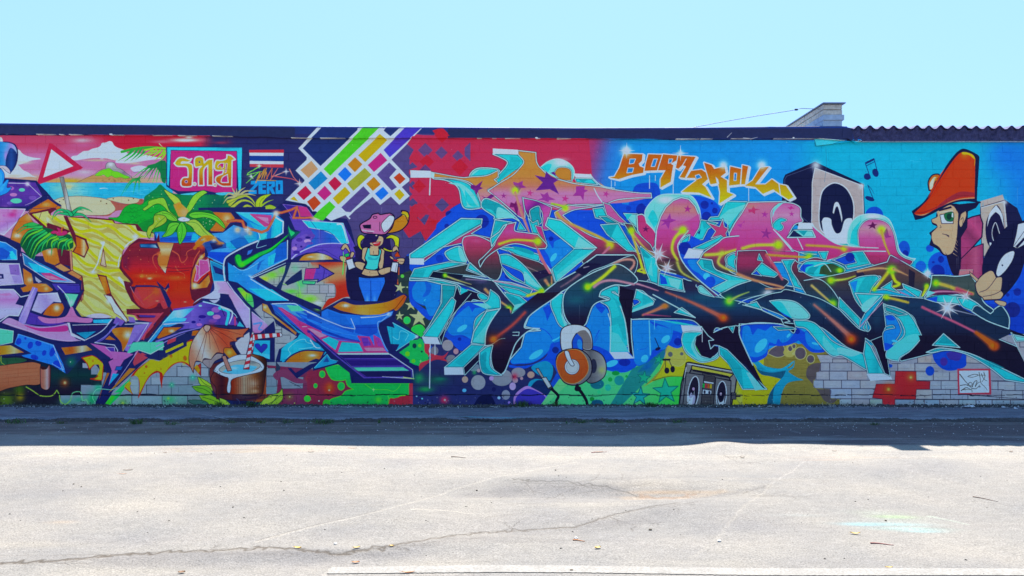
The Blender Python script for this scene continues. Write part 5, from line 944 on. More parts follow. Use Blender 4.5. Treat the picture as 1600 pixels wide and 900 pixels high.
# ---- grey blocks at the lower right (tile 1240,520 k=4.444)
T(1240, 520, 4.444)
P('80,120 1700,0 1700,545 80,545', '8890ac')
P('-100,90 240,60 260,180 140,180 160,540 -200,540', '7c7440'); P('-200,0 -50,-40 200,100 240,180 110,160 -60,300 -150,500 -150,540 -400,540', '7c7440', a=0)
for x0, y0, x1, y1, c in ((160, 152, 270, 206, '989cb4'), (272, 180, 370, 208, '9898b0'), (372, 180, 480, 206, 'a894a4'), (186, 208, 250, 262, '9298b4'), (253, 208, 398, 262, '9098b4'), (402, 208, 505, 264, '94a0b8'), (156, 268, 246, 322, '9c9cb4'), (250, 268, 370, 326, '98a0bc'), (374, 268, 510, 326, 'a098ac'), (138, 330, 206, 382, '94a0bc'), (208, 330, 330, 382, '9ca0b8'), (334, 330, 460, 384, '909cbc'), (463, 330, 570, 386, 'a0a0b4'), (252, 388, 400, 454, '8c9cc0'), (405, 388, 550, 454, '9098b4'), (320, 462, 402, 530, '8ca0b8'), (405, 462, 524, 536, '9094ac'), (528, 462, 618, 540, '88a0a8'), (724, 215, 838, 262, '9ca0b4'), (845, 215, 968, 272, '949cb4'), (845, 275, 960, 330, '98a4b8'), (972, 275, 1080, 328, '949cb4'), (1085, 275, 1140, 330, '989cb4'), (948, 335, 1022, 390, '8c98b4'), (1026, 335, 1140, 390, '94a0b8'), (850, 395, 960, 458, 'a09cac'), (966, 395, 1086, 458, '8c98b4'), (1090, 395, 1208, 462, '8894b4'), (1212, 432, 1440, 464, '909ab4'), (1380, 340, 1416, 398, '8c9cb8'), (1422, 340, 1534, 398, '98a0b8'), (1540, 340, 1700, 400, '8898b4'), (1446, 402, 1590, 462, '909ab4'), (712, 464, 836, 534, '7c94b8'), (845, 464, 905, 534, '8498b4'), (912, 464, 1010, 530, '7c98bc'), (1016, 464, 1142, 536, '8c98b4'), (1148, 464, 1262, 530, '88a0bc'), (1268, 464, 1374, 530, '8ca0c4'), (1380, 468, 1502, 528, '88a0c0'), (1508, 470, 1700, 530, '849cbc'), (862, 160, 958, 208, 'a498a4'), (1198, 170, 1340, 210, '9898ac'), (1568, 60, 1700, 100, 'a098a8'), (1570, 100, 1700, 220, '9c98a8')):
    P('%d,%d %d,%d %d,%d %d,%d' % (x0+2, y0+2, x1-2, y0+3, x1-1, y1-2, x0+1, y1-2), c)
    G((x0+x1)/2+rng.uniform(-20, 20), (y0+y1)/2, (x1-x0)*.4, ('a8acc0', '8894b4', '9ca0b0')[int(rng.integers(3))], .5, 22)
DK = '2c2c48'
for s in ('158,208 520,208', '185,265 1000,265', '150,327 1480,332', '138,386 560,387', '550,392 1460,392', '250,456 620,458', '700,460 1460,462', '270,180 372,180', '1380,335 1600,337', '1446,400 1600,400', '1210,430 1700,468', '160,150 240,152', '838,210 1000,212', '1190,208 1360,212', '680,212 740,212',
          '186,208 186,265', '250,210 250,262', '400,208 402,264', '246,268 248,325', '372,268 372,325', '206,330 207,384', '332,330 332,384', '461,330 462,386', '252,388 254,455', '402,388 403,456', '402,460 402,530', '525,460 526,536', '840,214 842,264', '722,214 722,262', '970,275 970,330', '1082,275 1082,330', '1023,335 1024,392', '962,395 963,460', '1087,395 1088,455', '1209,425 1209,462', '1444,402 1444,462', '1418,340 1418,398', '1537,340 1537,400', '1590,402 1592,465', '838,462 838,534', '905,464 907,535', '1013,462 1014,535', '1145,462 1146,535', '1265,464 1266,530', '1377,464 1378,530', '1505,464 1506,530', '860,160 860,208', '1197,165 1197,208', '270,182 270,206', '370,182 372,206', '158,152 160,205', '155,268 155,320'): PL(s, DK, .9, a=.85)
L('700,461 1700,464', '20243c', 1.2)
C('-20,350 60,250 130,240 180,300 150,330 140,385 200,390 250,400 255,450 320,470 240,500 200,440 130,370 100,340 90,270', '4c4468', a=.55) if 0 else None
# olive with cyan swirls (tile 1160,470)
T(1160, 470, 5)
P('170,400 300,330 420,330 560,390 630,400 635,420 580,420 610,480 600,550 575,560 570,610 555,620 555,680 680,690 690,760 760,770 760,850 180,850 160,600', '80783c', g=(0, 330, 0, 850, '847c44', '78743c'))
for i in range(90): x, y = 330+rng.random()*150, 420+rng.random()*420; PL('%.0f,%.0f %.0f,%.0f' % (x, y, x+30+rng.random()*50, y), '6c6838' if i % 2 else '8c8448', .7, a=.6)
C('510,520 560,490 610,490 605,550 575,560 570,610 555,620 555,670 600,690 690,695 690,760 740,770 700,800 640,780 600,720 540,640 500,590', '504868', a=.75)
C('195,410c 230,370 300,340 325,360c 330,420 270,440 195,410', '5c5468', 'c8c090', .9); C('320,400c 350,340 400,340 420,360c 400,430 350,440 320,410', 'a8a060'); 
for x, y, r, q in ((453, 410, 42, 46), (533, 455, 28, 30), (374, 373, 16, 20), (403, 355, 13, 16)): O(x, y, r+6, 'c0b880', q+6); O(x, y, r, '5c5468', q)
O(398, 413, 10, 'c0b880'); P('85,480 310,600 300,640 190,850 0,850 0,700', 'd8cc20'); 
C('75,480c 120,470 180,510 290,530 380,520 410,460c 400,520 360,550 380,570c 430,600 470,615c 480,620c 360,640 310,720 290,850c 190,850c 200,760 240,680 310,600c 220,590 140,560 100,500', '1490bc'); C('85,485c 130,540 230,560 340,545c 320,590 250,680 235,850c 190,850c 200,760 240,680 300,610c 220,590 140,570', '185c84')
C('120,480 200,520 300,530 400,470 380,500 320,540 200,545', '14a0cc')
C('0,180c 100,170 400,200 480,240 520,290 630,370c 640,400 540,400 470,340 440,310c 340,350 200,350c 190,430 100,480 50,470c', B2)
bub('0,210 60,190 400,215 370,300 310,330 280,300 260,340 210,330 190,400 120,440 40,430 0,400', B1, B2, (145, 350, 66, 34, -50)); P('40,190 230,195 200,220 180,235 120,215 80,270 60,210', B2); bub('490,240 560,280 630,370 560,380 500,330', B1, B2, (570, 335, 30, 9, 15)); O(362, 270, 22, '38b8ec', 10, -50); O(430, 240, 20, B3)
# red cross blocks
P('1195,548 1355,552 1358,625 1465,628 1462,690 1358,690 1352,768 1190,765 1188,862 1095,862 1092,765 1015,755 1045,650 1190,648', 'c02c40', '5c1c38', .9, g=(1020, 0, 1465, 0, 'dc3048', 'c02c38', '9c2840')); G(1140, 690, 70, 'e86028', .8); G(1140, 690, 18, 'f8d060', 1); G(1315, 595, 46, 'e08040', .8); G(1315, 597, 14, 'f8e088', 1)
P('960,760 1000,762 1200,768', 'fff') if 0 else None
C('1130,490c 1170,500 1165,520 1140,520c', '1850c0'); O(1465, 548, 34, '0c48c0', 38)
C('1480,395c 1560,380 1700,380c 1750,500 1640,545 1560,530 1500,470', '0c48c8')
T(1360, 520, 6.667)
C('640,210c 800,170 1000,200c 985,340 880,390 800,385 700,330', '0c48c8'); O(765, 300, 38, '4430a0', 44); C('790,210c 880,190 960,215c 920,290 820,270', '3c34a0')
P('905,375 1250,375 1260,645 912,640', 'e84468'); P('925,395 1228,392 1238,622 930,628', 'e4e4ec'); G(1080, 500, 120, 'f0f0f4', .6)
for s, w in (('930,430 985,500 1030,545 1060,560', 1.4), ('935,548 1000,540 1050,570', 1.2), ('1020,450 1080,430 1120,440 1060,462 1010,455', 1), ('1130,410 1140,460 1150,520 1190,560 1215,595', 1), ('1010,545 1035,515 1060,530 1040,560', 1.1), ('1060,560 1080,510 1110,500 1090,560 1115,525 1140,510', 1.2), ('1050,575 1100,580 1140,540', 1.1), ('945,600 1000,570 1060,600', 1.4), ('1155,425 1180,480 1215,500', 1), ('1180,410 1190,460 1160,510', .9), ('1120,440 1200,440', .8), ('1130,560 1150,560', 1.6), ('960,590 1060,590', 1)): L(s, '20202c', w, .6)
# sea of dirt at the wall foot
T(0, 0, 1)
for i in range(420):
    x = rng.uniform(-60, 1660); h = rng.uniform(1.5, 5.5); G(x, 640, rng.uniform(3, 16), ('2c2c3c', '3c3c44', '283c30')[i % 3], .38, h)
# ---- the big lettering
def BD(st, sm=True, o=ED, ow=1.5, y0=300, y1=560, cs=('e878b4', 'e27cc0', 'cc4ca0', '943464', '4a3450', '2a3054', '1c3c6a', '1c3260', '201c3c', '231835', '1c1434')):
    f = C if sm else P
    f(st, cs[0], o, ow, (0, (y0-M.t[1])*M.t[2], 0, (y1-M.t[1])*M.t[2])+tuple(cs[1:]))
def ZC(st, sm=False, c=CY, ow=1.1): (C if sm else P)(st, c, ED, ow*1.3)
def GL(st, c='e07890', w=2.2, w1=.6, a=.85, soft=1.):
    L(st, c, w*2, w1*1.6, .5, soft*2.4); L(st, c, w*1.1, w1, min(1, a*1.1), soft)
def HOT(x, y, r, c='d0f410', g='48c828'): G(x, y, r*2.1, g, .85); G(x, y, r*1.35, c, 1); 
T(900, 200, 5)
bl = ((520, 640, 52, B3), (590, 530, 70, '0c44cc'), (410, 628, 20, '0c3cc0'))
C('265,600c 340,540 450,550 600,545c 640,500 600,450 520,450 460,490c 600,620 540,700 400,660 330,690', B2)
for x, y, r, c in bl: O(x, y, r, c)
C('440,500c 480,440 620,430 660,500c 640,560 560,620', '0c4ccc'); C('900,540 1060,560 1130,640 1100,700 980,710', B2)
for x, y, r in ((1005, 600, 32), (1085, 645, 22), (1062, 588, 9), (1020, 690, 36)): O(x, y, r, B3, k=0)
P('360,550 420,560 410,600 360,595', B1)
# T: tile 640,200
T(640, 200, 5)
ZC('-240,475 -240,1' if 0 else '185,395 290,410 380,470 420,620 545,625 555,590 480,450 350,400', True); C('300,430c 400,470 450,600 430,615c 520,620 545,615 500,520 440,460 380,430', LC); C('430,480c 480,540 520,600 545,615 480,610 440,560', CY)
ZC('470,385 525,315 690,322 690,375 610,400', True, LC); P('480,378 545,325 680,328 640,360 580,380', CY)
ZC('655,200 845,205 890,230 885,290 820,340 680,440 665,400 750,300 760,260 700,225', True); C('780,220c 860,240 850,300 780,340 700,410c 690,390 760,320 780,270', DC, a=.5)
C('1015,310c 1080,260 1160,240 1240,270 1285,330 1275,420c 1180,410 1080,350', LC, ED, 1.2, k=1); C('1020,310c 1080,280 1110,290 1080,350c', CY); G(1190, 270, 90, 'dceef6', .95, 40); E(); G(1180, 245, 90, 'd8d0e4', .5, 22)
C('1130,350c 1160,310 1230,310 1262,340 1262,412c 1190,405 1150,380', 'ee9040', ED, .6); P('1100,350 1130,340 1145,378', '5c2090')
P('1280,355 1420,362 1425,395 1300,392', 'e0e8f0'); P('1290,392 1425,395 1470,442 1300,425', CY, ED, 1); P('1320,400 1400,400 1350,430', DC); P('1278,395 1305,418 1270,420', 'e03068')
# orange and pink arms
BD('-30,620' if 0 else '165,345c 400,385 500,380 600,370 690,330c 690,400 660,400c 690,440 610,480c 700,560 850,660c 900,560c 1180,640 1230,610c 1400,600 1500,600 1560,590c 1700,580 1800,560 1890,545c 1890,510 1885,508c 1750,500 1550,470 1410,355c 1490,450 1300,425 1170,400 1040,330 1000,270 985,190c 850,170 860,170 845,200c 900,250 880,300 800,350 690,430c 640,480 700,380 660,400c 560,400 350,400 170,390c', True, None, 0, 240, 420, ('f09850', 'f09848', 'ee9458', 'ec84a0', 'e880c4', 'e07cc0', 'cc4ca4', 'b84094', '943464'))
C('170,345c 400,385 480,380 600,370 690,330c 690,380 660,402c 690,440 610,480c 700,560 740,600 560,600c 500,450 380,400 170,385c', 'f09850', ED, 1.2, (0, 340, 0, 600, 'f09850', 'ec8ca0', 'e880c4'))
C('845,175c 985,190c 990,260 1010,300c 1100,380 1200,410 1300,435 1480,455c 1600,480 1780,505 1885,508c 1890,545c 1780,545 1620,560 1520,600c 1400,595 1230,600c 1200,630 1100,600 880,540c 900,700 850,690c 700,560 610,490c 700,430 800,370 860,310 890,260 845,205c', 'f09850', ED, 1.3, (0, 180, 0, 640, 'f09850', 'f09448', 'ee9450', 'ec8470', 'e880c0', 'e27cc4', 'cc50a4'))
P('650,160 845,170 850,205 650,200', 'e4ecf2', a=1); P('5,330 165,335 168,388 8,388', 'e4ecf2'); L('160,390 155,520', 'c8dcec', 1.6, 2); P('165,340 195,350 190,400 170,390', ED)
L('1410,360 1440,400 1500,450 1600,470', ED, 1.4); L('1440,470 1470,530 1520,600', ED, 1.4)
PU = '5c2490'
def star5(pts, c): P(pts, c)
P('975,368 1055,385 1068,338 1098,375 1165,405 1125,430 1168,518 1095,478 985,488 1040,425', PU); P('808,420 848,430 885,412 882,445 915,465 870,470 845,510 838,470 815,445', '8c3498'); P('480,440 520,450 572,410 552,460 575,470 540,485 522,525 508,490 475,470', '6c2484')
P('1020,510 1050,520 1078,500 1090,535 1140,560 1090,565 1085,580 1050,565 1000,560 1040,545', '8c389c'); P('1300,455 1370,455 1365,480 1395,488 1365,505 1358,570 1335,530 1275,530 1300,500', '8c3498'); ST(940, 508, 28, 'd0409c', 10, inner=.4); ST(735, 530, 26, '8c3490', 0, inner=.35); ST(1215, 552, 32, 'd03c9c', 10, inner=.38); ST(1535, 515, 30, 'a83898', 20, inner=.36); P('560,530 600,545 640,515 665,530 610,570', '6c2484'); P('790,580 820,590 840,555 850,595 875,605 850,620 840,690 815,620 780,620', '6c1c70')
HOT(825, 488, 22); P('815,500 830,500 960,870 945,850', 'e8847c', a=.9); GL('825,500 860,640 950,860', 'e89088', 2, 1)
# second row of T
ZC('560,615c 590,550 700,590 780,650 860,730 800,700 660,710 660,690c'.replace('c', ''), True, CY); C('580,560c 700,590 760,660c 740,690 680,690c 640,640 570,620', DC); C('690,620 760,650 820,700 730,700 680,700', LC)
ZC('665,715 800,735 690,890 635,850'); P('680,730 760,730 650,830', DC, a=.7); P('780,740 680,880 660,860', LC)
C('885,545c 1000,570 1110,620c 1090,690 1070,740 1100,790c 1040,790 1040,700 1025,640 980,615 940,650 930,700c 900,640', 'd850b4', ED, 1, (885, 545, 1100, 790, '6c2490', 'd85cb8', 'd04cac')); C('945,700c 940,640 1010,610 1020,680 1030,740 960,760', DC, ED, 1)
P('925,700 960,740 1000,720 1020,830 960,820', CY, ED, 1); P('840,795 860,730 910,800', CY, ED, .8); P('980,760 1030,770 1070,900 1050,895 1000,810', 'c83c94', ED, .8)
L('1110,610 1190,635 1215,625', '8c2c5c', 1.4)
# long magenta arm to the right
BD('1130,660c 1200,620 1240,600c 1340,610 1460,600 1560,590c 1400,620 1280,640 1195,680c 1300,770 1440,850 1640,900c 1700,940 1900,1020 2000,1080c 1900,1160 1720,1280 1640,1320c 1500,1250 1480,1200 1440,1170c 1400,1120 1250,900 1160,740', True, ED, 1.2)
T(640, 340, 5)
GL('1150,-40 1200,20 1350,90 1500,160 1570,210', 'e8b848', 3, 3, .9, 1.2); GL('1140,-20 1180,10 1330,90', 'f09080', 1.6, 1); HOT(1565, 215, 24, 'e8e828', '90b828'); GL('1560,230 1500,290 1430,350', 'e078a0', 2.4, .8); HOT(1215-0, -75, 20); GL('1110,-110 1180,-95 1215,-75', '88c828', 2, 2)
# upper left arm
ZC('0,285 400,5 565,10 560,50 380,150 120,320 0,320'); P('20,300 420,20 540,20 500,50 100,310', CY); P('60,290 200,200 480,15 540,20 300,200 110,318', '28c4d4', a=.6)
P('110,315 555,55 560,75 480,125 640,160 700,210 640,240 460,170 400,200 260,230 110,345', 'b02c74', ED, 1.1, (110, 0, 700, 0, 'a83070', 'c84890', '9c3468')); P('0,318 110,322 112,368 0,365', 'e4ecf4')
ZC('280,265 400,225 440,350 340,340 300,320', True, CY); C('380,230 420,260 440,340 400,330', LC); P('35,400 300,345 440,355 250,405 160,470 0,475', CY, ED, 1.1); P('0,470 40,410 130,400 100,470', DC, a=.6)
# egg loop
BD('410,190c 430,150 520,140 620,180 660,220 700,300 720,400 690,480 640,480 560,430 480,370 430,280', True, ED, 1.4, 340, 450, ('b03c78', 'b43c80', '843858', '3c3c4c', '2c3850'))
C('410,200c 440,150 500,145 560,150c 480,160 440,200 440,260', 'c8508c', a=.5); G(520, 180, 50, 'd868a8', .5, 24); 
ZC('450,400 470,350 590,460'); P('240,405 460,360 440,410 600,465 190,420', '343c48', ED, .9)
# middle swoosh body
C('660,215c 700,120 740,60 830,35c 820,100 900,115 1000,130c 1070,210 1060,240c 980,240 880,210 800,205 700,240 600,310 550,385c 540,340 570,310 620,260', 'b83c7c', ED, 1.3, (0, 40, 0, 360, 'd050a8', 'b43c78', '983860', '703450', '3c3448')); C('700,200c 800,160 900,165 1000,185', '84a030') if 0 else None
GL('700,205 800,175 900,175 1000,185', 'c8c838', 2.6, 2.6, .9, 1.2); HOT(1000, 185, 24)
ZC('630,160 700,110 735,60 760,50 640,225'); 
C('700,240c 780,230 900,260 1010,290 1010,340c 920,340 800,270c', CY, ED, 1.2); C('800,225 900,240 970,270 960,290 860,260', DC); P('770,255 800,280 1010,345 1090,395 1140,440 1145,545 1060,560 960,420 850,330', '3c3850', ED, .9); BD('790,275c 900,320 1000,350 1080,400c 1140,460 1140,540c 1040,560 960,450 860,370', True, None, 0, 395, 450, ('7c3458', '543448', '3c3c4c', '2c3c54', '1c2c50'))
P('950,430 1090,400 1120,440 1000,490', '24204c'); GL('880,370 1000,420', 'a08898', 1, .3)
C('700,290c 780,290 900,380 1045,560c 1000,570 900,520 780,470 720,380', CY, ED, 1.2); C('720,380c 800,450 900,510c 880,430 800,390 720,360', B2, ED, .8); C('900,420 980,500 1030,550 960,530 900,480', LC)
L('1000,240 1040,330 1110,430 1145,550', ED, 1.6); P('960,180 1010,250 1050,330 1110,440 1090,440 1020,330 990,240', 'e0708c'); GL('1060,490 1105,545 1108,460', 'e09070', 3, 1.4); HOT(1105, 550, 22, 'c8e818', '18a050')
# central diagonal
P('155,465 185,420 460,460 645,490 660,500 740,600 820,690 800,750 795,765 900,700 1000,630 1060,570 1150,500 1300,420 1350,370 1460,290 1600,290 1740,290 1700,330 1600,345 1390,440 1220,560 1110,620 1000,700 930,770 870,850 830,900 700,960 620,960 640,880 705,720 690,700 600,610 480,545 380,510 260,485', '232a50', ED, 1.7, (0, 420, 0, 950, '2c3858', '2c2c58', '1c3460', '203058', '281c3c'))
G(560, 500, 80, '54508c', .6, 24); G(470, 530, 110, '1c1c44', .7, 26); P('155,465 185,420 420,450 400,480 260,480', '141c3c'); GL('280,455 380,490 480,520', 'b0b070', 2, .5); G(275, 450, 26, '58b828', .9); HOT(275, 450, 10)
GL('440,480 600,490', '9080b0', 1, .4)
ZC('645,490 790,505 960,560 935,610 800,570 720,540', False, '1c98b4'); P('700,530 850,560 930,600 900,620 780,590', '1cb8cc', ED, .8); L('660,495 800,520 1000,572', 'c888b0', 2, 1); GL('920,610 1000,585 1040,572', 'c8d838', 3, 3, 1); HOT(1030, 572, 18)
P('740,580 860,610 920,660 800,750 820,690', CY, ED, 1.1); C('750,600 820,620 880,670 830,690', DC); P('800,740 825,680 900,665', LC)
GL('590,560 640,610 700,650 760,690', 'e0a070', 2.8, 2, .9, 1.2); HOT(775, 712, 22, 'e8e820', '18a838'); GL('785,730 760,780 735,830', 'e880a8', 2.4, .5)
GL('1340,430 1260,490 1180,540', '7c6480', 3, 1, .7, 1.5); P('1290,420 1380,350 1500,360 1440,420 1350,450', '1c1c48'); GL('1360,390 1400,380', 'c0c0d8', .7, .2)
# cyan pieces right of the diagonal
P('1090,20 1230,70 1285,240 1450,245 1140,505 1110,400 1290,240 1060,60', CY, ED, 1.1); P('1080,0 1180,20 1460,235 1285,240 1060,60', '1cc0d0', ED, 1.6); P('1320,150 1450,235 1290,235', LC); P('1110,400 1290,240 1360,240 1150,420', DC, a=.5); P('1150,450 1300,330 1450,245 1150,500', LC, a=.6)
# lower left leg
ZC('0,470 250,490 370,520 400,545 390,600 240,830 120,900 110,900 240,700 250,520 130,490 0,490'); P('120,900 250,660 250,520 360,530 350,640 240,900', DC, ED, 1.1); P('170,850 330,660 250,900 130,900', LC, a=.5)
P('370,530 395,600 450,560 540,590 600,650 440,655 370,720 240,960 260,900', '1e1a40', ED, .9); P('400,545 460,570 400,600', CY); C('530,600 570,590 630,640 560,640', CY, ED, .9)
C('630,560c 700,620 710,710c 640,800 560,880 500,960c 510,800 600,720 610,700c 600,680 560,650 480,655c 500,640 600,650', CY, ED, 1.1); P('490,670 600,670 640,700 600,715', LC); P('600,720 705,712 610,860 500,950', '1cc0d0', ED, 1.4)
P('880,830 1000,740' if 0 else '815,885 870,840 930,770 900,850 1020,880 900,890 870,1010 700,1200 790,900', '231a3c', ED, 1.6); L('820,880 860,890 850,920', ED, 1, sm=False)
# body right: bowl
C('1110,620c 1180,590 1210,600c 1190,700 1210,800 1270,850 1340,865c 1300,890 1180,850 1130,760 1100,680', CY, ED, 1.2); C('1180,740 1240,850 1300,870 1220,860', LC); G(1300, 640, 110, '1c6078', .7, 50)
GL('1600,380 1500,470 1390,545', 'c8e030', 3.4, 3.6, .95, 1.2); HOT(1390, 540, 24); GL('1440,540 1500,500 1600,490', 'c888a8', 2.6, 2.6)
C('1470,620c 1500,580 1620,540 1720,540 1720,700 1560,640', CY, ED, 1.1)
# lower stems: tile 640,470
T(640, 470, 5)
P('100,280 330,-30 360,0 340,80 220,290', CY, ED, 1.1); P('130,260 250,120 330,0 300,140 220,280', '1cc0d4'); P('230,280 370,70 480,-60 380,60 300,150 245,340', '1e1a40', ED, .8); P('95,280 215,285 240,340 120,335', 'e4ecf4')
P('480,330 500,240 600,80 705,60 620,200 585,345', '1cb4c8', ED, 1.6); P('490,320 590,200 650,100 600,330', LC, a=.6); P('270,520 480,340 590,345 420,520', CY, ED, 1.1); P('350,480 500,350 570,350 410,510', DC, a=.5); P('270,522 418,522 425,578 272,578', 'e4ecf4'); P('420,520 600,350 640,360 430,580', '1e1a40', ED, .9)
P('708,55 640,150 596,240 588,345 650,343 636,420 640,490 665,545 710,575 745,545 790,430 830,330 900,255 960,222 1012,215 950,212 895,205 925,130 1000,65 1110,-10 1180,-70 1000,-60 790,110 780,60', '241a38', None, 0, (0, -30, 0, 570, '203460', '242c58', '281c40', '201434', '1a1230')); L('708,55 640,150 598,240 588,345', ED, 1.6); L('645,345 636,420 640,490 665,545 710,575 745,545 790,430 830,330 900,255 960,222 1012,215', ED, 1.7); L('1012,215 950,212 895,205 925,130 1000,65 1110,-10 1200,-80', ED, 1.6); P('905,135 930,180 890,200', B1, a=0)
C('545,400c 600,360 650,345c 630,440 640,520 720,580c 650,580 570,560 545,480', CY, ED, 1.2); C('550,430c 600,400 600,520 680,575c 610,570 560,520', DC); L('590,350 640,340 700,300 745,292', ED, 1.4, .4); L('805,245 855,243 850,270 805,268', ED, 1, sm=False)
GL('900,90 800,190 680,280 640,310', 'b04848', 3, 4, .7, 2); G(655, 300, 90, '7c3828', .8, 70); G(655, 300, 34, 'f08c28', .9)
# ---- tile 900,340
T(900, 200, 5)
# pink strip + A loops behind
P('130,630 210,620 250,700 380,760 320,740 150,700', CY, ED, 1.1); P('180,690 240,690 340,750 240,740', DC, ED, .9)
P('210,580 265,600 340,690 400,745 340,740 240,680', 'd860b0', ED, .9)
P('190,755 330,745 420,900 470,960 400,960 240,830', CY, ED, 1.1); P('200,760 320,755 270,860', DC)
P('370,665 480,670 480,780 420,730', LC, ED, 1); P('380,670 440,670 400,720', CY)
C('475,680c 520,675 560,720c 620,760 620,900c 600,940 560,920 480,800c', 'c83c88', ED, 1.6); ST(545, 790, 30, '5c1c60', 5, inner=.35)
C('550,740c 540,640 640,530 780,515 900,530 960,620 975,720c 960,850 880,880 870,830 810,900 800,1010c 640,960 620,820', LC, ED, 1.3, k=1); C('560,700c 600,640 640,720 610,780c', CY); G(700, 560, 90, 'e4eef4', .9, 40); E()
P('622,1000 618,880 632,780 660,690 700,620 760,565 820,542 880,555 930,610 960,680 970,740 960,800 925,850 890,872 880,830 840,850 810,900 800,1040 640,1020', 'd060b8', ED, 1.6, (0, 550, 0, 1040, 'f08890', 'e070bc', 'd050ac', 'c848a4', '9c3878', '5c3450')); C('790,750c 880,720 965,665c 975,760 940,820 900,860c 880,830 850,830 820,870c', 'c03ca0', a=.55)
P('655,720 710,712 735,665 742,708 785,720 735,740 725,790 700,752 660,765 690,735', '8c349c'); ST(872, 633, 34, '9c2c90', 5, inner=.38)
G(780, 800, 40, '80a828', .5)
P('975,715 1110,740 1030,790 990,870 900,880 960,780', CY, ED, 1); P('980,720 1060,760 1000,790', DC, a=.6); P('950,820 975,790 965,830', '1c2878')
# letter E arms
P('1030,720 1050,695 1110,690 1170,570 1340,575 1260,700 1190,820 1180,720', CY, ED, 1.1); P('1120,700 1190,640 1340,590 1190,760', LC, a=.8)
P('1195,825 1240,740 1290,670 1345,578 1500,575 1640,572 1560,620 1530,690 1540,760 1560,840 1640,900 1740,960 1740,1040 1300,1060 1230,1040 1208,950', 'e87ca4', ED, 1.4, (0, 580, 0, 1060, 'e470b4', 'dc58b0', 'd448a4', 'c43c90', '9c3470'))
P('1020,735 1120,770 1145,710 1158,770 1190,785 1170,820 1195,930 1130,835 1055,860 1090,805', 'e0488c', ED, .9)
P('1345,635 1372,635 1385,605 1400,630 1440,635 1400,645 1398,675 1375,655 1350,660', 'dc3c88'); ST(1475, 675, 32, '9c349c', 5, inner=.36); P('1255,755 1290,750 1318,720 1315,755 1340,765 1310,775 1300,800 1285,775', 'a038a0'); ST(1485, 825, 52, '84308c', 8, inner=.36)
G(1370, 610, 60, 'f09080', .6, 24)
# BORN 2 ROLL
def BR(st):
    for dx in (0, 6, 12): P(' '.join('%s,%s' % (float(q.split(',')[0])+dx, float(q.split(',')[1])+dx*.6) for q in st.split()), None, 'e4ecf4', 3.4)
def BF(st): P(st, 'c86818', None, 0, (0, 215, 0, 540, 'b85c20', 'd07418', 'e09818', 'ecb818', 'f0e018'))
bs = ['260,385 300,380 340,310 375,200 520,205 515,255 490,280 500,300 530,310 525,350 430,368 330,400', '565,205 680,208 650,330 535,335 545,280', '680,205 760,212 800,215 790,250 740,280 760,290 750,345 740,420 660,465 660,400 700,330 640,330', '800,215 935,225 900,290 850,390 810,385 860,300 830,290 800,320 780,310',
      '865,390 900,335 980,325 1035,360 1030,400 985,440 1010,460 1060,545 960,505 825,500 860,470 940,410 930,390', '1000,270 1060,290 1080,320 1160,300 1170,350 1130,380 1180,410 1180,500 1230,520 1120,590 1125,500 1110,430 1050,440', '1205,300 1290,320 1280,440 1195,450', '1300,290 1345,300 1320,440 1290,440', '1445,305 1505,305 1400,440 1480,440 1530,400 1600,450 1600,520 1540,480 1460,515 1400,460 1320,450 1380,410', '1590,440 1640,450 1700,540 1660,560 1600,520']
for b in bs: BR(b); BF(b)
for h in ('420,240 465,240 450,275 415,280', '405,310 450,310 440,345 395,350', '605,240 635,240 615,300 585,300', '725,240 755,240 745,270 720,275', '930,370 960,360 980,385 940,400', '1235,350 1255,352 1250,410 1232,410'): P(h, '1c7cd0', 'e4ecf4', .9)
P('1090,380 1110,400 1120,440 1100,430', 'e4ecf4'); L('860,240 830,290 800,320', 'e4ecf4', 1.2)
G(390, 180, 60, 'dce4f0', .9); SP(395, 175, 60, 'e4e4f0'); SP(815, 195, 60); G(1150, 290, 50, 'dce8f4', .9); G(1450, 290, 54, 'dce8f4', .9); L('275,410 275,470', 'c8dcf0', .9); L('303,420 303,450', 'c8dcf0', .9); L('573,370 573,470', 'c8dcf0', 1, 1.3); L('618,370 618,410', 'c8dcf0', 1); L('758,430 758,510', 'c8dcf0', 1.1); L('1348,470 1348,570', 'c8dcf0', .9)
T(900, 340, 5)
# inner pieces of tile 900,340
P('370,40 440,50 470,110 580,210 630,300 620,420 590,500 560,400 520,330 500,250 440,150', '4c3454', ED, 1, (0, 40, 0, 500, 'c04088', '7c4460', '4c4450', '3c3850', '4c4060'))
GL('430,110 460,200 500,330 530,430', 'd8c050', 2.6, 2.6, .9, 1); GL('430,110 520,220 600,290', 'c0b858', 2, 1); HOT(430, 100, 22); PL('500,330 515,395 480,415 545,432 535,400', 'c8e030', 3, 2.4, 1, 1); GL('625,490 640,410 670,380', 'd8d838', 3, 2)
P('500,220 640,330 640,520 580,500 540,400', CY, ED, 1); P('500,230 580,310 560,320 520,300', DC); P('590,320 600,460 560,440', LC, a=.7)
BD('180,500c 140,520 60,560 20,560c 100,430 250,370 380,310 450,290c 480,350 450,440 380,450c 330,440 280,400 240,460c', True, ED, 1, 380, 460, ('5c4450', '34384c', '28385c', '1c4468')); P('240,460 390,390 370,450 330,465', CY, ED, 1); GL('80,540 180,450 280,370 360,330 440,330 450,370 400,430 380,450', 'e09090', 2.4, 2.4, .9); GL('80,540 180,450 270,375', 'c8e030', 3.4, 2.4); HOT(85, 540, 26); HOT(385, 445, 12)
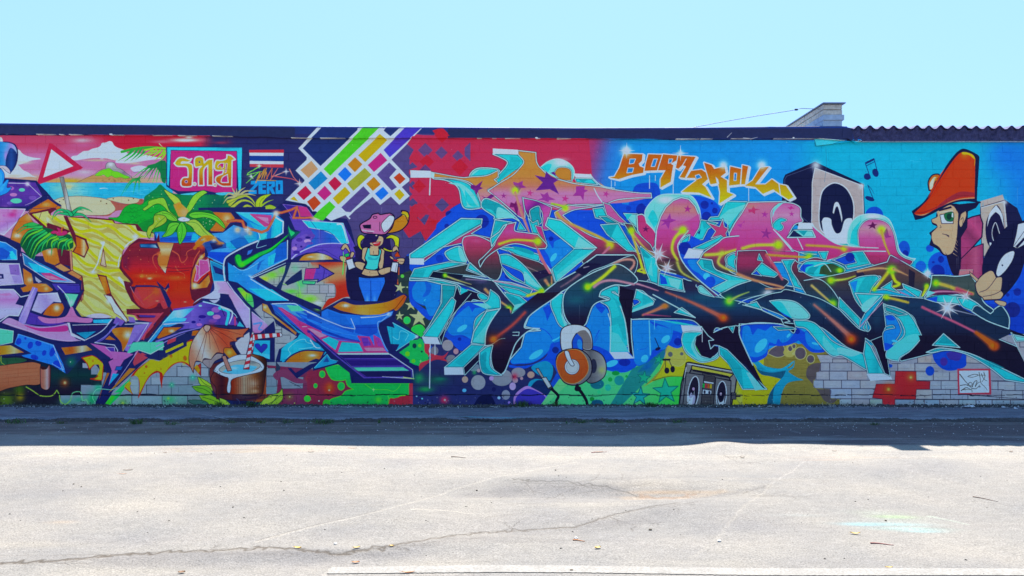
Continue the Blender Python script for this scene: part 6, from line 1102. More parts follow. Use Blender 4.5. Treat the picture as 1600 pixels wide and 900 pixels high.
# big lower body of U/M
C('0,540c 60,560 100,500 300,480 560,500 700,550 850,580c 830,480 880,490 950,500c 940,540 1060,610 1110,620c 1300,660 1420,710 1600,790c 1700,800 1700,900 1600,830 1280,830c 1270,900 1200,900 1100,860 1060,900 980,860c 900,800 700,790 430,795c 430,840 420,1000 400,900c 350,740 330,640 260,600 180,640 120,700 90,780 20,860 -60,860', '1f2c54', ED, 1.2, (0, 480, 0, 900, '2c2c54', '1c3c68', '1c4470', '1c3058', '201c3c', '1c1434')); G(1000, 620, 160, '1c5878', .7, 50); G(30, 640, 90, '1c5874', .7, 60)
GL('130,520 250,490 450,510 640,570', 'c888ac', 3.6, 1, .9); GL('700,580 900,660 1050,730 1150,780', 'b06058', 1.6, 6, .8, 2); G(1150, 785, 60, 'd84818', .9, 46); G(1150, 780, 26, 'ff9028', 1)
P('430,735 470,560 520,570 610,650 600,680 440,735', CY, ED, 1.1); C('450,690c 440,640 480,640 500,660c', B2, ED, .8); P('520,580 600,650 520,680', DC, a=.5); P('440,720 600,660 600,680 440,740', LC)
C('170,610c 200,570 300,530 335,535c 330,600 300,580 280,580c 360,640 400,800 420,900c 440,1000 370,1000 280,1000c 270,800 250,700 190,660c 260,640 240,620', CY, ED, 1.2); C('260,600c 350,680 380,820 400,950c 330,960 270,960c 280,800 340,760 300,640c', DC, a=.5)
P('345,540 455,570 440,700 425,900 400,900 380,760 335,640', '1c1638')
BD('520,760c 600,700 690,690 770,690c 600,640 720,600 700,740 800,770', True, None) if 0 else None
GL('520,760 600,730 690,690', 'e08068', 1.6, 4.4, .9, 1.6); G(695, 690, 40, 'f08c30', .9, 30); GL('530,755 740,770', 'b04c80', 1.4, .4)
P('765,740 825,700 930,780', CY, ED, 1.2); L('470,560 620,640', ED, 1.4); L('600,600 770,690 860,740 930,780', ED, 1.7)
P('640,530 650,430 830,480 840,570 700,540', CY, ED, 1); P('655,440 700,470 715,520 660,520', B2); P('720,470 820,490 800,560 740,530', LC)
BD('630,280c 700,150 760,180 800,220c 830,330 900,420 1000,520 1110,610c 1060,600 960,540 880,450 760,420 700,350c', True, ED, 1, 350, 460, ('7c3468', '743460', '4c3c4c', '3c3c50', '343458', '3c3060')) if 0 else None
C('630,100c 820,100 865,90c 800,200 800,260 830,340 900,430 1000,520 1115,612c 1040,610 960,540 880,480 780,440 650,400 620,300', 'c848a4', None, 0, (0, 110, 0, 612, 'a83c84', '7c3860', '4c4048', '343c50', '30305c', '6c4080')); L('628,100 620,200 620,300 650,400 780,440', ED, 1.5); L('875,100 800,200 800,260 830,340 900,430 1000,520 1115,612', ED, 1.7)
GL('835,95 770,160 750,250 790,330', 'c0d040', 3.4, 3, .9, 1.4); GL('790,350 830,430 960,500', 'a0a858', 3, 1, .8, 1.4); HOT(835, 95, 24); G(720, 330, 90, '2c1c40', .6, 16)
P('820,180 890,130 880,180 830,230', CY, ED, .9)
SP(645, 285, 90, 'fff', 20); SP(645, 285, 70, 'f8c8e0', 65); SP(710, 390, 74, 'fff', 20); SP(710, 390, 60, 'f8c0d8', 65)
T(640, 340, 5)
BD('1640,365 1500,400 1390,450 1290,510 1222,568 1197,640 1205,750 1250,830 1325,857 1375,830 1400,760 1430,690 1480,655 1555,640c 1480,615c 1500,570 1600,525 1700,530 1780,480', True, ED, 1.6, 410, 520, ('3c4458', '2c4460', '1c4868', '1c3c60', '201c40', '241838'))
G(1300, 640, 110, '1c6078', .7, 50); GL('1600,380 1500,470 1390,545', 'c8e030', 3.4, 3.6, .95, 1.2); HOT(1390, 540, 24); GL('1440,540 1500,500 1600,490 1750,520', 'c888a8', 2.6, 2.6)
T(900, 340, 5)
# right-hand blue gap and arms
P('810,200 900,180 870,240 850,320 1000,330 1180,480 1060,550 940,450 850,340', B2); P('900,140 1000,190 900,240 870,230', B2); bub('870,330 980,330 1060,390 1180,480 1080,540 960,440 900,400', B1, B2, (1020, 458, 26, 28, 35)); O(1050, 500, 40, B2); O(850, 240, 50, B3)
P('840,318 880,240 1000,250 970,318', 'e4ecf4'); P('910,240 1130,140 1160,160 1000,250', CY, ED, 1); P('970,320 1060,320 1090,390 1370,490 1130,590 1060,550 1180,490 980,400 945,350', CY, ED, 1.2); P('1180,490 1360,490 1110,585 1070,555', LC, a=.6); P('990,330 1050,330 1080,400 1180,470 1000,390', DC)
C('950,540c 980,530 1060,600 1080,620c 1000,600 960,580', LC, ED, 1)
C('970,318c 1000,270 1100,200 1180,150 1700,120c 1700,260c 1500,250 1300,250 1200,300 1170,370 1220,430 1380,480 1700,540c 1720,640c 1500,600 1200,640 1120,600c 1250,530 1370,490c 1100,410 1060,330c', 'd448a4', ED, 1.5, (0, 130, 0, 600, 'c03c8c', '9c3470', '743c5c', '444050', '343c58', '1c3860', '1c4068')); P('1130,590 1280,540 1380,495 1600,560 1600,640 1300,640 1200,650', '1c3c60', a=.8)
GL('1010,290 1140,280 1300,240 1420,215 1560,215', 'c0c848', 3.4, 3.6, .9, 1.4); GL('1140,280 1110,350 1180,400 1400,460 1600,540', 'b8b858', 3, 1.4, .9, 1.2); HOT(1560, 215, 26); G(1140, 275, 40, 'a0c038', .7)
HOT(1195, 650, 28, 'b0f028', '18b840'); GL('1195,650 1270,610 1350,580', '90b060', 3, 1)
C('1180,380c 1170,300 1300,250 1410,255c 1420,330 1370,400 1370,440c 1260,420', '84345c', ED, 1, (0, 260, 0, 440, '8c3460', '6c3454', '343848')); C('1180,370c 1180,310 1230,280 1290,280c 1240,330 1250,400 1250,410c', CY, ED, 1)
P('1380,440 1430,350 1590,440 1560,470', CY, ED, 1); P('1370,440 1410,410 1450,460', B2, ED, .8)
G(1500, 590, 60, 'e0e4f4', 1, 40); L('1270,670 1350,630 1500,595 1620,600', ED, 1.3); P('1320,680 1410,655 1450,720', CY, ED, 1.1)
# bottom dark pieces tile 900,470
T(900, 470, 5)
P('260,400 400,400 455,450 300,455', 'e4ecf4'); P('265,400 260,200 330,180 410,398', CY, None); L('265,400 270,180 250,100', ED, 1.6); P('345,60 435,60 440,250 455,445 415,400 400,200', '1c1638'); L('345,40 385,170 412,400', ED, 1.7); L('450,445 432,280 430,140', ED, 1.6); P('270,240 330,260 410,390 270,395', LC, a=.6)
L('430,145 560,140 760,165 840,185 980,200', ED, 1.4); P('820,190 975,205 985,245 835,250', 'e4ecf4'); P('640,150 800,165 930,190 830,190', CY)
C('835,250c 900,240 990,245c 940,290 930,360 980,430 1060,440 1110,400 1120,350c 1120,420 1080,460 980,480 900,440 850,390 825,310', LC, ED, 1.2); C('850,250c 830,320 880,400 950,450c 900,360 930,280 980,250', CY)
P('975,210 1100,240 1240,190 1290,180 1275,240 1300,330 1350,430 1480,690 1460,680 1300,500 1120,350 1060,345 1110,360 1110,400 1050,450 980,430 930,340 940,280 990,255', '1e1638'); L('980,205 1030,270 1075,305 1035,310 1050,375 1080,345 1120,350', ED, 1.2, sm=False); L('1075,245 1150,210 1250,192', ED, 1.7); L('1275,180 1275,260 1310,350 1380,500', ED, 1.7); P('1190,205 1240,195 1225,250', CY, ED, .8); L('985,215 985,320', 'e0e8f4', 1)
P('1115,350 1180,380 1300,500 1490,690 1300,690 1200,500 1120,420', CY, ED, 1.2); P('1120,370 1180,400 1290,520 1310,690 1280,650 1180,480', DC, a=.7); P('1330,560 1360,560 1480,690 1400,700', LC); P('1290,480 1330,500 1470,680 1480,690 1460,680', '1c2450')
# ---- tile 1160,340 : E, S
T(1160, 200, 5)
C('230,750c 225,650 290,590 380,585 450,620 455,690 470,730 400,760 340,870 300,850 240,800', 'd864b8', ED, 1.3, (0, 590, 0, 860, 'e48cc4', 'd860b8', 'd048a8')); C('235,750c 260,720 300,700 345,715 330,730 300,740 320,770 300,800 245,800', CY, ED, .8); C('235,700c 240,640 280,590 320,585c 260,640', LC); ST(385, 672, 24, 'a0349c', 5, inner=.36); P('350,618 372,620 380,605 392,620 412,628 385,632 375,640', 'c0349c')
P('440,740 550,742 570,790 430,795', 'e4ecf2'); P('350,850 400,795 545,795 570,850', LC, ED, 1); P('365,845 400,795 475,848', '1c2458'); P('430,797 510,797 480,840', DC)
P('440,660 470,720 410,760 390,730', 'd864b8', a=0)
# S top loop
C('815,890c 830,780 900,690 1030,670 1140,710 1190,820 1230,960 1300,1010 1350,1020c 1300,1060 1130,1040 900,1000 860,960', LC, ED, 1.4, k=1); G(1020, 690, 90, 'e8eef4', .95, 34); C('840,900c 860,800 930,720c 900,800 900,900 910,920', CY); E()
C('910,920c 905,800 960,725 1040,710 1130,740 1180,820 1210,960 1260,1010 1330,1040 1280,1080 1000,1060', 'd860b8', ED, .9, (0, 715, 0, 1080, 'ec90b8', 'd85cb0', 'c04898', '9c3470', '803060'))
P('975,760 1005,755 1018,730 1030,750 1055,752 1035,765 1040,790 1015,775 985,790 1000,770', '5c1c60'); P('1100,820 1130,780 1145,840 1170,850 1120,860', '8c3490')
T(1160, 340, 5)
HOT(1085, 95, 24); GL('1085,100 1110,200 1150,290', 'c0a848', 3, 1.6, .95)
# pink arm through

P('0,40 200,40 240,80 350,155 560,155 545,60 600,110 650,150 700,185 760,210 900,232 1110,238 1118,262 900,262 800,280 740,310 660,335 640,300 590,262 500,262 400,262 200,255 60,262 -20,290 -60,300', 'e87ca4', None, 0, (0, -120, 0, 360, 'e470b4', 'dc58b0', 'd448a4', 'c43c90', '9c3470')); L('240,90 350,200 400,262', ED, 1.4); L('545,60 600,110 650,150 700,185 760,210 900,228 1060,236', ED, 1.8, 1.2); L('1118,262 900,262 800,280 740,310 660,335', ED, 1.5); ST(185, 125, 50, '84308c', 8, inner=.36); P('350,155 400,98 545,98 570,152', LC, ED, 1.4); P('365,148 400,98 475,150', '1c2458'); P('430,100 510,100 480,142', DC)
GL('0,240 100,215 280,212', 'c8c848', 3.4, 3.6, .95, 1.3); HOT(280, 212, 28); GL('500,215 680,225 790,242', 'c8a048', 2.4, 3, .95, 1.2); HOT(795, 242, 20, 'd8e828', 'a0a038'); GL('800,230 1050,240', 'c888a0', 1.2, .3)
L('270,120 390,260', ED, 1.7); L('430,160 470,245', ED, 1.4); P('390,250 440,270 580,285 500,290', CY, ED, 1)
# S lower dark parts
C('-40,260c 60,255 180,255c 200,290 300,460c 360,500 300,560c 200,540 80,480 -40,440', '6c3458', ED, .9, (0, 260, 0, 540, '8c3464', '843060', '503450', '2c3450', '2c2c50')); P('70,440 150,350 280,440 250,465', CY, ED, 1); P('70,440 110,410 150,455', B2, ED, .8); P('115,330 130,280 160,340', CY, ED, .8)
GL('190,290 350,300 520,310', 'd8a048', 2.6, 2.6, .95); HOT(520, 308, 22); GL('190,295 250,380 310,480', 'e06080', 2.6, 2.6, .9); GL('-40,440 100,490 320,545 180,555', 'e09070', 3, 1.4, .9)
P('305,330 410,325 440,360 380,380 440,520 545,580 400,540 350,420', CY, ED, 1.1); P('370,330 400,330 370,400 420,500 370,460 350,380', DC, a=.7)
BD('410,330c 440,350 560,310 650,330c 560,360 440,360 440,420c 600,460 700,540 760,660 745,710 690,720 560,660 500,600 440,500 380,400', True, ED, 1.1, 405, 480, ('84345c', '5c3450', '343c4c', '28405c', '1c4464'))
GL('540,530 620,600 700,670', 'c0a868', 2.4, 2.4, .9); HOT(705, 672, 26, 'b8e828', '28b030')
C('440,400c 500,340 640,340 740,360 800,400 780,430 640,460 540,460', CY, ED, 1.2); C('450,410c 470,370 540,365 560,370c 500,390 490,430c', B2); C('600,440c 620,380 700,360 790,400c 790,430 700,450', '34503c'); G(755, 410, 50, '58b030', .8, 24); HOT(760, 412, 16); L('560,380 640,360 690,420', ED, 1.4); C('500,430c 530,390 600,380c 560,430 560,450', DC)
P('700,330 860,265 940,260 1000,360 820,400 800,370', CY, ED, 1.1); P('710,330 850,275 890,350 800,370', B2, ED, .8); O(840, 310, 36, B3); P('880,270 930,265 980,350 920,350', DC, a=.6); P('590,265 670,262 650,330 620,320', CY, ED, .9)
# S middle arm
BD('480,490c 600,470 800,430 1000,380 1130,345c 1150,300 1160,292c 1300,370 1480,480 1490,500c 1420,600 1400,620c 1300,560 1250,520c 1250,560 1100,560 1010,570c 1050,520 1080,460 1010,460 900,480 830,520c 900,620 960,740c 900,850c 800,720 700,560 600,480', True, ED, 1.2, 398, 510, ('703468', '5c4450', '4c4048', '343850', '2c3058', '24305c', '1c2850'))
G(1210, 330, 60, '7c4080', .8, 30); P('1300,400 1350,430 1340,560 1300,540', '1c1c40', a=.8); P('880,420 930,410 960,450 900,470', '20204c', a=.8)
C('830,500c 920,460 1040,450 1070,475c 1000,570 960,740c 880,640', CY, ED, 1.1); P('840,510 900,490 880,590', B1); C('960,470 1040,460 1000,560 960,590 900,580', DC, a=.6); P('880,590 1100,600 960,740', '1cb8cc', ED, 1.4); C('930,690 1000,630 1060,620 960,735', LC)
GL('700,490 800,480 880,455', 'a8c048', 3, 1, .9, 1.4); HOT(690, 490, 22); GL('900,420 1050,395 1140,400', 'c89870', 2.4, 2, .9, 1.2); GL('1150,410 1080,500 1030,560', 'd8d038', 3.4, 2.6, .95); HOT(1030, 558, 14, 'd8f018'); GL('1160,410 1190,490 1225,520 1160,545', 'c8e028', 3.4, 2.8, .95); G(1165, 405, 50, '60c030', .8); HOT(1165, 405, 20); GL('1180,400 1290,450', 'c89870', 3, .6, .8, 1.4); GL('1160,550 1300,610', 'b868a0', 2.4, .8)
P('1080,550 1170,490 1165,540 1230,590', CY, ED, .9); P('1250,515 1400,575 1380,630 1260,550', CY, ED, 1.1); HOT(1440, 535, 16); GL('1440,540 1405,610', 'c8e028', 3, 2)
P('750,700 755,620 920,790 915,860 800,740', CY, ED, 1.1); P('760,640 850,740 900,830 780,720', DC, a=.4)
# lower big dark of S
C('300,580c 340,560 500,600 620,640 760,720c 900,860 980,890c 1000,860 970,800c 1090,640c 1110,600c 1300,620 1500,640 1700,700c 1800,800 1900,900 2250,1050c 2300,1200 2200,1150 2000,1080 1760,1010 1600,1030 1400,1080 1240,1120c 1230,1100 1300,1040 1390,930 1370,860 1330,770 1240,720 1100,670c 1110,780 1120,850c 1100,900 1100,1000 1140,1250 1150,1260c 1080,1040 960,940c 960,1030 930,1060c 800,1000 620,860 440,800c 480,830 330,820 370,810c 300,760 200,720 60,660c 200,600', '1f2a50', ED, 1.2, (0, 580, 0, 1080, '1c3c64', '1c3058', '1c2448', '201a3a', '1c1434')); G(600, 690, 100, '1c5478', .6, 50); G(1050, 800, 60, '1c4868', .5, 90)
GL('560,680 700,800 800,890 850,940', 'b07070', 2.4, 7, .8, 2.4); G(850, 950, 66, 'd84414', .9, 60); G(850, 950, 28, 'ff9020', 1)
C('210,650c 300,640 420,660 520,750 510,790 400,790 300,730', LC, ED, 1.2); C('220,660c 300,660 360,740 390,790c 300,740', CY); P('290,730 340,760 385,785 330,770', B2)
C('400,800c 560,820 700,960 830,1020 940,1060c 1000,1200 780,1080 700,1080 620,1010 500,870 420,850', CY, ED, 1.2); C('630,920c 700,1000 760,1060 740,1080c 680,1060 630,990', LC, a=.7); C('750,1060c 740,1020 800,1020 930,1060c 850,1085', LC)
P('20,680 110,655 155,720', CY, ED, 1.2); L('0,680 150,720 300,790 320,830', ED, 1.2, sm=False); L('-40,845 100,820 280,830 420,870', ED, 1.4); P('240,850 390,855 420,870 280,880', DC, ED, .9)
P('940,860 965,810 975,890', CY, ED, .9); L('920,850 1000,760 1095,660', 'b080b0', 1.4, 1)
P('960,960 1000,1000 1110,1220 980,1220 945,1060', CY, ED, 1.2, (945, 0, 1110, 0, '1cb8cc', '14a0b8', '58d4dc')); P('970,1220 1155,1225 1170,1265 1000,1275', 'e4ecf4'); P('1100,920 1120,1000 1150,1230 1150,1235 1110,1215 1040,1020 1000,960', '1c1638', ED, .8)
C('1100,680c 1200,700 1310,760 1390,900 1395,940 1310,1040 1230,1090 1220,1120c 1160,1110 1120,1080 1140,1020 1260,920 1240,820 1190,770 1110,740c', CY, ED, 1.3); C('1120,1100c 1140,1020 1200,980c 1300,920 1380,910 1390,940c 1330,1020 1240,1080 1220,1115c', LC, a=.6); P('1110,690 1290,755 1220,765 1120,730', DC, ED, .8)
C('1110,760c 1180,760 1230,840 1235,900 1180,980 1110,1040c 1095,930 1110,880 1190,860c 1170,840 1120,850c', B1, ED, .9); O(1190, 965, 24, '38b8ec', 10, 10); C('1120,770 1170,770 1190,800 1140,800', B2); C('1110,980 1160,990 1180,1000 1120,1040', B2)
# tail of S: tile 1360,440
T(1360, 440, 6.667)
P('840,235 900,240 980,290 1200,400 1450,490 1490,530 1300,620 1000,480', '1c2c50')
P('500,560 1000,560 1500,700 1700,900 1700,1050 1600,1010 1400,920 1260,852 1100,775 960,728 820,700 700,690 560,730', '1c1838')
C('580,735c 700,692 820,698 960,725 1100,772 1260,850 1400,915 1640,1030c 1600,1050 1400,1020c 1250,900 1100,805 980,748 860,718 760,715 660,735', CY, ED, 1.5); C('1100,800c 1250,830 1400,900c 1330,900 1230,880 1180,850', DC, a=.7)
P('645,660 760,540 930,685', CY, ED, 1.4); P('700,640 765,560 880,655', DC)
C('560,175c 700,120 860,140 1000,150 1120,180 1200,280 1260,310c 1350,250 1400,290 1445,380 1440,490c 1200,400 980,260 880,230 700,215', '1c4468', ED, 1.6, (560, 0, 1440, 0, '1cb8cc', '58d4dc', '1c3c60', '1c4468', '1c3c60'))
C('900,165c 1000,170 1150,200 1180,290c 1120,250 1080,260 1060,300c 960,260', CY, ED, 1.1); P('580,180 700,155 690,215', B2)
pass
P('1460,530 1600,610 1720,640 1720,560 1560,545', LC, ED, 1); P('1460,530 1500,640 1610,900 1720,1000 1720,700 1600,640 1500,560', 'b0b0c0', a=0); L('1465,535 1520,660 1620,860', ED, 1.4); P('1460,500 1620,560 1620,575 1480,540', '1c1838')
P('1480,555 1620,600 1700,600 1700,840 1620,870 1540,700', '9498b0'); P('1480,550 1620,580 1620,615 1520,620', LC, ED, 1); L('1555,630 1555,680 1640,680', '2c2c48', .9, sm=False); L('1620,760 1700,770', '2c2c48', .9)
GL('540,265 700,340 900,430 1100,530', 'e06090', 2.4, 2.4, .9, 1); GL('1100,530 1200,600 1290,670', 'f07028', 3.4, 9, .9, 2); G(1290, 670, 70, 'e04c14', .8, 60); G(1270, 665, 40, 'ff8c20', 1)
GL('140,160 250,180 390,215', 'e0c048', 2.6, 2.6, .95, 1.2); HOT(165, 160, 22); GL('850,290 1100,350', 'b0b8d8', .8, .2)
T(1360, 340, 6.667)
C('640,600c 760,600 900,610 1045,590c 1120,700 1160,840 1200,900 1280,960 1250,1000c 1180,950 1080,870 900,800 700,800 560,830c 620,720', '384c54', ED, 1.5, (0, 600, 0, 960, '44545c', '344c54', '2c4460', '1c3c60')); C('1045,590 1150,700 1100,690', LC, a=0)
C('560,835c 640,760 800,750 960,790c 850,800 650,810', '481c50'); GL('600,800 700,770 860,770 1000,790', 'c07ca8', 2.4, 1, .9, 1); GL('690,680 800,710 900,745 1060,790', 'c8b050', 3.6, 3.6, .9, 1.4); GL('900,745 1060,795', 'e04c80', 4, 2, .8, 1.6); G(680, 680, 50, '70c830', .9); HOT(680, 680, 22)
L('1045,590 1110,690', ED, 2.6, 1.6); P('580,830 600,760 680,780', LC)
G(595, 580, 54, 'dce8f8', 1); SP(595, 580, 60)
SP(990, 820, 84, 'fff', 25); SP(990, 820, 60, 'f8b0cc', 60); SP(800, 940, 130, 'fff', 30); SP(800, 940, 130, 'fcd0dc', 70); G(800, 940, 40, 'ffffff', 1)
T(640, 470, 5)
# headphones
C('1350,390 1420,380 1500,420 1535,500 1520,590 1440,640 1380,620', '808494', '1a1430', 1.4, g=(1350, 0, 1535, 0, '5c6070', '787c8c', '949ca0')); G(1500, 540, 40, 'a0b070', .8); O(1437, 510, 26, '2c3050', 56); C('1180,240 1240,190 1340,190 1410,240 1425,370 1355,375 1350,300 1310,250 1270,310 1265,380 1190,385', 'd4d4dc', '1a1430', 1.4)
C('1310,250 1370,230 1415,290 1420,370 1360,372 1350,300', '70707c'); O(1330, 340, 40, '2cb0e8', 20, 80, a=.5)
C('1150,520 1150,430 1220,380 1330,380 1410,450 1420,560 1370,630 1290,660 1200,630', '6c7080', '1a1430', 1.6); C('1148,515 1160,430 1230,385 1320,385 1380,450 1395,540 1350,610 1280,645 1200,620', 'b85428', 'e8a060', .9, g=(1150, 400, 1390, 620, 'c05c2c', 'a84820')); O(1268, 515, 58, 'd4d8e0', 60, o='302c48', ow=.8); O(1270, 515, 46, 'b8bcc8', 48, o='707488', ow=.6)
C('1210,395 1240,395 1260,450 1285,500 1260,505 1225,450', 'dcdce4', '1a1430', .9); L('1310,660 1300,690 1330,700 1380,780 1385,835', '1c1830', 5, 4.4); O(1315, 685, 26, '1c1830', 18)
# record and hand (tile 1360,340)
T(1360, 340, 6.667)
C('1165,600c 1165,500 1200,380 1300,220 1440,80 1600,30c 1700,30c 1700,480c 1600,480c 1560,600 1480,720 1380,830c 1200,760', '161a48')
C('1490,300c 1520,180 1540,70c 1620,50c 1700,60 1700,200 1600,280c 1530,320c', 'd8e0ec'); P('1510,300 1700,100 1700,130 1530,320', '161a48'); L('1495,290 1600,140', '161a48', .8)
C('1310,560 1340,460 1400,380 1480,345 1500,370 1470,460 1400,560 1340,610 1315,600', 'd8e0ec', '0e1238', .7); O(1375, 497, 8, '161a48', 10)
C('1100,755c 1095,680 1160,600 1240,550 1280,560 1310,620c 1370,620 1370,700 1360,760c 1385,790 1370,830 1340,850 1180,858c 1160,830 1120,800', 'd0a490', '1c1c48', 1.6)
L('1135,775 1220,740 1310,625', '1c1c48', .9); L('1170,820 1280,800 1360,760', '1c1c48', .9); P('1030,560 1125,640 1110,670 1040,600', 'c89c90', '1c1c48', .8); C('1290,870 1330,860 1410,880 1400,920 1340,910', 'd0a490', '1c1c48', 1)
# ================================================================ paint materials from the mural
# dirt splash and old runs on the paint film
T(0, 0, 1)
for i in range(150):
    x = rng.uniform(-60, 1660); M.G(x, 641, rng.uniform(8, 40), ('1c1c2c', '242430', '2c2c34')[i % 3], .30, rng.uniform(5, 16))
for i in range(900):
    x, y = rng.uniform(-60, 1660), 640-abs(rng.normal(0, 9)); M.G(x, y, rng.uniform(.5, 1.5), ('20202c', '14141c', '8890a4')[i % 3], .7)
for i in range(260):
    x, y = rng.uniform(-60, 1660), rng.uniform(215, 630); M.G(x, y, rng.uniform(.4, 1.1), ('1c2040', 'd8dce8')[i % 2], rng.uniform(.2, .6))
for i in range(46):
    x, y = rng.uniform(-60, 1660), rng.uniform(216, 560); l_ = rng.uniform(6, 30); M.PL('%.1f,%.1f %.1f,%.1f' % (x, y, x+rng.uniform(-.6, .6), y+l_), ('2c3464', 'b8cce0')[i % 2], .8, .2, rng.uniform(.12, .35))
x = -60.
while x < 1660:                                          # broken mortar line above the bottom course
    l_ = rng.uniform(4, 26); y = 617+.9*np.sin(x*.05); M.L('%.1f,%.1f %.1f,%.1f %.1f,%.1f' % (x, y, x+l_/2, y+rng.uniform(-.8, .8), x+l_, y+rng.uniform(-.5, .5)), '10142c', rng.uniform(.6, 2.2), rng.uniform(.4, 1.6), .8); x += l_*rng.uniform(.8, 1.3)
# chips and torn tape along the lower edge of the coping, backlit top rim
T(0, 0, 1)
def edge_y(x): return float(np.interp(x, [-60, 0, 150, 340, 480, 640, 900, 1000, 1200, 1280, 1330, 1400, 1660], [210, 210.5, 211.5, 213.4, 216.8, 216.6, 217.6, 218.6, 217.2, 217.4, 221.4, 221.6, 220.6]))
for x0_, x1_ in ((-60, 462), (700, 1330)):
    xs_ = list(range(x0_, x1_, 12))+[x1_]
    P(' '.join('%d,185' % q for q in xs_)+' '+' '.join('%d,%.1f' % (q, edge_y(q)-.6) for q in xs_[::-1]), '26305f')
P('684,214 676,205 690,200 703,213', 'cc2444')
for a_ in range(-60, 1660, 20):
    M.PL('%d,%.2f %d,%.2f' % (a_, np.interp(a_, [0, 500, 900, 1300], [194.6, 199, 201.8, 199.4]), a_+20, np.interp(a_+20, [0, 500, 900, 1300], [194.6, 199, 201.8, 199.4])), '1a3c94', 2.6, 2.6, .75, 1)  # sun catching the coping's top edge, painted as a brighter blue line
x = -60.
while x < 1660:
    L_ = rng.uniform(3, 40); y = edge_y(x)
    if rng.random() < .5: M.PL('%.1f,%.2f %.1f,%.2f' % (x, y-.5, x+L_, edge_y(x+L_)-.4), 'cfd8e8', rng.uniform(.5, 1.5), .4, .9)
    if rng.random() < .14: M.O(x, y-1.2, rng.uniform(1, 3), 'd8dfec', 1.1)
    x += L_+rng.uniform(2, 26)
for q in ('1135,215 1142,208', '1160,216 1174,217', '1172,217.5 1182,215', '1208,217 1285,217'): M.PL(q, 'b8c4dc', 1, .5, .8)
# beyond the pieces the wall is rolled out in plain coats
T(0, 0, 1)
P('1632,222 1660,222 1660,505 1618,470', '0a63cc'); P('1618,470 1660,505 1660,545 1626,545', '1c1838'); P('1626,545 1660,545 1660,655 1618,655 1618,560', '8890ac')
P('-60,212 -34,212 -22,300 -40,330 -60,330', 'cf74b8'); P('-60,330 -40,330 -30,560 -60,560', '1d2468'); P('-60,560 -30,560 -36,655 -60,655', '24303c')
for y in range(549, 640, 14): PL('1626,%d 1660,%d' % (y, y), '34364e', .9, .9, .8)
PAINT_K = (2.7, 1.95, 1.20)
def mural_lin():
    a = to_lin(np.clip(M.im, 0, 1))
    mx = a.max(-1, keepdims=True); sat = np.clip((mx-a.min(-1, keepdims=True))/np.maximum(mx, 1e-4)*1.15-.1, 0, 1)
    lum = a.mean(-1, keepdims=True); a = np.clip(lum+(a-lum)*.98, 0, 1)**1.14
    # overspray, roller streaks and dust: low frequency mottling of the paint film
    h, w_ = a.shape[:2]
    def vn(sx, sy):
        g = rng.random((h//sy+3, w_//sx+3)).astype(np.float32)
        yy = np.arange(h)/sy; xx = np.arange(w_)/sx
        y0 = yy.astype(int); x0 = xx.astype(int); fy = (yy-y0)[:, None]; fx = (xx-x0)[None]
        fy = fy*fy*(3-2*fy); fx = fx*fx*(3-2*fx)
        return (g[y0][:, x0]*(1-fy)*(1-fx)+g[y0+1][:, x0]*fy*(1-fx)+g[y0][:, x0+1]*(1-fy)*fx+g[y0+1][:, x0+1]*fy*fx)
    m = 1+.10*(vn(90, 60)-.5)+.10*(vn(14, 9)-.5)+.10*(vn(5, 3)-.5)
    a = a*m[..., None]*np.array(PAINT_K)+.0012
    sh = np.where(a > .5, .5+.42*(1-np.exp(-(a-.5)/.42)), a)          # paint cannot be brighter than white paint
    mx = a.max(-1, keepdims=True); hp = a*np.where(mx > .92, .92/np.maximum(mx, 1e-4), 1.)
    return sh+(hp-sh)*sat*.6
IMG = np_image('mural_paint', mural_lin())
U0, V0 = wx(M.x0), wz(655); US, VS = 1/(wx(1660)-wx(-60)), 1/(wz(185)-wz(655))
def paint_mat(name, bump_sc=60, bs=.35, bd=.002, rough=.62):
    t = NT(name, rough, .07); c = plane_tex(t, IMG, U0, V0, US, VS, 2, 'EXTEND')
    p = t.pos(); n1 = t.noise(p, bump_sc, 6, .65); n2 = t.noise(p, 9, 3)
    c = t.mix(c, t.ramp(n1, ((.25, (.86,)), (.7, (1.04,)))), 1.0, 'MULTIPLY')
    return t.done(c, t.bump(n1, bs, bd, t.bump(n2, .25, .004)))
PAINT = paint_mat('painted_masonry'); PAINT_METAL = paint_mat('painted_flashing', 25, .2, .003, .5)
# ================================================================ the wall
wall = empty('mural_wall', (0, 0, 0))
tag(wall, 'long block wall covered in a colourful graffiti mural of letters, a coconut and an orange cap', 'wall')
XL, XR = -12.6, 12.6
core_v, core_f = [], []
box_data(XL, XR, .0038, .30, -.12, 4.10, core_v, core_f)
mesh_py('mortar', core_v, core_f, PAINT, wall)
def block_mesh(wd, ht, seed, dep=.05, ch=.0028, name='block'):
    r = random.Random(seed); a, b = wd/2, ht/2
    j = lambda s=.0018: r.uniform(-s, s)
    o = [(-a+j(), -b+j()), (a+j(), -b+j()), (a+j(), b+j()), (-a+j(), b+j())]
    v = [(x_, dep, z_) for x_, z_ in o]+[(x_, ch, z_) for x_, z_ in o]
    v += [(x_*(1-2*ch/wd)+j(.0008), j(.0006), z_*(1-2*ch/ht)+j(.0008)) for x_, z_ in o]
    f = []
    for k in (0, 4):
        for i in range(4): f.append((k+i, k+(i+1) % 4, k+4+(i+1) % 4, k+4+i))
    f.append((8, 9, 10, 11))
    return v, f
ROWH = .1286; Z1 = .226
blocks = []                                               # (x, z, w, h, course)
def course(z0, h, pitch, off, ci):
    x = XL+off-pitch
    while x < XR:
        p = pitch(x) if callable(pitch) else pitch
        a, b = max(x, XL), min(x+p, XR)
        if b-a > .05: blocks.append(((a+b)/2, z0+h/2, b-a-.0048, h-.0048, ci))
        x += p
bx = XL
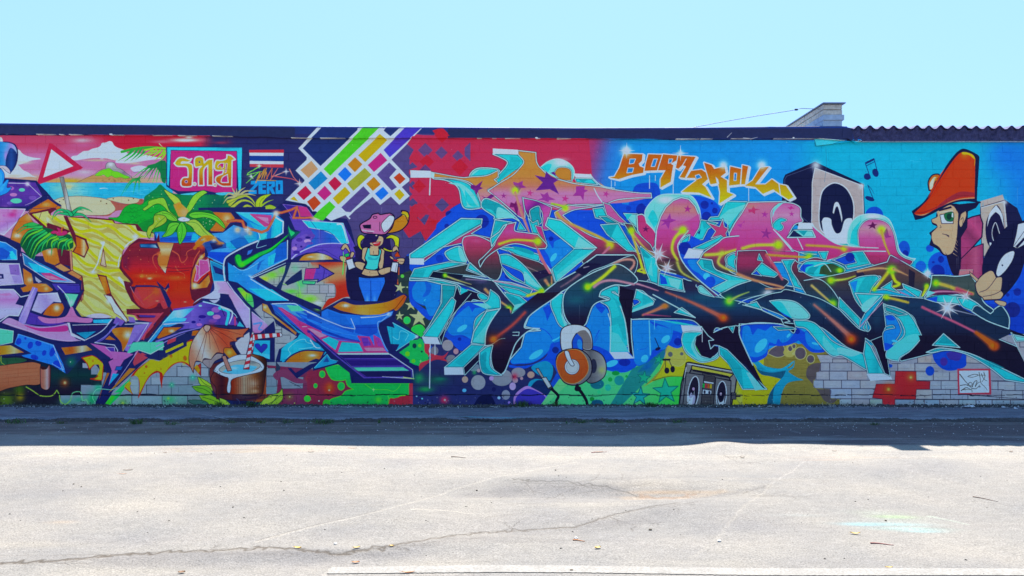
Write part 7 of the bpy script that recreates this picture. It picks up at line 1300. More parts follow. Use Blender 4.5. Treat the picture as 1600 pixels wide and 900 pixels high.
while bx < XR:
    p = random.uniform(.38, .45) if bx < 1.5 else random.uniform(.24, .29)
    b = min(bx+p, XR); blocks.append(((bx+b)/2, .105, b-bx-.009, .205, 0)); bx = b
ci = 1; z = Z1
while z < 4.09:
    h = min(ROWH, 4.098-z)
    x = XL-random.choice((0, .15))*0-(.15 if ci % 2 else 0)
    while x < XR:
        p = .30+random.uniform(-.012, .012); a, b = max(x, XL), min(x+p, XR)
        if b-a > .04: blocks.append(((a+b)/2, z+h/2, b-a-.0048, h-.0048, ci))
        x += p
    z += ROWH; ci += 1
vis = lambda q: abs(q[0]) < 7.75
single = [q for q in blocks if vis(q) and q[4] == 0]+[q for q in sorted(blocks, key=lambda q: (q[4], abs(q[0]))) if q[4] > 0 and vis(q)]
single = single[:300]; sset = set(id(q) for q in single)
std = {}
bv, bf = [], []
for q in blocks:
    x, zc, wd, ht, c_ = q
    if id(q) in sset:
        key = (round(wd, 2), round(ht, 3), random.randrange(3))
        if key not in std:
            v, f = block_mesh(key[0], ht, hash(key) & 255 if False else int(key[0]*1000)+key[2])
            me = bpy.data.meshes.new('block'); me.from_pydata(v, [], f); me.materials.append(PAINT); me.update(); std[key] = me
        o = link('block', std[key], wall, (x, random.uniform(-.0016, .0012), zc))
        o.rotation_euler = (random.uniform(-.008, .008), random.uniform(-.002, .002), random.uniform(-.004, .004))
        o.scale = (wd/key[0], 1, 1)
    else:
        v, f = block_mesh(wd, ht, random.random()); n = len(bv); dy = random.uniform(-.0016, .0012); tl = random.uniform(-.008, .008)
        bv += [(a+x, b+dy+tl*c2_, c2_+zc) for a, b, c2_ in v]; bf += [tuple(n+i for i in g) for g in f]
tag(mesh_py('block_courses', bv, bf, PAINT, wall), kind='stuff')
# ---- coping: painted flashing folded over the wall head, with a wavy lower edge
TOPX = [-600, 0, 300, 500, 900, 1060, 1300, 1330]; TOPY = [190, 193.6, 197, 198.6, 201, 200.4, 198.2, 198.6]
def top_z(px): return wz(float(np.interp(px, TOPX, TOPY)))
def bot_z(px): return wz(edge_y(px))
sheets = [(-530, -140), (-140, 96), (96, 330), (330, 566), (566, 800), (800, 1034), (1034, 1322)]
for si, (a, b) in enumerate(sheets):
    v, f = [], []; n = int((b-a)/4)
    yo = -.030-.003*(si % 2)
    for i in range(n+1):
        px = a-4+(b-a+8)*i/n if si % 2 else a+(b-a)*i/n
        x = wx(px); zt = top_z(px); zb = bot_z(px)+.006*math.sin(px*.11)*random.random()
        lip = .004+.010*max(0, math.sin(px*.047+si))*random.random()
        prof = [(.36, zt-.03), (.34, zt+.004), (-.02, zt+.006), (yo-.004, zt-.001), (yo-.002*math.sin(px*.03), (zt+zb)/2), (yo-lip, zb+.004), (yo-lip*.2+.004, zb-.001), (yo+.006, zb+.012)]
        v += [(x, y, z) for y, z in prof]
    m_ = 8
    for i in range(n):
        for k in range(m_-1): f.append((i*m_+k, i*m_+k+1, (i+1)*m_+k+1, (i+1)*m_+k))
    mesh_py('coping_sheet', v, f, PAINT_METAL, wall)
# folded end of the coping and the loose painted flap under it
v = [(wx(1316), -.040, top_z(1316)), (wx(1334), -.052, wz(203)), (wx(1344), -.050, wz(221)), (wx(1334), -.046, wz(224)), (wx(1322), -.044, wz(217)), (wx(1314), -.038, wz(217))]
v2 = [(a, b+.012, c) for a, b, c in v]
mesh_py('coping_end', v+v2, [(0, 1, 2, 3, 4, 5), (11, 10, 9, 8, 7, 6)]+[(i, i+6, (i+1) % 6+6, (i+1) % 6) for i in range(6)], PAINT_METAL, wall)
v = [(wx(1273), -.006, wz(217.4)), (wx(1335), -.008, wz(219)), (wx(1325), -.030, wz(222.6)), (wx(1310), -.034, wz(224)), (wx(1274), -.024, wz(228.4))]
v2 = [(a, b+.005, c+.002) for a, b, c in v]
mesh_py('loose_flap', v+v2, [(0, 1, 2, 3, 4), (9, 8, 7, 6, 5)]+[(i, i+5, (i+1) % 5+5, (i+1) % 5) for i in range(5)], PAINT_METAL, wall)
# ---- right end: corrugated roof sheets over a rough dark fascia
roof = empty('corrugated_roof', (wx(1500), 0, 4.1))
tag(roof, 'dark corrugated roof edge resting on the right end of the mural wall', 'roof')
def rp(o): o.location = (-wx(1500), 0, -4.1); return o
CR = plain('fibre_cement', (.09, .105, .26), (.035, .045, .12), 22, .85, .6, .006)
RB = plain('rough_board', (.065, .062, .15), (.022, .022, .065), 16, .95, 1., .02)
pitch = 18.3/105
x0 = wx(1328)
k = 0
while x0 < XR-.1:
    x1 = min(x0+pitch*5.02, XR); v, f = [], []; n = 60; zo = .004*(k % 2)
    for i in range(n+1):
        x = x0+(x1-x0)*i/n; ph = (x-wx(1337))/pitch*2*math.pi
        cz = wz(203.4)+.050*max(0, .5+.5*math.cos(ph))**1.35+.003*math.sin(x*17)
        for (y, dz) in ((-.085, 0), (3.2, .30), (3.2, .294), (-.085, -.007)):
            v.append((x, y, cz+dz+zo+.002*math.sin(x*31)))
    for i in range(n):
        a = i*4; b = a+4
        f += [(a, b, b+1, a+1), (a+2, b+2, b+3, a+3), (a+3, b+3, b, a), (a+1, b+1, b+2, a+2)]
    rp(mesh_py('roof_sheet', v, f, CR, roof, smooth=False)); x0 = x1-pitch*.02; k += 1
# fascia: mortar and board packed under the waves, lumpy face
v, f = [], []; nx, nz = 560, 9
fx0, fx1 = wx(1330), XR
for i in range(nx+1):
    x = fx0+(fx1-fx0)*i/nx; ph = (x-wx(1337))/pitch*2*math.pi
    zt = wz(204.9)+.048*max(0, .5+.5*math.cos(ph))**1.35; zb = wz(edge_y(800+x*105) if x < 8 else 221)
    for j in range(nz+1):
        t_ = j/nz; bulge = .034*(.5+.5*math.cos(ph))**1.3*t_+random.uniform(-.005, .005)
        v.append((x, -.045-bulge-(.008 if j in (0,) else 0), zb+(zt-zb)*t_))
for i in range(nx):
    for j in range(nz): a = i*(nz+1)+j; f.append((a, a+nz+1, a+nz+2, a+1))
n0 = len(v); 
box_data(fx0, fx1, -.030, .30, wz(220.5), wz(204.5), v, f)
rp(mesh_py('fascia', v, f, RB, roof))
LW = plain('pale_edge', (.45, .52, .62), (.2, .28, .4), 40, .8, .3)
rp(box('edge_strip', wx(1345), XR, -.040, .012, wz(222.4), wz(221.2), LW, roof))
# ================================================================ parapet of the fire wall behind
par = empty('parapet_wall', (4.76, .02, 4.1))
tag(par, 'pale block parapet wall with a metal cap rising behind the dark coping', 'wall')
def pp(o): o.location = tuple(Vector(o.location)-Vector((4.76, .02, 4.1))); return o
PB = plain('bare_block', (.56, .53, .48), (.33, .32, .30), 18, .9, .5, .004)
PW = plain('whitewashed_block', (.34, .44, .58), (.24, .32, .44), 14, .9, .5, .004)
PM = plain('cap_metal', (.14, .20, .32), (.10, .15, .26), 20, .5, .2)
PC = plain('dark_mortar', (.20, .19, .18), (.12, .11, .11), 30, .95, .5)
px0, px1 = 4.622, 4.905
pp(box('mortar', px0+.006, px1-.006, -.012, 9, 4.104, 4.535, PC, par))
rows = [(4.104, 4.175, PW), (4.18, 4.375, PW), (4.38, 4.452, PB), (4.462, 4.536, PB)]
for ri, (za, zb, mt) in enumerate(rows):
    y = -.02; first = True
    while y < 8.9:
        L_ = .28 if first and ri % 2 else .42
        o = box('block', px0+random.uniform(-.002, .002), px1+random.uniform(-.002, .002), y, y+L_-.009, za, zb, (PW if (mt is PW and y < .2+.9*(3-ri)*.5) else PB) if ri < 2 else mt, par, .004)
        pp(o); y += L_; first = False
pp(box('cap', px0-.022, px1+.032, -.07, 9, 4.539, 4.556, PM, par, .002))
pp(box('ledge', px0-.004, px1+.022, -.040, 8.9, 4.300, 4.378, PW, par, .004))
# ---- cable
cab = empty('overhead_cable', (wx(1249), .12, wz(168)))
tag(cab, 'thin dark cable with a small connector sagging from the parapet to the coping', 'cable')
CB = plain('cable_black', (.05, .06, .09), None, 50, .5)
pts_ = [(1287, 167), (1268, 166.6), (1256, 165.8), (1249, 168), (1232, 171), (1190, 177.5), (1140, 186), (1100, 193.5), (1075, 198.4), (1056, 200.6)]
cv = bpy.data.curves.new('cable', 'CURVE'); cv.dimensions = '3D'; cv.bevel_depth = .0042; cv.bevel_resolution = 2
sp = cv.splines.new('NURBS'); sp.points.add(len(pts_)-1); sp.use_endpoint_u = True; sp.order_u = 3
for i, (a, b) in enumerate(pts_): sp.points[i].co = (wx(a)-wx(1249), 0, wz(b)-wz(168), 1)
tmp = bpy.data.objects.new('cable_tmp', cv); me = bpy.data.meshes.new_from_object(tmp); bpy.data.objects.remove(tmp)
me.materials.append(CB); o = link('cable', me, cab)
v, f = [], []; box_data(-.024, .024, -.013, .013, -.013, .012, v, f)
o = mesh_py('connector', v, f, CB, cab); bm = bmesh.new(); bm.from_mesh(o.data); bmesh.ops.bevel(bm, geom=bm.edges[:], offset=.005, segments=2, affect='EDGES'); bm.to_mesh(o.data); bm.free()

# ================================================================ ground
def ground_h(X, Y):
    h = .006*np.sin(X*.9+1.3)*np.cos(Y*1.1)+.004*np.sin(X*2.3+Y*1.7)
    def g(px, py, sx, sy, a, rot=0.):
        x, y = gp(px, py); c, s_ = math.cos(rot), math.sin(rot)
        u = (X-x)*c+(Y-y)*s_; v_ = -(X-x)*s_+(Y-y)*c
        return a*np.exp(-(u/sx)**2-(v_/sy)**2)
    h = h+g(1132, 700, .26, .35, .034)+g(1240, 697, .5, .3, .008)
    h = 1.25*h+g(880, 748, 1.1, .16, .030, .05)-g(800, 770, .9, .16, .030)+g(1030, 758, .8, .14, .034)-g(1040, 774, .7, .12, .034, .05)
    h = h+g(1050, 795, 1.0, .25, .018, .1)+g(1200, 745, .9, .18, .014, .2)-g(960, 830, 1.2, .25, .016)
    h = h+g(400, 868, 1.6, .12, .012, .1)+g(700, 850, 1.2, .12, .014, .18)-g(380, 880, 1.4, .14, .012, .1)
    fade = np.clip((-1.15-Y)/.5, 0, 1)
    return h*fade
def axis(lo, hi, step, far, grow=1.25):
    a = list(np.arange(lo, hi+1e-6, step)); s_ = step; x = hi
    while x < far: s_ *= grow; x += s_; a.append(x)
    s_ = step; x = lo; pre = []
    while x > -far: s_ *= grow; x -= s_; pre.append(x)
    return np.array(pre[::-1]+a)
GX, GY = axis(-8.4, 8.4, .05, 420), axis(-8.2, -.9, .04, 420)
XX, YY = np.meshgrid(GX, GY); ZZ = ground_h(XX, YY)
ZZ = np.where(YY > .2, -.02, ZZ)
nv = XX.size; co = np.stack([XX, YY, ZZ], -1).reshape(-1, 3).astype(np.float32)
ny, nx = XX.shape; idx = np.arange(nv).reshape(ny, nx)
q = np.stack([idx[:-1, :-1], idx[:-1, 1:], idx[1:, 1:], idx[1:, :-1]], -1).reshape(-1, 4)
me = bpy.data.meshes.new('asphalt_lot'); me.vertices.add(nv); me.vertices.foreach_set('co', co.ravel())
me.loops.add(q.size); me.loops.foreach_set('vertex_index', q.ravel().astype(np.int32)); me.polygons.add(len(q))
me.polygons.foreach_set('loop_start', np.arange(0, q.size, 4, dtype=np.int32)); me.polygons.foreach_set('loop_total', np.full(len(q), 4, np.int32))
me.update(calc_edges=True); me.polygons.foreach_set('use_smooth', [True]*len(q))
# worn marks, cracks, dust, spray and painted-in slope shading on the asphalt, laid out in metres (0.5 = untouched)
GW, GY0, GY1 = 8.6, -7.6, 0.0
D = Painter(-GW*100, GY0*100, GW*100, GY1*100, 1.4)      # buffer in centimetres, y flipped below
D.im[:] = .5
def gl(pts, col, w_, w1=None, a=1., soft=.5, jit=.6, sub=10):
    P_ = [gp(*p) for p in pts]; out_ = []
    for (a0, b0), (a1, b1) in zip(P_, P_[1:]):
        for k in range(sub):
            t_ = k/sub; out_.append((a0+(a1-a0)*t_, b0+(b1-b0)*t_))
    out_.append(P_[-1]); out_ = [(x*100+rng.normal(0, jit), (GY0+GY1)*100-y*100+rng.normal(0, jit)) for x, y in out_]
    D.T(0, 0, 1); D.L(' '.join('%.2f,%.2f' % p for p in out_), col, w_, w1, a, soft, False)
def gs(px, py, rx, ry, col, a=1.):
    x, y = gp(px, py); D.T(0, 0, 1); D.G(x*100, (GY0+GY1)*100-y*100, rx*100, col, a, ry*100)
# dirt washed along the kerb, pale dust along the shadow line
for i in range(760):
    px = rng.uniform(-80, 1680); gs(px, rng.uniform(659, 679), rng.uniform(.1, .7), rng.uniform(.03, .14), ('443840', '3a3038', '564846')[i % 3], .42)
for i in range(260):
    px = rng.uniform(1140, 1680); gs(px, rng.uniform(664, 694), rng.uniform(.3, .9), rng.uniform(.04, .2), '40343c', .5)
for i in range(420):
    px, py = rng.uniform(-80, 1680), rng.uniform(661, 694); gs(px, py, rng.uniform(.02, .16), rng.uniform(.008, .03), ('2c2830', '34303a', '9090a0', '7c7c8c')[i % 4], .8)
for i in range(60): gs(rng.uniform(-80, 1680), rng.uniform(682, 694), rng.uniform(.3, 1.2), rng.uniform(.04, .1), '8c8c98', .6)
for i in range(90):
    gs(rng.uniform(-80, 1680), rng.uniform(697, 716), rng.uniform(.2, 1.1), rng.uniform(.03, .16), ('a09c94', '98948c')[i % 2], .45)
for i in range(26): gs(rng.uniform(260, 500), rng.uniform(700, 708), rng.uniform(.06, .35), rng.uniform(.02, .06), ('98785c', 'a08868', '80644c')[i % 3], .6)
gs(278, 705, .03, .02, 'b0982c', .9)
for i in range(160):
    gs(rng.uniform(-80, 1680), 700+200*rng.random()**1.4, rng.uniform(.2, .9), rng.uniform(.08, .3), ('8c8886', '74747a', '908c84', '6c6c72')[i % 4], .28)
for p in ((1030, 768, .5, .05, '9c7c60', .9), (1090, 768, .4, .04, 'a08468', .7), (990, 772, .25, .03, '8c6c54', .7), (1000, 762, .8, .12, 'a09484', .6), (1180, 750, .9, .07, 'a0988c', .5), (1330, 716, .9, .06, 'a8907c', .5), (1290, 720, .4, .03, 'a4806c', .6), (95, 815, .15, .06, 'a89078', .6), (60, 850, .6, .12, 'a49c8c', .6), (1100, 880, .5, .1, '989488', .4), (640, 890, .8, .12, '9c988c', .5), (250, 890, 1.0, .12, '9c988c', .5), (280, 880, .9, .08, '7c7876', .5)): gs(*p)
for p in ((850, 762, .8, .10, '606064', .6), (900, 765, .6, .10, '64646a', .5), (780, 770, .4, .07, '606066', .6), (860, 845, .7, .05, '5c5c60', .6), (300, 866, .9, .06, '5e5e62', .7), (180, 872, .8, .06, '64646a', .6), (420, 866, .6, .05, '5c5c60', .7), (560, 868, .5, .05, '5e5e62', .7), (740, 845, .6, .06, '606064', .6), (960, 815, .5, .05, '64646a', .6), (960, 752, .5, .03, '64646a', .6), (1160, 775, .4, .03, '66666c', .5), (820, 850, .5, .04, '5a5a5e', .6)): gs(*p)  # shaded slopes of the undulations painted as soft dark spots
for q in ((420, 760, 1.6, .5), (620, 735, 1.2, .3), (760, 735, 1., .25), (1350, 760, 1.5, .5), (200, 790, 1.2, .35), (1080, 760, .9, .12), (560, 900, 1.4, .2), (1050, 850, 1., .2), (1500, 860, 1.2, .3), (900, 790, .9, .12)): gs(*q, 'a09c94', .45)
def branch(px, py, ang, ln, w_, depth=0):
    P0 = [(px, py)]
    for k in range(5):
        ang += rng.normal(0, .22); px += ln*math.cos(ang)/5; py += ln*math.sin(ang)*.22/5; P0.append((px, py))
        if depth < 2 and rng.random() < .35: branch(px, py, ang+rng.choice((-1, 1))*rng.uniform(.5, 1.1), ln*.5, w_*.7, depth+1)
    gl(P0, '35302c', w_, w_*.5, .7, .5, .5, 4)
for q in ((60, 879, .2, 90, .9), (300, 861, -.5, 80, .9), (455, 858, 2.4, 70, .9), (600, 860, -.4, 70, .9), (690, 843, .9, 60, .8), (780, 831, -1.2, 80, .8), (860, 760, .3, 110, 1.), (900, 762, 2.6, 90, .9), (820, 756, 1.2, 60, .8), (950, 808, 1.1, 70, .8), (900, 757, -.3, 120, .8), (1010, 797, .2, 80, .7), (1130, 712, 1.2, 60, .8), (1150, 772, .1, 90, .8), (740, 774, .2, 110, .8), (350, 866, .1, 130, .8)): branch(*q)
for p, c_, w_, w2, a_ in (([(790, 757), (830, 753), (870, 756), (920, 760), (970, 766)], '5c5c60', 14, 10, .4), ([(800, 766), (860, 764), (930, 768), (985, 775)], '66666a', 26, 16, .4), ([(720, 772), (770, 768), (800, 764)], '5c5c62', 14, 20, .45),
    ([(800, 752), (835, 754), (880, 755), (940, 762), (1000, 772)], '3c3a38', 2.2, 1.4, .7), ([(985, 774), (1030, 780), (1080, 774), (1130, 768)], 'a89078', 10, 6, .6), ([(1000, 771), (1045, 774), (1085, 770)], '8c6850', 5, 3, .7),
    ([(970, 754), (1030, 752), (1100, 748)], '66666a', 8, 4, .5), ([(1080, 776), (1150, 769), (1195, 761)], '606064', 8, 5, .5), ([(800, 834), (880, 830), (960, 818), (1040, 806)], '5c5c60', 22, 10, .45), ([(180, 876), (300, 868), (420, 864), (520, 872)], '5c5c60', 24, 16, .5), ([(600, 868), (680, 852), (760, 842)], '606064', 18, 12, .4),
    ([(1085, 707), (1110, 702), (1150, 700), (1200, 704)], '787878', 20, 12, .35), ([(1215, 742), (1245, 722)], '74747a', 26, 16, .3)): gl(p, c_, w_, w2, a_, w_*.5, 1.5)  # ridge and crest shading painted in grey strokes; the brown ones are dirt
DKc, ML = '2a2420', '585450'
gl([(0, 881), (60, 878), (130, 874), (180, 868), (250, 863), (320, 861), (380, 856), (420, 855), (455, 858), (490, 864), (530, 867), (560, 864), (600, 860), (640, 851), (690, 843), (730, 835), (780, 831), (830, 827), (900, 821), (950, 808), (1010, 797), (1060, 790)], ML, 5, 2.5, .6, 2.5)
gl([(0, 881), (60, 878), (130, 874), (180, 868), (250, 863), (320, 861), (380, 856), (420, 855), (455, 858), (490, 864), (530, 867), (560, 864), (600, 860), (640, 851), (690, 843), (730, 835), (780, 831), (830, 827), (900, 821)], '2c2620', 2.4, 1., .8, 1.3, 2.2)
gl([(900, 821), (950, 808), (1010, 797), (1060, 790)], '34302c', 1.2, .6, .8, .6, .8)
gl([(90, 868), (200, 866), (0, 868)], ML, 1.2, .8, .6)
gl([(400, 845), (460, 829), (500, 820), (560, 808), (600, 798), (660, 782), (700, 765), (760, 752), (830, 735), (900, 722)], 'b0aca4', 3.4, 2.2, .55, 1.5, .4); gl([(400, 843), (460, 827), (500, 818), (560, 806), (600, 796)], '504c48', 1, .5, .8, .5, .4)
gl([(640, 797), (690, 799), (740, 805)], 'b8b4ac', 2.2, 1.2, .7, 1); gl([(1205, 757), (1240, 735), (1255, 722)], 'b0aca8', 2.4, 1.2, .6, 1); gl([(1205, 757), (1198, 765)], '6a645c', 1, .6, .6)
gl([(1080, 872), (1110, 850), (1140, 815), (1175, 785), (1210, 750)], 'a8a49c', 3, 2, .4, 1.6); gl([(930, 764), (890, 758), (850, 757), (800, 755)], '3c3834', 1, .6, .7); gl([(1160, 770), (1190, 762), (1200, 758)], '48443f', 1, .6, .6); gl([(1115, 709), (1130, 717), (1136, 726)], '6c6862', 1, .5, .6)
for i in range(14):
    a_, b_ = rng.uniform(700, 1150), rng.uniform(745, 830); gl([(a_, b_), (a_+rng.uniform(20, 60), b_+rng.uniform(-5, 5))], '3e3a36', .8, .4, .5)
gl([(1450, 804), (1480, 810), (1512, 817)], 'a8c4b4', 3.4, 1.6, .7, 2); gl([(1435, 785), (1462, 790)], 'c4c0b8', 1.4, 1, .7); gl([(1580, 822), (1600, 826)], 'c4c0b8', 1.4, 1, .6); gl([(505, 900), (520, 882)], 'c0bcb4', 3, 2, .6)
for p in ((1385, 818, .40, .06, '7cbccc', .95), (1345, 819, .18, .05, '6cb8d8', 1), (1420, 825, .35, .06, '80bcc0', .9), (1395, 806, .22, .07, '90c87c', .9), (1440, 829, .2, .04, '78bccc', .9), (1370, 800, .35, .10, '9cb49c', .4), (1250, 806, .25, .05, '9cacb0', .4), (1400, 812, .5, .12, '94aca4', .4)): gs(*p)
GI = D.im.copy()
yy_ = np.linspace(GY1, GY0, GI.shape[0])[:, None, None]            # dusty band near the gutter, cleaner greyer asphalt further out
GI *= .87+.15*np.clip((yy_+4.6)/1.4, 0, 1)
# aggregate speckle
gn = rng.random(GI.shape[:2]).astype(np.float32); GI *= (1+.26*(gn-.5))[..., None]; GI += ((gn > .997)[..., None])*.16; GI *= (1-.4*(gn < .004))[..., None]
GIMG = np_image('ground_marks', np.clip(GI, .02, 1.))
gt = NT('weathered_asphalt', .93, .2)
gc = plane_tex(gt, GIMG, -GW, GY0, 1/(2*GW), 1/(GY1-GY0), 1)
p = gt.pos()
n_a = gt.noise(p, 95, 3, .7); n_b = gt.noise(p, 1.1, 5, .6); n_c = gt.noise(p, 45, 2, .5); n_d = gt.noise(gt.scale(p, (1, 2.2, 1)), 7, 5, .65)
base = gt.ramp(n_a, ((.28, (.118, .116, .112)), (.48, (.172, .169, .163)), (.72, (.252, .247, .238))))
base = gt.mix(base, gt.ramp(n_b, ((.3, (.86, .87, .90)), (.7, (1.12, 1.09, 1.04)))), 1., 'MULTIPLY')
base = gt.mix(base, gt.ramp(n_d, ((.3, (.90,)), (.7, (1.10,)))), 1., 'MULTIPLY')
two = gt.mix(gc, (2., 2., 2.), 1., 'MULTIPLY')
inside = gt.mix(base, two, 1., 'MULTIPLY')
me.materials.append(gt.done(inside, gt.bump(n_a, .55, .006, gt.bump(n_c, .4, .006, gt.bump(gc, .8, .02)))))
lot = link('asphalt_lot', me); tag(lot, kind='structure')
# ---- strip of older asphalt along the wall foot, a low step above the lot
st = NT('strip_asphalt', .93, .2); p = st.pos()
s1_ = st.noise(p, 110, 3, .7); s2_ = st.noise(st.scale(p, (.6, 2, 1)), 4, 5, .6); s3_ = st.noise(p, 34, 2)
c = st.ramp(s1_, ((.26, (.075, .085, .115)), (.5, (.145, .158, .20)), (.74, (.25, .27, .33)))); c = st.mix(c, st.ramp(s2_, ((.32, (.6, .58, .62)), (.68, (1.15, 1.15, 1.12)))), 1., 'MULTIPLY')  # blue of the sky-lit shade is put into the base colour
SM = st.done(c, st.bump(s1_, .6, .006, st.bump(s3_, .5, .008)))
v, f = [], []; nx = 900; prof_y = [.01, -.06, -.15, -.35, -.6, -.85, -.98, -1.03, -1.05, -1.075]
for i in range(nx+1):
    x = -13+26*i/nx; ej = .018*math.sin(x*3.1)+.012*math.sin(x*11.3)+random.uniform(-.008, .008)
    for j, y in enumerate(prof_y):
        z = (.062, .052, .046, .048, .050, .051, .052, .049, .030, -.02)[j]+(.006*math.sin(x*1.7+y*4) if j < 7 else 0)+random.uniform(-.0015, .0015)
        v.append((x, y+(ej if j > 5 else 0), z))
m_ = len(prof_y)
for i in range(nx):
    for j in range(m_-1): f.append((i*m_+j, i*m_+j+1, (i+1)*m_+j+1, (i+1)*m_+j))
strip = mesh_py('pavement_strip', v, f, SM, None, True); tag(strip, kind='structure')
# ---- painted line
LWm = NT('line_paint', .8, .2); p = LWm.pos(); a_ = LWm.noise(p, 60, 4, .7); b_ = LWm.noise(p, 5, 4)
LP = LWm.done(LWm.mix(LWm.ramp(a_, ((.40, (.175, .17, .16)), (.58, (.235, .23, .22)))), LWm.ramp(b_, ((.3, (.82,)), (.7, (1.05,)))), 1., 'MULTIPLY'), LWm.bump(a_, .4, .004))
v, f = [], []; n = 420
for i in range(n+1):
    t_ = i/n
    for j in range(5):
        pxl = (519-9*j/4)+t_*1400; pyl = 885.2+(10.8*j/4)+t_*(4.4*1400/1080)
        X_, Y_ = gp(pxl, pyl); Y_ += random.uniform(-.003, .003)*(j in (0, 4)); v.append((X_, Y_, float(ground_h(np.array(X_), np.array(Y_)))+.004))
for i in range(n):
    for j in range(4): f.append((i*5+j, i*5+j+1, (i+1)*5+j+1, (i+1)*5+j))
ln = mesh_py('road_marking', v, f, LP); tag(ln, kind='structure')
def gz(x, y): return float(ground_h(np.array(x), np.array(y)))
# ================================================================ weeds, litter
GR = plain('weed_green', (.07, .14, .035), (.03, .07, .02), 40, .6, .1); GR2 = plain('weed_dull', (.10, .13, .05), (.05, .07, .03), 40, .7, .1)
STRAW = plain('straw', (.50, .47, .38), (.35, .32, .26), 40, .8, .1); CHIP = plain('pale_chip', (.55, .55, .56), (.35, .35, .36), 60, .8, .2)
def tuft_mesh(n, h, spread, seed, wdt=.006):
    r = random.Random(seed); v, f = [(0, 0, .003)], []
    for i in range(n):
        a = r.uniform(0, 2*math.pi); bx_, by_ = r.gauss(0, spread*.35), r.gauss(0, spread*.2)
        L_ = h*r.uniform(.5, 1); lean = r.uniform(.2, 1.0)*L_; dx, dy = math.cos(a), math.sin(a)*.6; px_, py_ = -dy, dx; k = len(v); w_ = wdt*r.uniform(.6, 1.3)
        for t_, ww in ((0, .7), (.5, 1.), (.85, .6)):
            x_, y_, z_ = bx_+dx*lean*t_*t_, by_+dy*lean*t_*t_, L_*(t_-.25*t_*t_*lean/L_)
            v += [(x_-px_*w_*ww, y_-py_*w_*ww, z_), (x_+px_*w_*ww, y_+py_*w_*ww, z_)]
        v.append((bx_+dx*lean, by_+dy*lean, L_*.78)); f += [(k, k+1, k+3, k+2), (k+2, k+3, k+5, k+4), (k+4, k+5, k+6), (0, k, k+1)]
    return v, f
# soil packed into the angle below the kerb, and along the wall foot
v, f = [], []
for i in range(1100):
    x = -9+18*i/1099; w_ = .03+.03*abs(math.sin(x*2.1+math.sin(x*7)))+random.uniform(0, .02)
    v += [(x, -1.035, .040+random.uniform(-.006, .004)), (x, -1.06-w_*.4, .020+random.uniform(-.003, .006)), (x, -1.08-w_, gz(x, -1.1)+.001)]
for i in range(1099): f += [(i*3, i*3+1, i*3+4, i*3+3), (i*3+1, i*3+2, i*3+5, i*3+4)]
SOIL = plain('kerb_soil', (.075, .066, .07), (.03, .027, .03), 30, .95, .8, .01)
tag(mesh_py('kerb_soil', v, f, SOIL), kind='structure')
v, f = [], []
for i in range(1400):
    x = -9+18*i/1399; w_ = .035+.05*abs(math.sin(x*1.3+math.sin(x*5)))*random.uniform(.6, 1.2)
    v += [(x, .001, .078+random.uniform(-.012, .014)), (x, -.02, .066+random.uniform(-.006, .008)), (x, -.03-w_, .048)]
for i in range(1399): f += [(i*3, i*3+1, i*3+4, i*3+3), (i*3+1, i*3+2, i*3+5, i*3+4)]
tag(mesh_py('wall_foot_soil', v, f, plain('foot_soil', (.075, .07, .075), (.022, .022, .028), 45, .95, .9, .01)), kind='structure')
weeds = [(22, 661, 40, .06, .2, 'low green weed at the kerb edge at the far left end of the strip'), (96, 662, 18, .04, .1, 'tiny weed at the kerb edge left of the larger leafy weed'),
         (214, 662, 46, .07, .14, 'leafy green weed at the kerb edge below the yellow winged flame'), (268, 663, 30, .045, .2, 'sparse weed at the kerb edge below the cocktail umbrella'), (360, 661, 22, .04, .12, 'thin weed at the kerb edge below the coconut cup'),
         (408, 661, 20, .045, .08, 'small weed at the kerb edge just right of the coconut cup'), (448, 661, 30, .05, .12, 'dull weed at the kerb edge below the dark red patch'), (505, 661, 70, .055, .32, 'broad patch of weed at the kerb edge below the green blob'),
         (592, 661, 14, .05, .04, 'single upright weed at the kerb edge below the blue letter foot'), (905, 660, 60, .04, .3, 'dry looking weed at the kerb edge below the headphones'), (958, 660, 40, .04, .2, 'flat weed at the kerb edge below the teal stars'),
         (1060, 660, 30, .035, .2, 'faint weed at the kerb edge below the boombox'), (1365, 664, 26, .04, .12, 'small dark weed on the lot below the red cross of blocks')]
for px, py, n, h, spd, lab in weeds:
    x, y = gp(px, py); v, f = tuft_mesh(n, h*1.3, spd, px, .007); o = mesh_py('weed', v, f, GR if px % 3 else GR2, None, False, (x, y, gz(x, y) if py < 663 or y < -1.1 else .0))
    tag(o, lab, 'weed', 'weeds growing along the kerb edge')
weeds2 = [(816, 638, 90, .13, .14, 'bushy dark green weed at the wall foot under the purple circle', GR), (1016, 640, 70, .09, .16, 'green weed at the wall foot under the teal star', GR), (868, 637, 36, .13, .05, 'upright grass tuft at the wall foot by the black jack cable', GR2),
          (392, 639, 46, .12, .12, 'grass tuft at the wall foot right of the coconut cup', GR), (345, 640, 30, .11, .07, 'grass tuft at the wall foot under the coconut cup', GR), (1175, 640, 26, .07, .08, 'low weed at the wall foot right of the boombox', GR2)]
for px, py, n, h, spd, lab, mt in weeds2:
    v, f = tuft_mesh(n, h, spd, px+5, .006); o = mesh_py('weed', v, f, mt, None, False, (wx(px), -.05, .05)); tag(o, lab, 'weed', 'weeds growing at the wall foot')
for px, lab in ((1292, 'pale dead stalks at the wall foot where the olive paint meets the grey blocks'), (1318, 'bleached fringe of dead roots at the foot of the grey blocks'), (1362, 'short dry straw at the wall foot left of the red cross foot')):
    v, f = tuft_mesh(22, .10, .12, px, .0045); o = mesh_py('dry_weed', v, f, STRAW, None, False, (wx(px), -.04, .04)); tag(o, lab, 'dry weed', 'dead weeds at the wall foot')
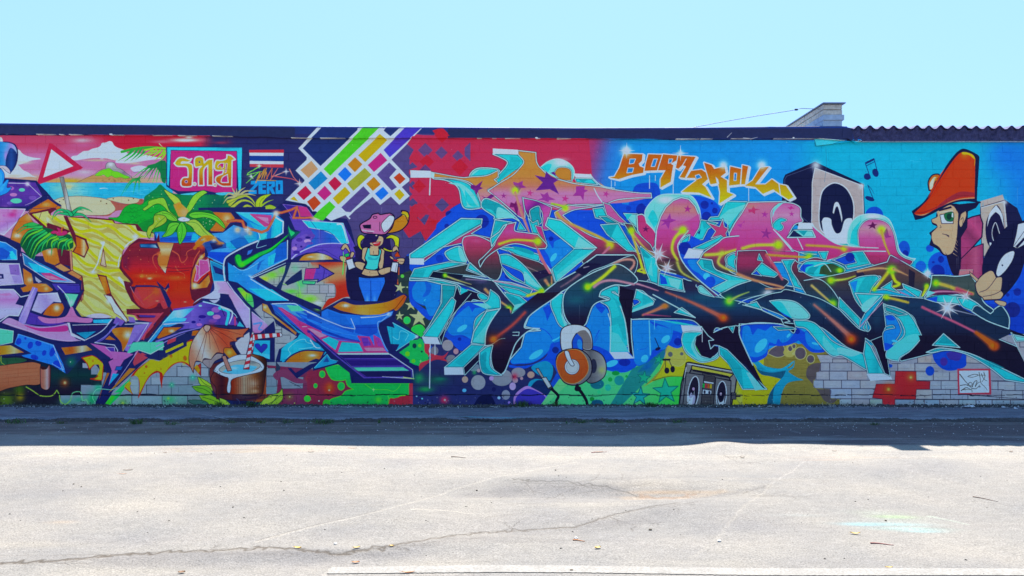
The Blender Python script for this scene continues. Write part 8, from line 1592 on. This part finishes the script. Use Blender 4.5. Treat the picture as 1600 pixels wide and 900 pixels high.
# fine grass line and debris along the foot of the wall
v, f = [], []
for i in range(1500):
    px = rng.uniform(-60, 1660)
    dens = 1. if 790 < px < 1210 or 150 < px < 260 or 355 < px < 440 else .28
    if rng.random() > dens: continue
    x, h, y = wx(px), rng.uniform(.015, .06), -rng.uniform(.005, .06); dx = rng.normal(0, .014); k = len(v)
    v += [(x-.0022, y, .05), (x+.0022, y, .05), (x+dx, y-rng.uniform(0, .02), .05+h)]; f.append((k, k+1, k+2))
tag(mesh_py('wall_foot_grass', v, f, GR2), kind='stuff', label='thin line of short grass growing along the wall foot', cat='grass')
def chips(name, n, fx, fy, fz, sz, mat, label, cat):
    v, f = [], []
    for i in range(n):
        x, y = fx(), fy(); s_ = rng.uniform(*sz); k = len(v); z_ = fz(x, y)
        for a in (0, 1, 2):
            t_ = a*2.1+rng.uniform(0, .6); v.append((x+s_*math.cos(t_), y+s_*math.sin(t_)*.8, z_))
        v.append((x, y, z_+s_*.7)); f += [(k, k+1, k+3), (k+1, k+2, k+3), (k+2, k, k+3)]
    tag(mesh_py(name, v, f, mat), label, cat, kind='stuff')
chips('wall_foot_debris', 900, lambda: rng.uniform(-9, 9), lambda: -abs(rng.normal(0, .10))-.01, lambda x, y: .058, (.004, .015), CHIP, 'pale chips of render and paint lying along the wall foot', 'debris')
chips('dirt_crumbs', 700, lambda: rng.uniform(-9, 9), lambda: -abs(rng.normal(.02, .10))-.01, lambda x, y: .056, (.006, .022), plain('soil', (.045, .04, .04), None, 40, .95), 'dark crumbs of soil gathered along the wall foot', 'soil')
chips('lot_grit', 520, lambda: rng.uniform(-8, 8), lambda: -1.12-abs(rng.normal(0, .5)), gz, (.004, .011), CHIP, 'pale grit scattered in the gutter below the kerb', 'grit')
chips('lot_stones', 150, lambda: rng.uniform(-7, 7), lambda: rng.uniform(-7.2, -2.6), gz, (.005, .012), plain('dark_grit', (.10, .085, .07), None, 40, .95), 'small dark stones scattered over the sunlit asphalt', 'stones')
# ---- single pieces of litter: leaves, twigs, stones
def leaf(px, py, L_, W_, ang, mat, lab, curl=.25, name='dry_leaf', cat='leaf'):
    L_ *= .8; W_ *= .8; x, y = gp(px, py); v, f = [], []; n = 7
    for i in range(n+1):
        t_ = i/n; w_ = W_*math.sin(math.pi*min(1, max(0, t_*.94+.03)))**.8
        z_ = .004+curl*L_*(t_-.5)**2; u = (t_-.5)*L_
        for s_ in (-1, 0, 1): v.append((u, s_*w_/2, z_+(abs(s_)*W_*.22)))
    for i in range(n):
        for j in (0, 1): f.append((i*3+j, i*3+j+1, (i+1)*3+j+1, (i+1)*3+j))
    k = len(v); v += [(-L_*.5, -.0015, .006), (-L_*.5, .0015, .006), (-L_*.72, 0, .012)]; f.append((k, k+1, k+2))
    o = mesh_py(name, v, f, mat, None, True, (x, y, gz(x, y)+.001)); o.rotation_euler = (0, 0, ang); tag(o, lab, cat, 'leaves fallen on the asphalt')
YL_ = plain('leaf_yellow', (.55, .38, .06), (.35, .2, .04), 60, .6, .2); BR_ = plain('leaf_brown', (.20, .11, .05), (.10, .05, .03), 60, .7, .2); OR_ = plain('leaf_orange', (.48, .20, .07), (.28, .1, .04), 60, .7, .2); GY_ = plain('leaf_grey', (.20, .16, .13), None, 60, .8, .2)
leaf(1336, 835, .085, .026, -.2, YL_, 'curled yellow leaf just below the pale blue spray patch', .5)
leaf(1389, 888, .06, .018, .0, YL_, 'small yellow leaf above the white line at the right')
leaf(200, 735, .11, .020, .25, GY_, 'long dark leaf lying alone on the sunny asphalt at the left', .1)
leaf(192, 741, .09, .010, .15, OR_, 'thin tan leaf just below the long dark leaf', .05)
leaf(284, 894, .05, .035, .3, BR_, 'rounded brown leaf in the bottom left of the asphalt')
leaf(556, 878, .06, .026, .2, OR_, 'orange leaf below the long crack, left of the line end')
leaf(638, 896, .10, .016, .1, OR_, 'narrow orange leaf lying under the white line')
leaf(465, 859, .07, .030, -.3, YL_, 'pale yellow leaf caught in the long crack at its lowest bend')
leaf(557, 861, .06, .022, .3, YL_, 'small yellow leaf beside the long crack above the orange leaf')
leaf(612, 859, .04, .018, .0, YL_, 'tiny yellow leaf resting at the crack where it climbs to the right')
leaf(934, 858, .055, .035, .4, YL_, 'pale yellow leaf lying alone above the middle of the white line')
leaf(244, 843+2, .0, .0, 0, YL_, 'x') if False else None
leaf(258, 708, .05, .016, .0, BR_, 'brown leaf in the dust strip beside the shadow edge, left side')
leaf(551, 701, .12, .014, -.1, OR_, 'long tan leaf by the shadow edge below the girl figure')
leaf(486, 708, .08, .016, .2, GY_, 'grey leaf in the dust near the shadow edge, left of the tan one')
leaf(1160, 716, .06, .026, .0, GY_, 'grey leaf beside the asphalt bump at the shadow edge')
leaf(1304, 707, .06, .014, -.2, BR_, 'small brown leaf near the shadow edge right of the asphalt bump')
leaf(1580, 707, .05, .026, .0, BR_, 'dark brown leaf near the shadow edge at the far right')
leaf(935, 706, .13, .012, .1, OR_, 'thin reddish leaf near the shadow edge below the headphones', .02)
def twig(p0, p1, r0, mat, lab):
    a = Vector((*gp(*p0), 0)); b = Vector((*gp(*p1), 0)); v, f = [], []; n = 6; d = (b-a); q = Vector((-d.y, d.x, 0)).normalized()
    o0 = (a+b)/2
    for i in range(n+1):
        t_ = i/n; c_ = a+d*t_+q*(.008*math.sin(t_*5))-o0; rr = r0*(1-.6*t_); z0 = gz(c_.x+o0.x, c_.y+o0.y)+rr*.8
        for k in range(5):
            an = k*2*math.pi/5; v.append((c_.x+q.x*rr*math.cos(an), c_.y+q.y*rr*math.cos(an), z0+rr*math.sin(an)))
    for i in range(n):
        for k in range(5): f.append((i*5+k, i*5+(k+1) % 5, (i+1)*5+(k+1) % 5, (i+1)*5+k))
    f += [tuple(range(5))[::-1], tuple(n*5+k for k in range(5))]
    o = mesh_py('twig', v, f, mat, None, True, (o0.x, o0.y, 0)); tag(o, lab, 'twig', 'twigs fallen on the asphalt')
TW = plain('twig_bark', (.14, .09, .07), None, 80, .8); TR = plain('twig_red', (.28, .09, .08), None, 80, .8)
twig((1360, 850), (1396, 852), .005, TR, 'short reddish twig below the curled yellow leaf')
twig((1520, 776), (1560, 783), .004, TW, 'long thin twig lying right of the spray patch')
twig((705, 713), (728, 714), .005, TW, 'straight thin twig near the shadow edge below the white drips')
twig((924, 707), (948, 705), .004, TR, 'fine reddish twig near the shadow edge below the headphones')
twig((895, 846), (914, 846.4), .005, OR_, 'short tan twig beside a pale stone, below the crack')
def stone(px, py, s_, mat, lab):
    x, y = gp(px, py); bm = bmesh.new(); s_ *= .72; bmesh.ops.create_icosphere(bm, subdivisions=2, radius=s_); r = random.Random(px)
    for q_ in bm.verts: q_.co *= r.uniform(.8, 1.15); q_.co.z *= .6
    me_ = bpy.data.meshes.new('pebble'); bm.to_mesh(me_); bm.free(); me_.materials.append(mat)
    o = link('pebble', me_, None, (x, y, gz(x, y)+s_*.4)); tag(o, lab, 'pebble', 'pebbles lying on the asphalt')
DS = plain('dark_stone', (.10, .08, .06), None, 40, .9); LS = plain('pale_stone', (.6, .58, .54), None, 40, .9)
stone(1016, 826, .016, DS, 'brown pebble on the asphalt in the middle right, below the low bump')
stone(893, 894, .014, DS, 'dark pebble just below the middle of the white line')
stone(745, 764, .012, DS, 'dark pebble on the pale patch left of the bumps')
stone(868, 735, .012, DS, 'dark pebble between the shadow edge and the rough grey patch')
stone(115, 757, .010, DS, 'left one of two tiny dark pebbles on the left asphalt')
stone(127, 761, .010, DS, 'right one of two tiny dark pebbles on the left asphalt')
stone(364, 791, .010, DS, 'small dark pebble on the plain asphalt left of centre')
stone(1384, 813, .012, DS, 'dark pebble lying in the middle of the pale blue spray patch')
stone(900, 843, .020, LS, 'white stone above the short tan twig')
stone(1124, 845, .018, LS, 'white stone to the right of the brown pebble')
stone(524, 852, .016, LS, 'white stone just above the long crack left of centre')
# torn white wrapper and scraps at the wall foot on the right
def scrap(px, y, L_, W_, ang, lab, seed):
    r = random.Random(seed); v, f = [], []; n = 8
    for i in range(n+1):
        for j in range(4): v.append(((i/n-.5)*L_+r.uniform(-.004, .004), (j/3-.5)*W_+r.uniform(-.006, .006), .004+abs(r.gauss(0, .008))))
    for i in range(n):
        for j in range(3): f.append((i*4+j, (i+1)*4+j, (i+1)*4+j+1, i*4+j+1))
    o = mesh_py('paper_scrap', v, f, plain('white_paper', (.72, .76, .82), (.6, .64, .7), 30, .6), None, False, (wx(px)*(1+y/-11*-1) if False else wx(px), y, .058)); o.rotation_euler = (0, 0, ang); tag(o, lab, 'litter')
scrap(1506, -.12, .17, .05, .03, 'crumpled white wrapper at the wall foot under the framed tag', 3)
scrap(1553, -.22, .05, .05, .3, 'small white paper scrap right of the crumpled wrapper', 5)
scrap(1562, -.34, .06, .025, -.5, 'tiny white strip of paper on the strip at the far right', 8)
# paint overspray on the strip: thin films 3 mm above it
def film(pts, col, lab, name='spray_mark'):
    v, f = [], []; n = len(pts)
    for px, py, hw in pts:
        x, y = gp(px, py, .055); v += [(x, y-hw, .0585), (x, y+hw, .0585)]
    for i in range(n-1): f.append((i*2, (i+1)*2, (i+1)*2+1, i*2+1))
    tag(mesh_py(name, v, f, col), kind='structure')
t = NT('spray_cyan', .8, .2); nn = t.noise(t.pos(), 40, 4, .7)
CYs = t.done(t.ramp(nn, ((.40, (.13, .14, .15)), (.55, (.04, .35, .45))))); t = NT('spray_pale', .8, .2); nn = t.noise(t.pos(), 40, 4, .7); PAs = t.done(t.ramp(nn, ((.42, (.14, .145, .16)), (.6, (.34, .38, .44)))))
film([(712, 651, .004), (740, 652, .022), (770, 653, .014), (800, 653.4, .024), (816, 653.6, .004)], CYs, '')
film([(310, 647, .004), (330, 650, .014), (345, 653, .012), (357, 656, .006)], PAs, ''); film([(352, 653, .003), (370, 652.5, .012), (395, 653, .004)], PAs, ''); film([(40, 654, .004), (48, 651, .012), (56, 649, .004)], PAs, ''); film([(245, 650, .004), (252, 649, .01), (258, 648.6, .004)], PAs, '')
film([(1250, 657, .003), (1262, 653, .010), (1272, 650, .003)], PAs, ''); film([(890, 653, .003), (905, 650, .010), (925, 647, .004)], PAs, '')
